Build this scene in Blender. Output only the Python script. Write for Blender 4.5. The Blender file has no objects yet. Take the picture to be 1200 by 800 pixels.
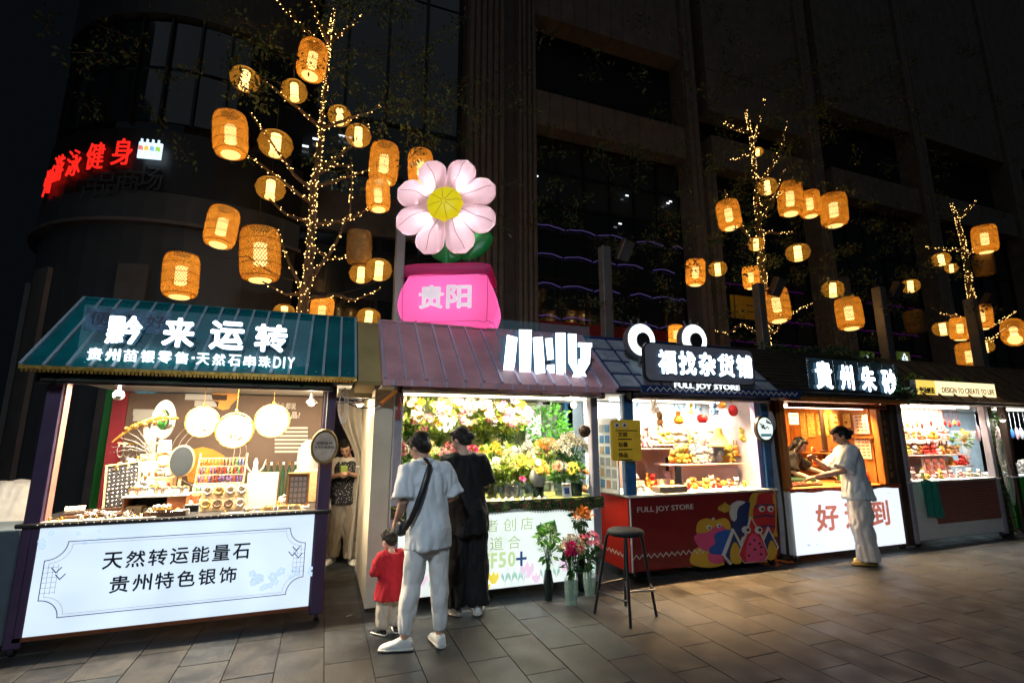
import bpy, bmesh, math, random
from mathutils import Vector, Matrix, noise
random.seed(7)
R = math.radians
sc = bpy.context.scene
col = sc.collection

# ------------------------------------------------------------------ camera, world, light, exposure
YAW, PIT, CH = R(20.48), R(10.71), 1.6
cam_d = bpy.data.cameras.new('camera'); cam = bpy.data.objects.new('camera', cam_d); col.objects.link(cam)
cam.location = (0, 0, CH); cam.rotation_euler = (R(90) + PIT, 0, -YAW)
cam_d.sensor_width = 36; cam_d.lens = 17.30; cam_d.clip_start = .05; cam_d.clip_end = 400
sc.camera = cam
sc.view_settings.view_transform = 'Standard'; sc.view_settings.look = 'None'
sc.view_settings.exposure = 0; sc.view_settings.gamma = 1
sc.cycles.use_denoising = True
sc.cycles.sample_clamp_indirect = 4
sc.cycles.max_bounces = 6; sc.cycles.transparent_max_bounces = 10
w = bpy.data.worlds.new('World'); sc.world = w; w.use_nodes = True
bg = w.node_tree.nodes['Background']; bg.inputs[0].default_value = (.0022, .0030, .0038, 1); bg.inputs[1].default_value = 1
# faint, very soft city glow
sd = bpy.data.lights.new('night_glow', 'SUN'); sd.energy = .075; sd.angle = R(60); sd.color = (.75, .88, 1)
so = bpy.data.objects.new('night_glow', sd); col.objects.link(so); so.rotation_euler = (R(42), 0, R(-18))

# ------------------------------------------------------------------ helpers
_f = 576.72
_fw = Vector((math.sin(YAW)*math.cos(PIT), math.cos(YAW)*math.cos(PIT), math.sin(PIT)))
_r = Vector((math.cos(YAW), -math.sin(YAW), 0)); _u = _r.cross(_fw)
def at(px, py, Y):
    """the point at depth Y that photo pixel (px, py) shows"""
    d = _fw*_f + _r*(px-600) - _u*(py-400)
    return Vector((0, 0, CH)) + d*(Y/d.y)

MATS = {}
def mat(name, c, rough=.55, metal=0, var=.12, scale=6, bump=0, bscale=60, emit=0, ec=None, transl=0, alpha=1, clear=0, stretch=None, spec=.5):
    if name in MATS: return MATS[name]
    m = bpy.data.materials.new(name); m.use_nodes = True; nt = m.node_tree; b = nt.nodes['Principled BSDF']
    N = nt.nodes.new; L = nt.links.new
    tc = N('ShaderNodeTexCoord'); mp = N('ShaderNodeMapping'); L(tc.outputs['Object'], mp.inputs[0])
    if stretch: mp.inputs['Scale'].default_value = stretch
    n = N('ShaderNodeTexNoise'); n.inputs['Scale'].default_value = scale; n.inputs['Detail'].default_value = 4; L(mp.outputs[0], n.inputs['Vector'])
    r = N('ShaderNodeValToRGB'); r.color_ramp.elements[0].position = .3; r.color_ramp.elements[1].position = .7
    r.color_ramp.elements[0].color = (*[max(0, x*(1-var)) for x in c], 1); r.color_ramp.elements[1].color = (*[min(1, x*(1+var)) for x in c], 1)
    L(n.outputs[0], r.inputs[0]); L(r.outputs[0], b.inputs['Base Color'])
    mr = N('ShaderNodeMapRange'); mr.inputs['To Min'].default_value = max(.03, rough-.1); mr.inputs['To Max'].default_value = min(1, rough+.1)
    L(n.outputs[0], mr.inputs[0]); L(mr.outputs[0], b.inputs['Roughness'])
    b.inputs['Metallic'].default_value = metal; b.inputs['Specular IOR Level'].default_value = spec
    if clear: b.inputs['Coat Weight'].default_value = clear
    if bump:
        n2 = N('ShaderNodeTexNoise'); n2.inputs['Scale'].default_value = bscale; n2.inputs['Detail'].default_value = 5; L(mp.outputs[0], n2.inputs['Vector'])
        bp = N('ShaderNodeBump'); bp.inputs['Strength'].default_value = bump; bp.inputs['Distance'].default_value = .02
        L(n2.outputs[0], bp.inputs['Height']); L(bp.outputs[0], b.inputs['Normal'])
    if emit:
        if ec is None: L(r.outputs[0], b.inputs['Emission Color'])
        else: b.inputs['Emission Color'].default_value = (*ec, 1)
        b.inputs['Emission Strength'].default_value = emit
    out = nt.nodes['Material Output']
    if transl:
        t = N('ShaderNodeBsdfTranslucent'); L(r.outputs[0], t.inputs[0]); mx = N('ShaderNodeMixShader'); mx.inputs[0].default_value = transl
        L(b.outputs[0], mx.inputs[1]); L(t.outputs[0], mx.inputs[2]); L(mx.outputs[0], out.inputs[0])
    if alpha < 1:
        t = N('ShaderNodeBsdfTransparent'); mx = N('ShaderNodeMixShader'); mx.inputs[0].default_value = alpha
        L(t.outputs[0], mx.inputs[1]); L(b.outputs[0], mx.inputs[2]); L(mx.outputs[0], out.inputs[0])
    MATS[name] = m; return m
def glow(name, c, s, sample=True):
    if name in MATS: return MATS[name]
    m = bpy.data.materials.new(name); m.use_nodes = True; nt = m.node_tree; b = nt.nodes['Principled BSDF']
    b.inputs['Base Color'].default_value = (*[x*.5 for x in c], 1); b.inputs['Emission Color'].default_value = (*c, 1); b.inputs['Emission Strength'].default_value = s
    if not sample: m.cycles.emission_sampling = 'NONE'
    MATS[name] = m; return m

class MB:
    def __init__(s): s.v = []; s.f = []; s.m = []; s.k = 0
    def add(s, vs, fs, M=None):
        o = len(s.v)
        s.v += [(M @ Vector(q)) if M else Vector(q) for q in vs]
        s.f += [tuple(i+o for i in q) for q in fs]; s.m += [s.k]*len(fs); return s
    def box(s, x0, x1, y0, y1, z0, z1, M=None):
        return s.add([(x0,y0,z0),(x1,y0,z0),(x1,y1,z0),(x0,y1,z0),(x0,y0,z1),(x1,y0,z1),(x1,y1,z1),(x0,y1,z1)],
                     [(0,3,2,1),(4,5,6,7),(0,1,5,4),(1,2,6,5),(2,3,7,6),(3,0,4,7)], M)
    def bbox(s, x0, x1, y0, y1, z0, z1, b=.01, M=None):   # bevelled box
        cx, cy = (x0+x1)/2, (y0+y1)/2
        def ring(z, i): return [(x0+i,y0+b,z),(x0+b,y0+i,z),(x1-b,y0+i,z),(x1-i,y0+b,z),(x1-i,y1-b,z),(x1-b,y1-i,z),(x0+b,y1-i,z),(x0+i,y1-b,z)]
        vs = ring(z0, b*.6)+ring(z0+b, 0)+ring(z1-b, 0)+ring(z1, b*.6); fs = [tuple(range(7,-1,-1)), tuple(range(24,32))]
        for k in range(3):
            for i in range(8): j = (i+1) % 8; fs.append((k*8+i, k*8+j, k*8+8+j, k*8+8+i))
        return s.add(vs, fs, M)
    def tube(s, pts, r, n=8, cap=True, flat=None):
        pts = [Vector(p) for p in pts]; rr = r if isinstance(r, (list, tuple)) else [r]*len(pts)
        vs = []; fs = []; up = None
        for i, p in enumerate(pts):
            d = (pts[min(i+1, len(pts)-1)]-pts[max(i-1, 0)])
            if d.length < 1e-9: d = Vector((0,0,1))
            d.normalize()
            if up is None: up = Vector((0,0,1)) if abs(d.z) < .9 else Vector((0,1,0))
            a = d.cross(up)
            if a.length < 1e-6: a = d.orthogonal()
            a.normalize(); b = a.cross(d).normalized(); up = b
            ra = rr[i]; rb = ra*(flat or 1)
            for k in range(n): t = 2*math.pi*k/n; vs.append(p+a*math.cos(t)*ra+b*math.sin(t)*rb)
        for i in range(len(pts)-1):
            for k in range(n): l = (k+1) % n; fs.append((i*n+k, i*n+l, (i+1)*n+l, (i+1)*n+k))
        if cap: fs.append(tuple(range(n-1, -1, -1))); fs.append(tuple(range((len(pts)-1)*n, len(pts)*n)))
        return s.add(vs, fs)
    def lathe(s, prof, c=(0,0,0), n=16, M=None, cap=True):
        vs = []; fs = []
        for r, z in prof:
            for k in range(n): t = 2*math.pi*k/n; vs.append((c[0]+r*math.cos(t), c[1]+r*math.sin(t), c[2]+z))
        for i in range(len(prof)-1):
            for k in range(n): l = (k+1) % n; fs.append((i*n+k, i*n+l, (i+1)*n+l, (i+1)*n+k))
        if cap: fs.append(tuple(range(n-1, -1, -1))); fs.append(tuple(range((len(prof)-1)*n, len(prof)*n)))
        return s.add(vs, fs, M)
    def rings(s, secs, n=20, p=2.0):  # horizontal (cx,cy,z,rx,ry)
        vs = []; fs = []
        for cx, cy, z, rx, ry in secs:
            for k in range(n):
                t = 2*math.pi*k/n; c, q = math.cos(t), math.sin(t)
                vs.append((cx+rx*math.copysign(abs(c)**(2/p), c), cy+ry*math.copysign(abs(q)**(2/p), q), z))
        for i in range(len(secs)-1):
            for k in range(n): l = (k+1) % n; fs.append((i*n+k, i*n+l, (i+1)*n+l, (i+1)*n+k))
        fs.append(tuple(range(n-1, -1, -1))); fs.append(tuple(range((len(secs)-1)*n, len(secs)*n)))
        return s.add(vs, fs)
    def ball(s, c, r, n=10, m=7, M=None):
        rx, ry, rz = r if isinstance(r, (tuple, list, Vector)) else (r, r, r)
        c = Vector(c); vs = [(0,0,-1)]; fs = []
        for i in range(1, m):
            a = -math.pi/2+math.pi*i/m
            for k in range(n): t = 2*math.pi*k/n; vs.append((math.cos(a)*math.cos(t), math.cos(a)*math.sin(t), math.sin(a)))
        vs.append((0,0,1)); T = len(vs)-1
        for k in range(n): l = (k+1) % n; fs.append((0, 1+l, 1+k)); fs.append((T, 1+(m-2)*n+k, 1+(m-2)*n+l))
        for i in range(m-2):
            for k in range(n): l = (k+1) % n; fs.append((1+i*n+k, 1+i*n+l, 1+(i+1)*n+l, 1+(i+1)*n+k))
        vs = [Vector((x*rx, y*ry, z*rz)) for x, y, z in vs]
        if M: vs = [M @ q for q in vs]
        return s.add([q+c for q in vs], fs)
    def prism(s, poly, y0, y1, M=None):   # poly in x,z ; extruded along y, front at y0
        n = len(poly); a = sum(poly[i][0]*poly[(i+1) % n][1]-poly[(i+1) % n][0]*poly[i][1] for i in range(n))
        if a < 0: poly = poly[::-1]
        vs = [(x, y0, z) for x, z in poly]+[(x, y1, z) for x, z in poly]
        fs = [tuple(range(n)), tuple(range(2*n-1, n-1, -1))]+[(i, i+n, (i+1) % n+n, (i+1) % n) for i in range(n)]
        return s.add(vs, fs, M)
    def sheet(s, fn, nu, nv):    # fn(u,v)
        vs = [fn(i/nu, j/nv) for j in range(nv+1) for i in range(nu+1)]
        fs = [(j*(nu+1)+i, j*(nu+1)+i+1, (j+1)*(nu+1)+i+1, (j+1)*(nu+1)+i) for j in range(nv) for i in range(nu)]
        return s.add(vs, fs)
    def torus(s, c, R_, r, n=16, m=6, M=None):
        vs = []; fs = []
        for i in range(n):
            a = 2*math.pi*i/n
            for j in range(m):
                b = 2*math.pi*j/m; q = R_+r*math.cos(b); vs.append(Vector((q*math.cos(a), q*math.sin(a), r*math.sin(b))))
        for i in range(n):
            for j in range(m): k = (i+1) % n; l = (j+1) % m; fs.append((i*m+j, k*m+j, k*m+l, i*m+l))
        if M: vs = [M @ q for q in vs]
        return s.add([q+Vector(c) for q in vs], fs)
    def mesh(s, name, off=Vector((0,0,0)), mats=(), smooth=False):
        me = bpy.data.meshes.new(name); me.from_pydata([q-off for q in s.v], [], s.f)
        for m in mats: me.materials.append(m)
        if len(mats) > 1: me.polygons.foreach_set('material_index', s.m)
        if smooth:
            me.polygons.foreach_set('use_smooth', [True]*len(s.f))
            if smooth != 'all':
                try: me.set_sharp_from_angle(angle=R(40))
                except Exception: pass
        me.update(); return me
    def build(s, name, m, parent=None, label=None, cat=None, group=None, kind=None, smooth=False, remesh=0, fold=None):
        ms = m if isinstance(m, (list, tuple)) else [m]
        if parent is not None:
            off = ROOT.get(parent.name, Vector((0,0,0)))
        else:
            xs = [q.x for q in s.v]; ys = [q.y for q in s.v]; zs = [q.z for q in s.v]
            off = Vector(((min(xs)+max(xs))/2, (min(ys)+max(ys))/2, min(zs)))
        if remesh: me = remeshed(s, off, remesh, ms, fold)
        else: me = s.mesh(name, off, ms, smooth)
        o = bpy.data.objects.new(name, me); col.objects.link(o)
        if parent is not None:
            o.parent = parent
            ROOT[o.name] = off
        else: o.location = off; ROOT[o.name] = off
        tag(o, label, cat, group, kind); return o
ROOT = {}
tmp_sc = bpy.data.scenes.new('workbench')
def tmp_dg():
    with bpy.context.temp_override(scene=tmp_sc, view_layer=tmp_sc.view_layers[0]): return bpy.context.evaluated_depsgraph_get()
def remeshed(mb, off, vox, ms, fold=None, smooth_it=3):
    me = mb.mesh('tmp', off, ()); o = bpy.data.objects.new('tmp', me); tmp_sc.collection.objects.link(o)
    r = o.modifiers.new('r', 'REMESH'); r.mode = 'VOXEL'; r.voxel_size = vox; r.use_smooth_shade = True
    s_ = o.modifiers.new('s', 'SMOOTH'); s_.factor = .5; s_.iterations = smooth_it
    dg = tmp_dg(); new = bpy.data.meshes.new_from_object(o.evaluated_get(dg))
    bpy.data.objects.remove(o); bpy.data.meshes.remove(me)
    if fold:
        amp, fx, fz = fold
        for v in new.vertices:
            c = v.co; k = noise.noise(Vector((c.x*fx, c.y*fx, c.z*fz)))+.5*noise.noise(Vector((c.x*fx*2+9, c.y*fx*2, c.z*fz*2.2)))
            k = abs(k)*1.6-.35
            v.co = c+v.normal*amp*k
    new.materials.clear()
    for m in ms: new.materials.append(m)
    new.polygons.foreach_set('use_smooth', [True]*len(new.polygons))
    return new
def tag(o, label=None, cat=None, group=None, kind=None):
    if label: o['label'] = label
    if cat: o['category'] = cat
    if group: o['group'] = group
    if kind: o['kind'] = kind
    return o
def empty(name, loc, label, cat, group=None, kind=None):
    o = bpy.data.objects.new(name, None); col.objects.link(o); o.location = loc; o.empty_display_size = .1
    ROOT[o.name] = Vector(loc); return tag(o, label, cat, group, kind)
def copy_tree(o, parent=None):
    c = o.copy(); col.objects.link(c)
    if parent is not None: c.parent = parent
    for ch in list(o.children): copy_tree(ch, c)
    return c
def dup(o, loc, label=None, rot=None, scale=None, group=None):
    c = copy_tree(o); c.location = loc
    if label: c['label'] = label
    if group: c['group'] = group
    if rot is not None: c.rotation_euler = rot
    if scale is not None: c.scale = (scale,)*3 if isinstance(scale, (int, float)) else scale
    return c
GL = {}
def glyphs(s, bold=.0, ext=.5, res=3):
    k = (s, bold, ext)
    if k in GL: return GL[k]
    c = bpy.data.curves.new('t', 'FONT'); c.body = s; c.size = 1; c.offset = bold; c.extrude = ext; c.resolution_u = res
    o = bpy.data.objects.new('t', c); tmp_sc.collection.objects.link(o)
    dg = tmp_dg(); me = bpy.data.meshes.new_from_object(o.evaluated_get(dg))
    vs = [v.co.copy() for v in me.vertices]; fs = [tuple(p.vertices) for p in me.polygons]
    bpy.data.objects.remove(o); bpy.data.curves.remove(c); bpy.data.meshes.remove(me)
    GL[k] = (vs, fs); return GL[k]
def text(mb, s, x0, x1, z0, z1, y, depth=.004, bold=.0, M=None):
    """text filling the box x0..x1, z0..z1, facing -y, front at y"""
    vs, fs = glyphs(s, 0)
    if not vs: return mb
    if bold > .001 and not getattr(mb, '_in', 0):
        bx = bold*(z1-z0)*1.0; mb._in = 1
        for k_, (dx, dz) in enumerate(((0,0),(1,0),(-1,0),(0,1),(0,-1),(.7,.7),(-.7,-.7),(.7,-.7),(-.7,.7))):
            text(mb, s, x0+bx+dx*bx, x1-bx+dx*bx, z0+bx+dz*bx, z1-bx+dz*bx, y+.00013*k_, depth, 0, M)
        mb._in = 0; return mb
    a = min(v.x for v in vs); b = max(v.x for v in vs); c = min(v.y for v in vs); d = max(v.y for v in vs)
    h = max(v.z for v in vs)*2 or 1
    kx = (x1-x0)/max(b-a, 1e-6); kz = (z1-z0)/max(d-c, 1e-6)
    return mb.add([(x0+(v.x-a)*kx, y+depth/2-v.z*depth/h, z0+(v.y-c)*kz) for v in vs], fs, M)

# ------------------------------------------------------------------ materials
white = mat('white_paint', (.75,.75,.73), .4, var=.05)
black = mat('black_plastic', (.02,.02,.022), .4)
steel = mat('brushed_steel', (.5,.5,.52), .3, .9)
alu = mat('aluminium', (.62,.62,.62), .35, .7)
purple_post = mat('purple_post', (.055,.03,.075), .5)
plum = mat('plum_edge', (.25,.12,.1), .5)
teal = mat('teal_metal_roof', (.002,.12,.14), .45, 0, .3, 3, .1, 30, spec=.25)
teal_rib = mat('pale_roof_rib', (.38,.5,.58), .4, .3)
mauve = mat('mauve_metal_roof', (.66,.33,.36), .45, 0, .2, 3, .1, 30)
mauve_rib = mat('mauve_roof_rib', (.62,.55,.7), .4, .3)
gold = mat('gold_trim', (.55,.33,.07), .35, .8, .3, 40)
wood = mat('warm_wood', (.35,.16,.05), .5, 0, .35, 5, .2, 50, stretch=(1,8,8))
darkwood = mat('dark_wood', (.1,.045,.02), .5, 0, .35, 5, .2, 50, stretch=(1,8,8))
palewood = mat('pale_wood', (.55,.36,.17), .5, 0, .25, 6, .2, 50, stretch=(8,1,8))
redpaint = mat('dark_red_panel', (.17,.008,.012), .45, 0, .12, 3)
redside = mat('red_panel', (.45,.02,.012), .4, 0, .12, 3)
navy = mat('navy_panel', (.015,.035,.14), .45)
bluepost = mat('blue_post', (.03,.13,.32), .4, 0, .25, 10, .2)
lilac = mat('lilac_post', (.3,.3,.62), .5, 0, .2, 10)
slate = mat('slate_tile', (.36,.39,.47), .5, 0, .3, 8, .2, 60)
darktile = mat('dark_roof_tile', (.03,.026,.022), .6, 0, .4, 10, .4, 60)
fabric_w = mat('white_fabric', (.62,.6,.57), .85, 0, .08, 20, .3, 200)
curtain_m = mat('curtain_fabric', (.6,.55,.47), .9, 0, .08, 12, .2, 80, transl=.35)
glass_m = mat('clear_glass', (.8,.9,.9), .05, 0, .02, alpha=.22)
def led_face(nm, c, s_):
    m = glow(nm, c, s_); nt = m.node_tree; g = nt.nodes.new('ShaderNodeNewGeometry'); n = nt.nodes.new('ShaderNodeTexNoise'); n.inputs['Scale'].default_value = 3.2; n.inputs['Detail'].default_value = 1
    mr = nt.nodes.new('ShaderNodeMapRange'); mr.inputs['From Min'].default_value = .3; mr.inputs['From Max'].default_value = .7; mr.inputs['To Min'].default_value = s_*.9; mr.inputs['To Max'].default_value = s_*1.06
    nt.links.new(g.outputs['Position'], n.inputs['Vector']); nt.links.new(n.outputs[0], mr.inputs[0]); nt.links.new(mr.outputs[0], nt.nodes['Principled BSDF'].inputs['Emission Strength']); return m
lightbox = led_face('lit_lightbox_face', (.72,.87,1.0), .93)
lightbox2 = led_face('lit_lightbox_warm', (.88,.97,.93), .95)
lit_white = glow('lit_letter_face', (.82,.93,1), 4)
lit_side = glow('lit_letter_side', (.10,.22,.34), .45)
ORD = ['first','second','third','fourth','fifth','sixth','seventh','eighth','ninth','tenth','eleventh','twelfth','thirteenth','fourteenth','fifteenth','sixteenth']
bulb = glow('lamp_bulb', (1,.85,.6), 25)
tube_w = glow('led_tube', (1,.86,.66), 12)
ink = mat('black_ink', (.006,.012,.03), .6); blueline = mat('violet_blue_ink', (.16,.17,.5), .6)
paleblue = glow('pale_blue_print', (.5,.66,.85), .8)

# ------------------------------------------------------------------ ground
gm = mat('paving_bed', (.02,.019,.018), .8)
MB().sheet(lambda u, v: Vector((-150+300*u, -40+240*v, -.012)), 60, 48).build('ground', gm, kind='structure')
def slab_mat(nm, c):
    m = bpy.data.materials.new(nm); m.use_nodes = True; nt = m.node_tree; b = nt.nodes['Principled BSDF']; N = nt.nodes.new; L = nt.links.new
    g = N('ShaderNodeNewGeometry'); oi = N('ShaderNodeObjectInfo')
    def nz(sc_, det, lo, hi, a_, b_):
        n = N('ShaderNodeTexNoise'); n.inputs['Scale'].default_value = sc_; n.inputs['Detail'].default_value = det; L(g.outputs['Position'], n.inputs['Vector'])
        mr = N('ShaderNodeMapRange'); mr.inputs['From Min'].default_value = lo; mr.inputs['From Max'].default_value = hi; mr.inputs['To Min'].default_value = a_; mr.inputs['To Max'].default_value = b_; L(n.outputs[0], mr.inputs[0]); return mr.outputs[0]
    def mul(x, y_):
        q = N('ShaderNodeMath'); q.operation = 'MULTIPLY'; L(x, q.inputs[0]); L(y_, q.inputs[1]); return q.outputs[0]
    rn = N('ShaderNodeMapRange'); rn.inputs['To Min'].default_value = .72; rn.inputs['To Max'].default_value = 1.25; L(oi.outputs['Random'], rn.inputs[0])
    vo = N('ShaderNodeTexVoronoi'); vo.inputs['Scale'].default_value = 2.6; L(g.outputs['Position'], vo.inputs['Vector'])
    gum = N('ShaderNodeMapRange'); gum.inputs['From Min'].default_value = .035; gum.inputs['From Max'].default_value = .05; gum.inputs['To Min'].default_value = .35; L(vo.outputs['Distance'], gum.inputs[0])
    f = mul(mul(mul(nz(1.1, 6, .35, .65, .6, 1.25), nz(14, 5, .3, .7, .75, 1.25)), mul(nz(170, 2, .3, .7, .7, 1.3), rn.outputs[0])), gum.outputs[0])
    vm_ = N('ShaderNodeVectorMath'); vm_.operation = 'SCALE'; vm_.inputs[0].default_value = c; L(f, vm_.inputs['Scale']); L(vm_.outputs[0], b.inputs['Base Color'])
    L(nz(3.5, 5, .35, .65, .30, .58), b.inputs['Roughness']); b.inputs['Specular IOR Level'].default_value = .3
    n2 = N('ShaderNodeTexNoise'); n2.inputs['Scale'].default_value = 130; L(g.outputs['Position'], n2.inputs['Vector']); bp = N('ShaderNodeBump'); bp.inputs['Strength'].default_value = .35; bp.inputs['Distance'].default_value = .01; L(n2.outputs[0], bp.inputs['Height']); L(bp.outputs[0], b.inputs['Normal'])
    return m
SM = [slab_mat('granite_slab_'+a, c) for a, c in (('grey', (.025,.029,.034)), ('light', (.031,.034,.039)), ('dark', (.032,.031,.031)), ('brown', (.030,.030,.031)))]
pave = empty('pavement', (0,0,0), None, None, kind='structure')
SW, SL = .32, .64
slabs = []
for i in range(-14, 58):
    for j in range(-2, 18):
        x = -.86+SW*i; y = 4.39-SL*5+SL*j+(0 if i % 2 == 0 else SL/2)
        if y > 12.5: continue
        slabs.append((x, y))
def slab_score(p):
    x, y = p; d = Vector((x+.16, y+.3, -CH)); q = d.dot(_fw)
    if q < .3: return -1
    px = 600+_f*d.dot(_r)/q; py = 400-_f*d.dot(_u)/q
    if px < -25 or px > 1225 or py > 835: return -1
    if y > 5.3 and not (-.1 < x < .55): return 0
    return 1/q**2
slabs.sort(key=slab_score, reverse=True)
protos = []
for k in range(8):
    mb = MB(); g = .0025; h = random.uniform(-.001, .001)
    mb.bbox(g, SW-g, g, SL-g, -.03, h, .003); protos.append(mb.mesh('paving_slab', mats=[SM[k % 4]]))
rest = MB()
for n_, (x, y) in enumerate(slabs):
    if n_ < 300 and slab_score((x, y)) > 0:
        o = bpy.data.objects.new('paving_slab', random.choice(protos)); col.objects.link(o); o.parent = pave
        o.location = (x, y, random.uniform(-.0012, .0012)); o.rotation_euler = (random.gauss(0, .0008), random.gauss(0, .0008), 0)
    else:
        rest.k = random.randrange(4); rest.box(x+.0025, x+SW-.0025, y+.0025, y+SL-.0025, -.03, random.uniform(-.0015, .001))
for i in range(-14, 58):       # the paving goes on beyond the stalls and behind the camera
    for j in range(-14, -2):
        x = -.86+SW*i; y = 4.39-SL*5+SL*j+(0 if i % 2 == 0 else SL/2)
        rest.k = random.randrange(4); rest.box(x+.0025, x+SW-.0025, y+.0025, y+SL-.0025, -.03, random.uniform(-.0015, .001))
rest.build('paving_slab_field', SM, pave, kind='stuff')
litter = mat('paper_scrap', (.6,.58,.55), .8)
random.seed(3)
MB().box(-.03,.03,-.004,.004,0,.004, Matrix.Translation((.31,5.02,.0))@Matrix.Rotation(.5,4,'Z')).build('paper_scrap', litter, label='thin white scrap lying on the paving in the gap between the first two stalls', cat='litter')

# ------------------------------------------------------------------ street lamp on our side of the street (behind the camera), lights the people and the paving
def lamp_post_near(x, y, E):
    r = empty('street_lamp', (x, y, 0), 'grey street lamp post with a lit head across from the stalls', 'street lamp')
    MB().tube([(x,y,0),(x,y,5.2)], [.07,.045], 10).build('pole', steel, r)
    MB().tube([(x,y,5.15),(x,y+.9,5.35)], .03, 8).build('arm', steel, r)
    MB().bbox(x-.16,x+.16,y+.7,y+1.25,5.33,5.4,.02).build('lamp_head', black, r)
    MB().box(x-.13,x+.13,y+.74,y+1.2,5.322,5.328).build('lens', glow('street_lamp_lens', (.8,.92,1), 8), r)
    l = bpy.data.lights.new('street_lamp_light', 'AREA'); l.shape = 'RECTANGLE'; l.size = .26; l.size_y = .46; l.energy = E; l.color = (.72,.87,1)
    o = bpy.data.objects.new('street_lamp_light', l); col.objects.link(o); o.parent = r; o.location = (0, .97, 5.315); o.rotation_euler = (R(28), 0, 0)
lamp_post_near(-1.4, -2.4, 420)

# ------------------------------------------------------------------ shopping mall behind the stalls
stone = mat('granite_cladding', (.26,.215,.185), .6, 0, .18, 2.5, .15, 40)
stone2 = mat('granite_cladding_dark', (.16,.135,.12), .6, 0, .18, 2.5, .15, 40)
frame_m = mat('window_frame_dark', (.03,.03,.03), .4, .6)
pane_m = mat('dark_window_glass', (.018,.024,.028), .06, 0, .1, .6, clear=1)
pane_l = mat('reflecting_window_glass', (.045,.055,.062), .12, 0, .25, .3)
inner = mat('dark_interior', (.008,.01,.014), .7)
led = glow('violet_led_strip', (.2,.13,.5), .2, False); led2 = glow('magenta_led_strip', (.16,.01,.22), .2, False)
tinylight = glow('ceiling_spot', (.9,.95,1), 1.6, False)
Y0 = 16.0
mall = empty('shopping_mall', (10.5,Y0,0), 'dark granite shopping mall with fluted columns and tall window bays behind the stalls', 'building')
def fluted(x0, x1, n, z1=44, y=15.55):
    MB().box(x0, x1, y+.16, Y0+1, 0, z1).build('column', stone, mall)
    wd = (x1-x0)/n; me = None
    for k in range(n):
        mb = MB().bbox(x0+k*wd+.03, x0+(k+1)*wd-.03, y+.02*(k % 2), y+.2, 0, z1, .03); mb.build('flute', stone, mall)
fluted(4.1, 5.55, 6); 
MB().box(5.55,6.05,15.9,17,0,44).build('column_recess', stone2, mall)
fluted(6.05, 6.86, 4)
fluted(14.1, 14.75, 2); fluted(14.9, 15.5, 2, 13)
fluted(21.6, 22.4, 2); fluted(22.55, 23.2, 2, 9)
fluted(30, 31, 3); fluted(39, 40.4, 4); fluted(52, 54, 4); fluted(66, 68, 4)
def beam(x0, x1, z0, z1, n):
    wd = (x1-x0)/n
    for k in range(n): MB().bbox(x0+k*wd+.008, x0+(k+1)*wd-.008, 15.75, 16.6, z0, z1, .02).build('stone_panel', stone, mall)
for x0, x1, n in ((6.88, 14.08, 12), (15.52, 21.58, 10), (23.22, 29.98, 10), (31.02, 38.98, 8), (40.42, 51.98, 8), (54.02, 65.98, 8), (68.02, 79, 8)):
    beam(x0, x1, 13.45, 14.95, n)
    beam(x0, x1, 18.4, 44, n)
beam(15.52, 21.58, 16.2, 18.36, 10)
def bay(x0, x1, nx, z0, z1, rows, dark=0):
    wd = (x1-x0)/nx
    zs = [z0+(z1-z0)*t for t in rows]
    for i in range(nx):
        for j in range(len(zs)-1):
            t = random.gauss(0, .004)
            MB().box(x0+i*wd+.05, x0+(i+1)*wd-.05, 16.5, 16.53, zs[j]+.05, zs[j+1]-.05,
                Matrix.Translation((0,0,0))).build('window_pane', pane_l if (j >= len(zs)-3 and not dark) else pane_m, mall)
    for i in range(nx+1): MB().box(x0+i*wd-.05, x0+i*wd+.05, 16.42, 16.56, z0, z1).build('mullion', frame_m, mall)
    for z in zs: MB().box(x0, x1, 16.44, 16.55, z-.05, z+.05).build('transom', frame_m, mall)
bay(6.88, 14.08, 6, 3.2, 13.4, [0,.22,.42,.6,.72,.86,1])
bay(15.52, 21.58, 5, 3.2, 13.4, [0,.25,.5,.75,1], 1)
bay(23.22, 29.98, 5, 3.2, 13.4, [0,.25,.5,.75,1], 1)
bay(31.02, 38.98, 5, 3.2, 13.4, [0,.25,.5,.75,1], 1)
MB().box(4.1, 80, 16.6, 17, 0, 44).build('inner_wall', inner, mall)
# violet shelf edges seen through the lower panes: wavy led strips
def leds(x0, x1, z, amp, m, seed):
    random.seed(seed); mb = MB(); x = x0
    while x < x1:
        l = random.uniform(1.0, 1.5); e = min(x+l, x1)
        pts = [(x+(e-x)*t/6, 16.36, z+amp*math.sin(t/6*math.pi)+random.uniform(-.02, .02)-.03*(x-x0)*0) for t in range(7)]
        mb.tube(pts, .022, 5); x = e+random.choice((.08, .1, .5))
    mb.build('light_strip', m, mall)
for z in (5.9, 7.15, 8.35, 9.5): leds(6.95, 14, z, .1, led, int(z*10))
for z in (5.6, 6.7, 8.2): leds(16, 21.4, z, .02, led2, int(z*10)+1); leds(23.5, 29, z, .02, led2, int(z*10)+2)
MB().box(6.9, 14.05, 15.6, 15.7, 4.9, 5.6).build('red_fascia', mat('red_fascia', (.3,.01,.02), .5), mall)
mb = MB()
for px, py in ((629,206),(735,229),(727,262),(783,238),(786,236),(628,313)): p = at(px, py, 16.3); mb.box(p.x-.07, p.x+.07, 16.3, 16.33, p.z-.025, p.z+.025)
mb.build('ceiling_light', tinylight, mall)
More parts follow.
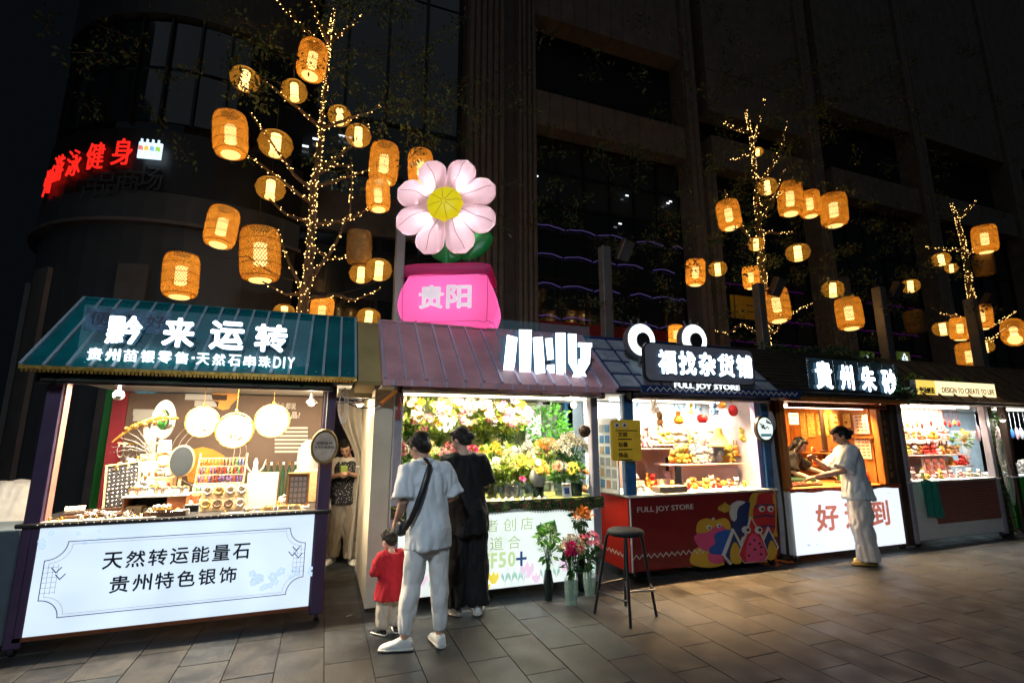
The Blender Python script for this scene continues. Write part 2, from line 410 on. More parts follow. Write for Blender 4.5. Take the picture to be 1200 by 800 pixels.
# left wing: ribbed stone wall and glazing between the tower and the column
wing = empty('mall_wing', (-1,16,0), 'ribbed stone wing of the mall behind the lantern tree', 'building')
x = -4.6; random.seed(5)
while x < -1.6:
    d = random.choice((.32, .45, .3)); MB().bbox(x+.015, x+d-.015, 15.9+random.choice((0,.12,.2)), 16.8, 0, 44, .03).build('stone_rib', random.choice((stone, stone2, stone)), wing); x += d
for i in range(4):
    x0 = -1.5+i*1.4
    for z0, z1 in ((3, 6), (6.1, 7.6), (7.7, 10.4), (10.5, 12.5), (12.6, 18), (18.1, 24), (24.1, 30)):
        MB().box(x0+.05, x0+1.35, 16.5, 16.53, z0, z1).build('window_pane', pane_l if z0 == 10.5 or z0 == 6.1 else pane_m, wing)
    MB().box(x0-.05, x0+.05, 16.4, 16.58, 3, 44).build('mullion', frame_m, wing)
for z in (6.05, 7.65, 10.45, 12.55): MB().box(-1.5, 4.08, 16.42, 16.57, z-.05, z+.05).build('transom', frame_m, wing)
MB().box(-1.6, 4.1, 16.3, 16.9, 8.2, 9.6).build('stone_band', stone2, wing)
MB().box(-1.6, 4.08, 16.6, 17, 0, 44).build('inner_wall', inner, wing)
mb = MB()
for px, py, ww in ((477,355,.5),(405,160,.45),(372,163,.3),(352,170,.5),(487,192,.4)): p = at(px, py, 16.3); mb.box(p.x-ww/2, p.x+ww/2, 16.3, 16.33, p.z-.03, p.z+.03)
mb.build('ceiling_light', tinylight, wing)
# curved corner tower with the red sign
TC = Vector((-3.58, 16.9)); TR = 4.0
tower = empty('corner_tower', (TC.x, TC.y, 0), 'dark rounded corner tower of the mall carrying the red lit sign', 'building')
def arc(a0, a1, r, z0, z1, th, n=24):
    mb = MB(); vs = []
    for k in range(n+1):
        a = R(a0+(a1-a0)*k/n)
        for rr, z in ((r, z0), (r, z1), (r-th, z1), (r-th, z0)): vs.append((TC.x+rr*math.sin(a), TC.y-rr*math.cos(a), z))
    fs = []
    for k in range(n):
        for j in range(4): fs.append((k*4+j, k*4+(j+1) % 4, k*4+4+(j+1) % 4, k*4+4+j))
    fs += [(0,1,2,3), (n*4+3, n*4+2, n*4+1, n*4)]
    return mb.add(vs, fs)
tw = mat('tower_cladding', (.07,.075,.08), .5, 0, .12, 2)
arc(-110, 40, TR-.1, 0, 6.5, .4).build('lower_wall', tw, tower)
arc(-110, 40, TR, 6.5, 7.2, .3).build('sign_band', tw, tower)
arc(-110, 40, TR-.02, 7.22, 8.8, .3).build('sign_band', black, tower)
arc(-110, 40, TR, 12.0, 14.2, .3).build('cladding_band', tw, tower)
arc(-110, 40, TR-.2, 14.3, 44, .3).build('upper_wall', tw, tower)
arc(-110, 40, TR+.12, 6.4, 6.48, .3).build('ledge', stone2, tower)
for k in range(15):
    a = -110+k*10
    for z0, z1 in ((9.1, 10.5), (10.6, 11.9)):
        arc(a+.5, a+9.5, TR-.15, z0, z1, .06, 3).build('window_pane', pane_m, tower)
    arc(a-.4, a+.4, TR-.05, 9.0, 12.0, .2, 1).build('mullion', frame_m, tower)
for a in (-80, -50, -15): arc(a, a+9, TR+.02, .2, 5.4, .1, 4).build('pilaster', stone2, tower)
redl = glow('red_sign_letter', (1,.02,.012), 1.1)
def on_tower(s, a, z0, z1, wdt, m, name, parent, r=TR+.07, depth=.03, bold=0):
    mb = MB(); text(mb, s, -wdt/2, wdt/2, z0, z1, 0, depth, bold)
    M = Matrix.Translation((TC.x+r*math.sin(R(a)), TC.y-r*math.cos(R(a)), 0)) @ Matrix.Rotation(R(a), 4, 'Z')
    mb.v = [M @ q for q in mb.v]; return mb.build(name, m, parent)
def ang(px, py):    # angle on the tower cylinder seen at a pixel
    d = at(px, py, 10)-Vector((0,0,CH)); a = d.x*d.x+d.y*d.y; b = -2*(d.x*TC.x+d.y*TC.y); c = TC.length_squared-(TR+.1)**2
    q = b*b-4*a*c
    t = (-b-math.sqrt(max(q, 0)))/(2*a); h = Vector((d.x*t, d.y*t)); return math.degrees(math.atan2(h.x-TC.x, -(h.y-TC.y))), CH+d.z*t
rs = empty('sign', (TC.x+2, TC.y-5, 7), 'red lit sign of characters on the dark corner tower', 'sign')
for ch, a, b in (('游', (59,212), (72,180)), ('泳', (76,203), (92,176)), ('健', (99,195), (120,168)), ('身', (128,190), (155,163)), ('州', (50,226), (56,200))):
    mx = ((a[0]+b[0])/2, (a[1]+b[1])/2); an, z = ang(*mx); on_tower(ch, an, z-.34, z+.34, .46, redl, 'character', rs)
for ch, px, py in (('产', 101, 218), ('品', 120, 214), ('商', 147, 209), ('场', 174, 207)):
    an, z = ang(px, py); on_tower(ch, an, z-.3, z+.3, .5, tw, 'character', rs, TR+.03, .03)
an, z = ang(177, 174)
bill = empty('billboard', (TC.x+4, TC.y-4, z-.4), 'small lit bottle advertisement at the right end of the red sign', 'billboard')
M = Matrix.Translation((TC.x+(TR+.12)*math.sin(R(an)), TC.y-(TR+.12)*math.cos(R(an)), z)) @ Matrix.Rotation(R(an), 4, 'Z') @ Matrix.Scale(.62, 4)
bw = glow('billboard_pale', (.65,.85,1), 1.3); 
MB().box(-.4,.4,-.03,.03,-.45,.2,M).build('panel', bw, bill)
for i, c in enumerate(((.8,.25,.2), (.9,.6,.1), (.3,.5,.9), (.4,.75,.1))):
    mb = MB(); x = -.27+i*.19; v = [(.075,0),(.075,.45),(.04,.55),(.04,.68)]
    mb.lathe(v, (x,-.1,-.4), 8, M); mb.build('bottle', bw, bill)
    MB().lathe([(.078,.2),(.078,.38)], (x,-.1,-.4), 8, M).build('bottle_label', glow('billboard_c%d' % i, c, 1), bill)
# dim yellow banner far behind the second tree and two leaf signs above the fourth stall
yb = mat('yellow_banner', (.55,.36,.03), .6)
p = at(820, 345, 12.5); q = at(905, 378, 12.5)
bn = empty('banner', ((p.x+q.x)/2, 12.5, q.z), 'dim yellow banner hanging behind the second lantern tree', 'banner')
xa, xb = at(857,362,12.5).x, at(888,362,12.5).x
for x0, x1 in ((xa, xa+.14), (xa+.2, xb), (xb+.7, xb+1.25)): MB().box(x0, x1, 12.5, 12.53, at(857,372,12.5).z, at(857,345,12.5).z).build('panel', yb, bn)
for k in range(2): MB().box(xb-.5, xb-.2, 12.492, 12.498, at(857,372,12.5).z+.25+.22*k, at(857,372,12.5).z+.29+.22*k).build('print_line', black, bn)
for px, py, lb, leafy in ((1018,420,'left of two small green signs with a white shell mark above the stalls',0), (1060,420,'right of two small green signs with a white peak mark above the stalls',1)):
    p = at(px, py, 10); s_ = empty('sign', (p.x, 10, p.z-.3), lb, 'sign')
    MB().bbox(p.x-.3, p.x+.3, 10, 10.06, p.z-.22, p.z+.22, .02).build('panel', mat('green_sign', (.06,.13,.02), .5, emit=.25), s_)
    mb = MB()
    for k in range(3):
        if leafy: mb.tube([(p.x-.12+.0*k,9.985,p.z-.1+.06*k),(p.x,9.985,p.z-.14+.07*k),(p.x+.12,9.985,p.z-.06+.06*k)], .012, 5)
        else: mb.tube([(p.x-.13+.02*k,9.985,p.z+.0+.03*k),(p.x-.02,9.985,p.z+.1-.08*k+.02),(p.x+.13,9.985,p.z-.07*k+.04)], .012, 5)
    if leafy: mb.tube([(p.x-.12,9.985,p.z-.05),(p.x,9.985,p.z+.16),(p.x+.12,9.985,p.z-.05)], .012, 5)
    mb.build('emblem', glow('sign_emblem', (.8,.95,1), 1.5, False), s_)

# ------------------------------------------------------------------ stall pieces shared by the row
def sl(x, t, up=0):    # point on the front roof slope, t 0 (eave) .. 1 (ridge)
    n = Vector((0, -.669, .743)); return Vector((x, 4.7+.8*t, 2.11+.72*t))+n*up
def stall(label, cx):
    return empty('market_stall', (cx, 5.8, 0), label, 'stall', 'night market stalls in a row')
def posts(r, x0, x1, w_, m, edge=None, rear=True, z0=.06):
    ps = []
    for x in (x0, x1-w_):
        for y in (4.965, 6.5) if rear else (4.965,):
            p = MB().bbox(x, x+w_, y, y+.1, z0, 2.06, .008).build('post', m, r); ps.append(p)
            if edge and y < 5: MB().box(x+w_ if x == x0 else x-.012, x+w_+.012 if x == x0 else x, y+.02, y+.11, .93, 2.05).build('post_trim', edge, p)
    return ps
def roof(r, x0, x1, m, ribm, nrib, thick=.03):
    mb = MB()
    a = [sl(x0,0), sl(x1,0), sl(x1,1), sl(x0,1)]; b = [sl(x0,0,-thick), sl(x1,0,-thick), sl(x1,1,-thick), sl(x0,1,-thick)]
    mb.add(a+b, [(0,1,2,3),(7,6,5,4),(0,4,5,1),(1,5,6,2),(2,6,7,3),(3,7,4,0)])
    o = mb.build('roof', m, r)
    MB().add([(x0,5.5,2.825),(x1,5.5,2.825),(x1,6.75,2.12),(x0,6.75,2.12),(x0,5.5,2.79),(x1,5.5,2.79),(x1,6.75,2.09),(x0,6.75,2.09)],[(0,1,2,3),(7,6,5,4),(0,4,5,1),(1,5,6,2),(2,6,7,3),(3,7,4,0)]).build('roof_back', m, r)
    for x in (x0+.004, x1-.024):
        MB().add([(x,4.74,2.12),(x,5.5,2.79),(x,6.7,2.1),(x+.02,4.74,2.12),(x+.02,5.5,2.79),(x+.02,6.7,2.1)],[(0,1,2),(5,4,3),(0,3,4,1),(1,4,5,2),(2,5,3,0)]).build('gable', m, r)
    MB().tube([(x0,5.5,2.84),(x1,5.5,2.84)], .018, 8).build('ridge_cap', m, r)
    if nrib:
        for k in range(nrib+1):
            x = x0+.02+(x1-x0-.04)*k/nrib
            mb = MB(); hw = .011; p = [sl(x-hw,-.005,.001),sl(x+hw,-.005,.001),sl(x+hw,1,.001),sl(x-hw,1,.001),sl(x-hw,-.005,.026),sl(x+hw,-.005,.026),sl(x+hw,1,.026),sl(x-hw,1,.026)]
            mb.add(p, [(0,3,2,1),(4,5,6,7),(0,1,5,4),(1,2,6,5),(2,3,7,6),(3,0,4,7)]).build('roof_rib', ribm, o)
    if nrib:
        for k in range(0, nrib, 2):
            for t in (.06,.94): q = sl(x0+.05+(x1-x0-.04)*(k+.35)/nrib, t, .002); MB().ball(q, .007, 6, 4).build('screw', steel, o, smooth='all')
    MB().box(x0+.03, x1-.03, 4.98, 6.65, 2.065, 2.085).build('ceiling', white, r)
    return o
def wheels(r, x0, x1, y=5.0):
    for x in (x0+.05, x1-.05):
        for yy in (y+.02, 6.4):
            wh = MB().tube([(x-.016,yy,.045),(x+.016,yy,.045)], .043, 14).build('wheel', black, r)
            MB().box(x-.022,x-.018,yy-.015,yy+.015,.045,.1).box(x+.018,x+.022,yy-.015,yy+.015,.045,.1).box(x-.03,x+.03,yy-.03,yy+.03,.1,.106).build('caster_fork', steel, wh)
def lamp(r, x0, x1, y, E, c, z=2.035, n=1):
    left = x1 < 3; tilt = -19 if x1 < 0 else (-7 if x1 < 3 else -8)
    for k in range(n):
        a = x0+(x1-x0)*k/n+.05; b = x0+(x1-x0)*(k+1)/n-.05
        t = MB().tube([(a,y,z+.01),(b,y,z+.01)], .012, 8).build('tube_lamp', tube_w, r)
        l = bpy.data.lights.new('tube_lamp_light', 'AREA'); l.shape = 'RECTANGLE'; l.size = b-a; l.size_y = .05; l.energy = E/n; l.color = c
        o = bpy.data.objects.new('tube_lamp_light', l); col.objects.link(o); o.parent = r; o.location = Vector(((a+b)/2, y-.01, z-.012))-ROOT[r.name]; o.rotation_euler = (R(tilt) if y < 5.2 else R(22), 0, 0); l.spread = R(150) if y > 5.2 else (R(140) if x1 < 0 else R(88))
def spot_bulb(r, p, E, c):
    b_ = MB().ball(p, .03, 10, 7).build('bulb', bulb, r)
    MB().lathe([(.016,.09),(.02,.04),(.05,.012),(.052,0)], p, 12, cap=False).build('lamp_shade', steel, b_)
    l = bpy.data.lights.new('bulb_light', 'POINT'); l.energy = E; l.color = c; l.shadow_soft_size = .03
    o = bpy.data.objects.new('bulb_light', l); col.objects.link(o); o.parent = r; o.location = Vector(p)+Vector((0,-.05,-.05))-ROOT[r.name]
def roller(r, x0, x1, m=alu):
    a = MB().bbox(x0, x1, 4.88, 4.97, 2.01, 2.09, .02).build('awning_roller', m, r)
    MB().tube([(x0+.02,4.865,2.03),(x1-.02,4.865,2.03)], .014, 8).build('awning_bar', steel, a)
    for x in (x0, x1-.02): MB().bbox(x-.015, x+.025, 4.86, 4.99, 2.0, 2.1, .01).build('bracket', black, a)
def frame_rect(mb, x0, x1, z0, z1, y0, y1, t):
    mb.box(x0,x1,y0,y1,z0,z0+t).box(x0,x1,y0,y1,z1-t,z1).box(x0,x0+t,y0,y1,z0+t,z1-t).box(x1-t,x1,y0,y1,z0+t,z1-t); return mb
def cable(pts, name, label, parent=None, r=.008, m=None, sag=.1):
    mb = MB()
    for a, b in zip(pts[:-1], pts[1:]):
        a = Vector(a); b = Vector(b); mb.tube([a.lerp(b, t/8)-Vector((0,0,sag*4*(t/8)*(1-t/8))) for t in range(9)], r, 5)
    if parent: return mb.build(name, m or black, parent, smooth=True)
    return mb.build(name, m or black, label=label, cat='cable', smooth=True)
def sign_letters(parent, s, boxes, y, depth=.05, bold=.03, face=lit_white, side=lit_side):
    for ch, (x0, x1, z0, z1) in zip(s, boxes):
        mb = MB(); text(mb, ch, x0, x1, z0, z1, y, depth, bold*.5)
        mb.m = []
        for f_ in mb.f:
            ys = [mb.v[i].y for i in f_]; mb.m.append(0 if max(ys)-min(ys) < depth*.1 and min(ys) < y+depth*.2 else 1)
        mb.build('character', [face, side], parent)

# ================================================================== STALL 1 : teal roof, silver and stones
s1 = stall('teal-roofed jewellery stall with lit white front panel, leftmost in the row', -1.0)
posts(s1, -2.1, .08, .11, purple_post, plum)
roof(s1, -2.18, .25, teal, teal_rib, 17)
wheels(s1, -2.1, .08)
roller(s1, -2.12, .04, black)
MB().box(-2.12, .04, 4.86, 4.9, 1.995, 2.03).build('awning_front_bar', steel, s1)
mb = MB()
for k in range(90):
    x = -2.16+2.38*k/90
    mb.add([(x,4.69,2.1),(x+.026,4.69,2.1),(x+.02,4.688,2.062),(x+.006,4.688,2.062)],[(0,1,2,3),(3,2,1,0)])
fr = MB().box(-2.17,.24,4.685,4.71,2.085,2.112).build('eave_trim', gold, s1); mb.build('fringe', gold, fr, kind='stuff')
lb = MB().bbox(-2.1, .08, 4.985, 5.08, .1, .93, .01).build('counter_front', purple_post, s1)
MB().box(-2.045, -.04, 4.972, 4.984, .135, .895).build('lightbox_face', lightbox, s1)
MB().box(-2.045, -.04, 4.965, 4.985, .105, .133).build('bottom_rail', mat('copper_rail', (.22,.07,.03), .4, .5), s1)
for x in (-2.05,.03): MB().box(x-.012,x+.012,4.955,4.962,.15,.9).build('corner_strip', purple_post, s1)
ct = MB().bbox(-2.14, .1, 4.94, 5.75, .905, .935, .008).build('counter_top', black, s1)
mb = MB()
for k in range(40): mb.ball((-2.0+k*.05, 4.938, .925), .005, 5, 4)
mb.build('sequin_edge', steel, ct, kind='stuff')
# printing on the light box
lt = MB(); y = 4.966
for i, ch in enumerate('天然转运能量石'): text(lt, ch, -1.565+.150*i, -1.565+.150*i+.128, .565, .69, y, .003, .016)
for i, ch in enumerate('贵州特色银饰'): text(lt, ch, -1.50+.150*i, -1.50+.150*i+.128, .385, .51, y, .003, .016)
lt.build('lettering', ink, s1)
bl = MB()
def ln(mb, pts, wd, y):
    for (xa, za), (xb_, zb) in zip(pts[:-1], pts[1:]):
        d = Vector((xb_-xa, zb-za)); n = Vector((-d.y, d.x)).normalized()*wd/2; e = d.normalized()*wd*.4; xa -= e.x; za -= e.y; xb_ += e.x; zb += e.y
        mb.add([(xa-n.x,y,za-n.y),(xb_-n.x,y,zb-n.y),(xb_+n.x,y,zb+n.y),(xa+n.x,y,za+n.y)], [(0,1,2,3)])
def plaque(mb, x0, x1, z0, z1, c, wd, y):
    pts = []
    for cx, cz, a0 in ((x0,z0,0),(x0,z1,-90),(x1,z1,180),(x1,z0,90)):
        for k in range(9): a = R(a0+90*k/8); pts.append((cx+c*math.cos(a), cz+c*math.sin(a)))
    pts.append(pts[0]); ln(mb, pts, wd, y)
plaque(bl, -1.93, -.1, .25, .79, .13, .006, y); plaque(bl, -1.9, -.13, .27, .77, .13, .002, y)
for k in range(3): ln(bl, [(-1.9+k*.03,.42),(-1.9+k*.03,.63)], .002, y); ln(bl, [(-.13-k*.03,.42),(-.13-k*.03,.63)], .002, y)
for k in range(6): ln(bl, [(-1.93,.43+k*.036),(-1.84,.43+k*.036)], .002, y); ln(bl, [(-.1,.43+k*.036),(-.19,.43+k*.036)], .002, y)
bl.build('printed_border', blueline, s1)
pb = MB(); random.seed(11)
def bloom(mb, x, z, r, y):
    for k in range(5):
        a = 2*math.pi*k/5+r*50; cx, cz = x+r*.6*math.cos(a), z+r*.6*math.sin(a)
        mb.add([(cx+r*.45*math.cos(t), y, cz+r*.45*math.sin(t)) for t in [2*math.pi*j/8 for j in range(8)]], [tuple(range(8))])
for k in range(16): bloom(pb, random.gauss(-.33,.11), random.gauss(.38,.055), random.uniform(.02,.045), y+.0015+k*.0001)
for k in range(7): bloom(pb, random.uniform(-2.0,-1.6), random.uniform(.76,.87), random.uniform(.015,.03), y+.0015+k*.0001)
pb.build('printed_flowers', glow('lightbox_flower_print', (.6,.76,.93), .85), s1, kind='stuff')
lf = MB()
for px, pz in ((-.2,.56),(-.17,.6),(-.15,.54),(-1.85,.57),(-1.82,.52)):
    for d in (-1,1): ln(lf, [(px,pz),(px+.03*d,pz+.035)], .007, y)
lf.build('printed_leaves', blueline, s1)
lamp(s1, -1.95, -.1, 5.12, 125, (1,.80,.54), n=2)
lamp(s1, -1.95, -.1, 5.25, 95, (1,.82,.58), n=1)
spot_bulb(s1, at(365,472,5.15), 8, (1,.85,.6))
# back banner (brown, printed) and maroon strip
bx0, bx1 = at(151,470,6.5).x, .03
bnm = mat('brown_banner', (.12,.078,.058), .7, 0, .25, 2)
back = MB().box(bx0, bx1, 6.49, 6.5, .6, 2.05).build('back_banner', bnm, s1)
MB().box(at(135,455,6.48).x, bx0-.005, 6.47, 6.5, .6, 2.06).build('maroon_banner', mat('maroon_cloth', (.25,.015,.03), .7), s1)
mb = MB()
wh_txt = glow('banner_white_print', (.8,.75,.65), .15)
def line_at(mb, s, px0, px1, py0, py1, Y, bold=.01): a = at(px0,py1,Y); b = at(px1,py0,Y); text(mb, s, a.x, b.x, a.z, b.z, Y, .003, bold)
line_at(mb, '什么都说', 322, 347, 472, 479, 6.486); line_at(mb, '水晶?', 332, 352, 482, 490, 6.486)
for r_ in range(7):
    for c_ in range(7):
        a = at(322+c_*5.5, 500+r_*4.6, 6.486); mb.box(a.x, a.x+.055, 6.484, 6.486, a.z-.025, a.z)
for px0, px1, py in ((217,266,465),(228,256,473),(156,180,483),(156,178,490)):
    a = at(px0,py,6.487); b = at(px1,py,6.487); mb.box(a.x, b.x, 6.484, 6.487, a.z-.03, a.z+.035)
mb.build('printed_text', wh_txt, back, kind='stuff')
mb = MB()
for px, py, s_ in ((263,468,.12),(235,545,.2)): p = at(px,py,6.487); mb.prism([(p.x+s_*math.cos(t)*(1+.3*math.sin(3*t)), p.z+s_*math.sin(t)) for t in [k*.52 for k in range(12)]], 6.484, 6.487)
mb.build('printed_amber_stone', mat('amber_print', (.7,.3,.03), .5), back, kind='stuff')
mb = MB()
for k in range(3):
    p = at(233,530,6.487); mb.torus((p.x+.1,6.486,p.z), .25+.06*k, .004, 30, 4, Matrix.Rotation(R(90),3,'X'))
mb.build('printed_ring', mat('pale_print', (.5,.42,.34), .7), back)
# roof sign: clear board, big lit characters and the small line
sg = empty('sign', (-1.0, 4.78, 2.1), 'clear board with four big white lit characters on the teal roof', 'sign')
MB().box(-1.88, -.17, 4.80, 4.806, 2.12, 2.63).build('clear_board', mat('acrylic_board', (.35,.6,.7), .08, 0, .1, alpha=.12), sg)
pt = MB().box(-1.86, -1.28, 4.796, 4.799, 2.42, 2.61).build('printed_strip', mat('printed_blue_strip', (.1,.2,.32), .4, 0, .5, 12, alpha=.55), sg)
mb = MB()
for i, ch in enumerate('便宜好'): text(mb, ch, -1.83+.19*i, -1.7+.19*i, 2.47, 2.58, 4.793, .002, .005)
mb.build('printed_text', mat('dark_print', (.03,.03,.07), .5), sg)
B1 = [(127,161,369,406),(190,238,369,420),(243,292,377,415),(296,341,380,420)]
def pxbox(b, Y): p = at(b[0], b[3], Y); q = at(b[1], b[2], Y); return (p.x, q.x, p.z, q.z)
X1 = [(-1.69,-1.45,2.31,2.55),(-1.31,-1.08,2.31,2.56),(-.97,-.71,2.31,2.56),(-.63,-.37,2.31,2.56)]
sign_letters(sg, '黔来运转', X1, 4.73, .06, .07)
mb = MB(); x = -1.79
for ch in '贵州苗银零售·天然石串珠DIY':
    wv = {'·': .03, 'D': .07, 'I': .025, 'Y': .07}.get(ch, .105)
    if ch == '·': mb.box(x+.005, x+.025, 4.735, 4.745, 2.22, 2.24)
    else: text(mb, ch, x, x+wv-.01, 2.175, 2.275, 4.735, .02, .02)
    x += wv+(.012 if wv > .1 else .008)
mb.build('small_lettering', glow('lit_small_letters', (.8,.95,1), 1.6), sg)
for x in (-1.7,-1.0,-.35): MB().tube([(x,4.81,2.13),(x,4.95,2.36)], .008, 6).build('bracket', steel, sg)

# goods on the counter of stall 1
silver = mat('silver', (.75,.72,.68), .25, .8, .25, 30); gilt = mat('gilt_metal', (.75,.45,.1), .28, .85, .3, 25)
cream = mat('cream_card', (.75,.7,.6), .6, 0, .05); blackvelvet = mat('black_velvet', (.012,.012,.014), .9)
brownbox = mat('brown_box', (.28,.09,.03), .4)
def fan(px, py, wpx, Y, label):
    p = at(px, py, Y); rr = wpx/2*(Y/(at(0,0,1)-at(0,0,1)+Vector((1,1,1))).x)/_f if 0 else (at(px+wpx/2,py,Y)-at(px-wpx/2,py,Y)).x/2
    r = empty('round_fan', (p.x,Y,p.z-rr), label, 'fan', 'three round white fans hanging in the stall')
    M = Matrix.Rotation(R(90),3,'X')
    MB().torus((p.x,Y,p.z), rr, .008, 36, 6, M).build('rim', gilt, r, smooth='all')
    MB().tube([(p.x,Y-.001,p.z),(p.x,Y+.002,p.z)], rr-.004, 32).build('silk_face', mat('fan_silk', (.40,.38,.31), .7, transl=.4, emit=.0), r)
    mb = MB(); random.seed(px)
    for k in range(6): bloom(mb, p.x+random.uniform(-.5,.5)*rr, p.z-random.uniform(.1,.6)*rr, .012, Y-.004)
    mb.build('painted_flowers', mat('fan_painting', (.16,.1,.08), .8), r)
    MB().tube([(p.x,Y,p.z+rr),(p.x,Y,2.06)], .0025, 4).ball((p.x,Y,p.z+rr+.02), .015, 6, 5).build('hanging_cord', gilt, r)
fan(237,494,40,5.55,'leftmost of the three round white fans hanging from the teal stall')
fan(275,504,45,5.35,'middle and lowest of the three round white fans in the teal stall')
fan(319,493,41,5.45,'rightmost of the three round white fans, beside the bulb')
def place(px, py, Y=5.3, z=.936):
    p = at(px, py, Y); return p.x
# oval standing mirror
def oval(mb, cx, cz, rx, rz, y0, y1, n=28): mb.prism([(cx+rx*math.cos(2*math.pi*k/n), cz+rz*math.sin(2*math.pi*k/n)) for k in range(n)], y0, y1)
p = at(213,540,5.45); r = empty('mirror', (p.x,5.45,.936), 'dark oval table mirror in a wooden frame among the jewellery', 'mirror')
mb = MB(); oval(mb, p.x, p.z, .105, .145, 5.445, 5.47); mb.build('frame', palewood, r)
mb = MB(); oval(mb, p.x, p.z, .092, .132, 5.438, 5.444); mb.build('glass', mat('mirror_glass', (.05,.06,.07), .1, .3), r)
MB().bbox(p.x-.09,p.x+.09,5.4,5.54,.936,.96,.006).bbox(p.x-.012,p.x+.012,5.45,5.475,.96,p.z-.13,.004).build('stand', palewood, r)
# white standing hoop ornament with green core
p = at(192,492,5.7); r = empty('ornament', (p.x,5.7,.936), 'tall white oval ornament with a green heart, left of the fans', 'ornament')
M = Matrix.Rotation(R(18),3,'Z')@Matrix.Rotation(R(90),3,'X')@Matrix.Diagonal((.6,1.2,1))
MB().torus((p.x,5.7,p.z), .12, .042, 26, 10, M).build('hoop', mat('glazed_white', (.8,.78,.72), .25), r, smooth='all')
MB().ball((p.x-.02,5.7,p.z), (.05,.03,.1), 10, 7).build('core', mat('jade_green', (.08,.4,.08), .3, emit=.15), r, smooth='all')
MB().lathe([(.06,0),(.03,.05),(.025,p.z-.17-.936)], (p.x,5.7,.936), 12).build('stem', white, r, smooth=True)
p = at(178,515,5.6); r = empty('ornament', (p.x,5.6,.936), 'silver winged headdress with gilt branches spreading beside the white hoop', 'headdress')
mb = MB()
for k in range(7):
    a = R(95+k*14); q = Vector((p.x+.02, 5.6, p.z-.12)); e = q+Vector((math.cos(a)*.33, 0, math.sin(a)*.3*(1 if k < 5 else .7)))
    mb.tube([q, q.lerp(e,.5)+Vector((0,-.03,.03)), e], [.022,.03,.006], 6, flat=.3)
mb.build('wing', silver, r, smooth=True)
mb = MB(); mb.tube([(p.x-.3,5.58,p.z-.02),(p.x-.15,5.58,p.z+.13),(p.x+.05,5.58,p.z+.21),(p.x+.2,5.58,p.z+.2)], [.008,.02,.025,.01], 6)
for k in range(6): mb.ball((p.x-.2+.07*k,5.57,p.z+.1+.02*k), .022, 6, 5)
mb.build('gilt_branch', gilt, r, smooth=True)
MB().box(p.x-.05,p.x+.05,5.58,5.62,.936,p.z-.12).build('stand', palewood, r)
# leaning black jewellery board
p0, p1 = at(131,575,5.35), at(158,515,5.5)
r = empty('display_board', (p0.x,5.35,.936), 'leaning black board pinned with silver earrings at the left of the counter', 'display')
M = Matrix.Translation((at(143,585,5.4).x,5.4,.945))@Matrix.Rotation(R(-8),4,'Y')@Matrix.Rotation(R(-14),4,'X')
def tf(mb, M): mb.v = [M @ q for q in mb.v]; return mb
tf(frame_rect(MB(), -.13,.13,0,.42,-.01,.01,.014), M).build('frame', palewood, r)
tf(MB().box(-.118,.118,-.002,.006,.012,.408), M).build('velvet', blackvelvet, r)
random.seed(4); mb = MB()
for i in range(7):
    for j in range(11): mb.ball((-.1+i*.033+random.uniform(-.004,.004), -.007, .03+j*.034), (random.uniform(.004,.012),.004,random.uniform(.006,.014)), 5, 4)
tf(mb, M).build('earrings', silver, r, kind='stuff')
# colourful bead rack (stepped)
p = at(258,560,5.5); r = empty('bead_rack', (p.x,5.5,.936), 'rack of colourful bead bracelets, red on top over purple and yellow', 'display rack')
cols = [(.75,.35,.15),(.75,.08,.06),(.85,.3,.1),(.25,.12,.45),(.15,.25,.6),(.1,.45,.12),(.85,.6,.08),(.8,.75,.6)]
for j in range(6):
    z = 1.0+j*.075; yy = 5.4+j*.035; MB().tube([(p.x-.19,yy,z),(p.x+.19,yy,z)], .006, 6).build('rod', palewood, r)
    mb = MB()
    for k in range(13):
        mb.k = [5,6,4,3,1,0][j] if random.random() < .6 else random.randrange(8)
        x = p.x-.175+k*.029
        for q in range(6): mb.ball((x, yy-.012-.01*math.sin(q), z-.01-q*.0105), .0075, 5, 4)
    mb.build('beads', [mat('bead_%d' % i, c, .25, var=.2) for i, c in enumerate(cols)], r, kind='stuff')
for x in (-.2,.2): MB().tube([(p.x+x,5.38,.936),(p.x+x,5.6,1.42)], .008, 6).build('side_rail', palewood, r)
# ring board with eight round stands
p = at(261,597,5.2); r = empty('bangle_board', (p.x,5.2,.936), 'pale wooden board holding eight round bangles in two rows', 'display')
M = Matrix.Translation((p.x,5.17,.94))@Matrix.Rotation(R(-15),4,'X')
tf(MB().box(-.18,.18,0,.012,0,.23), M).build('board', palewood, r)
for i in range(4):
    for j in range(2):
        b_ = tf(MB().torus((-.135+.09*i, -.012, .06+.115*j), .03, .009, 16, 6, Matrix.Rotation(R(90),3,'X')), M).build('bangle', random.choice((silver, gilt, darkwood)), r, smooth='all')
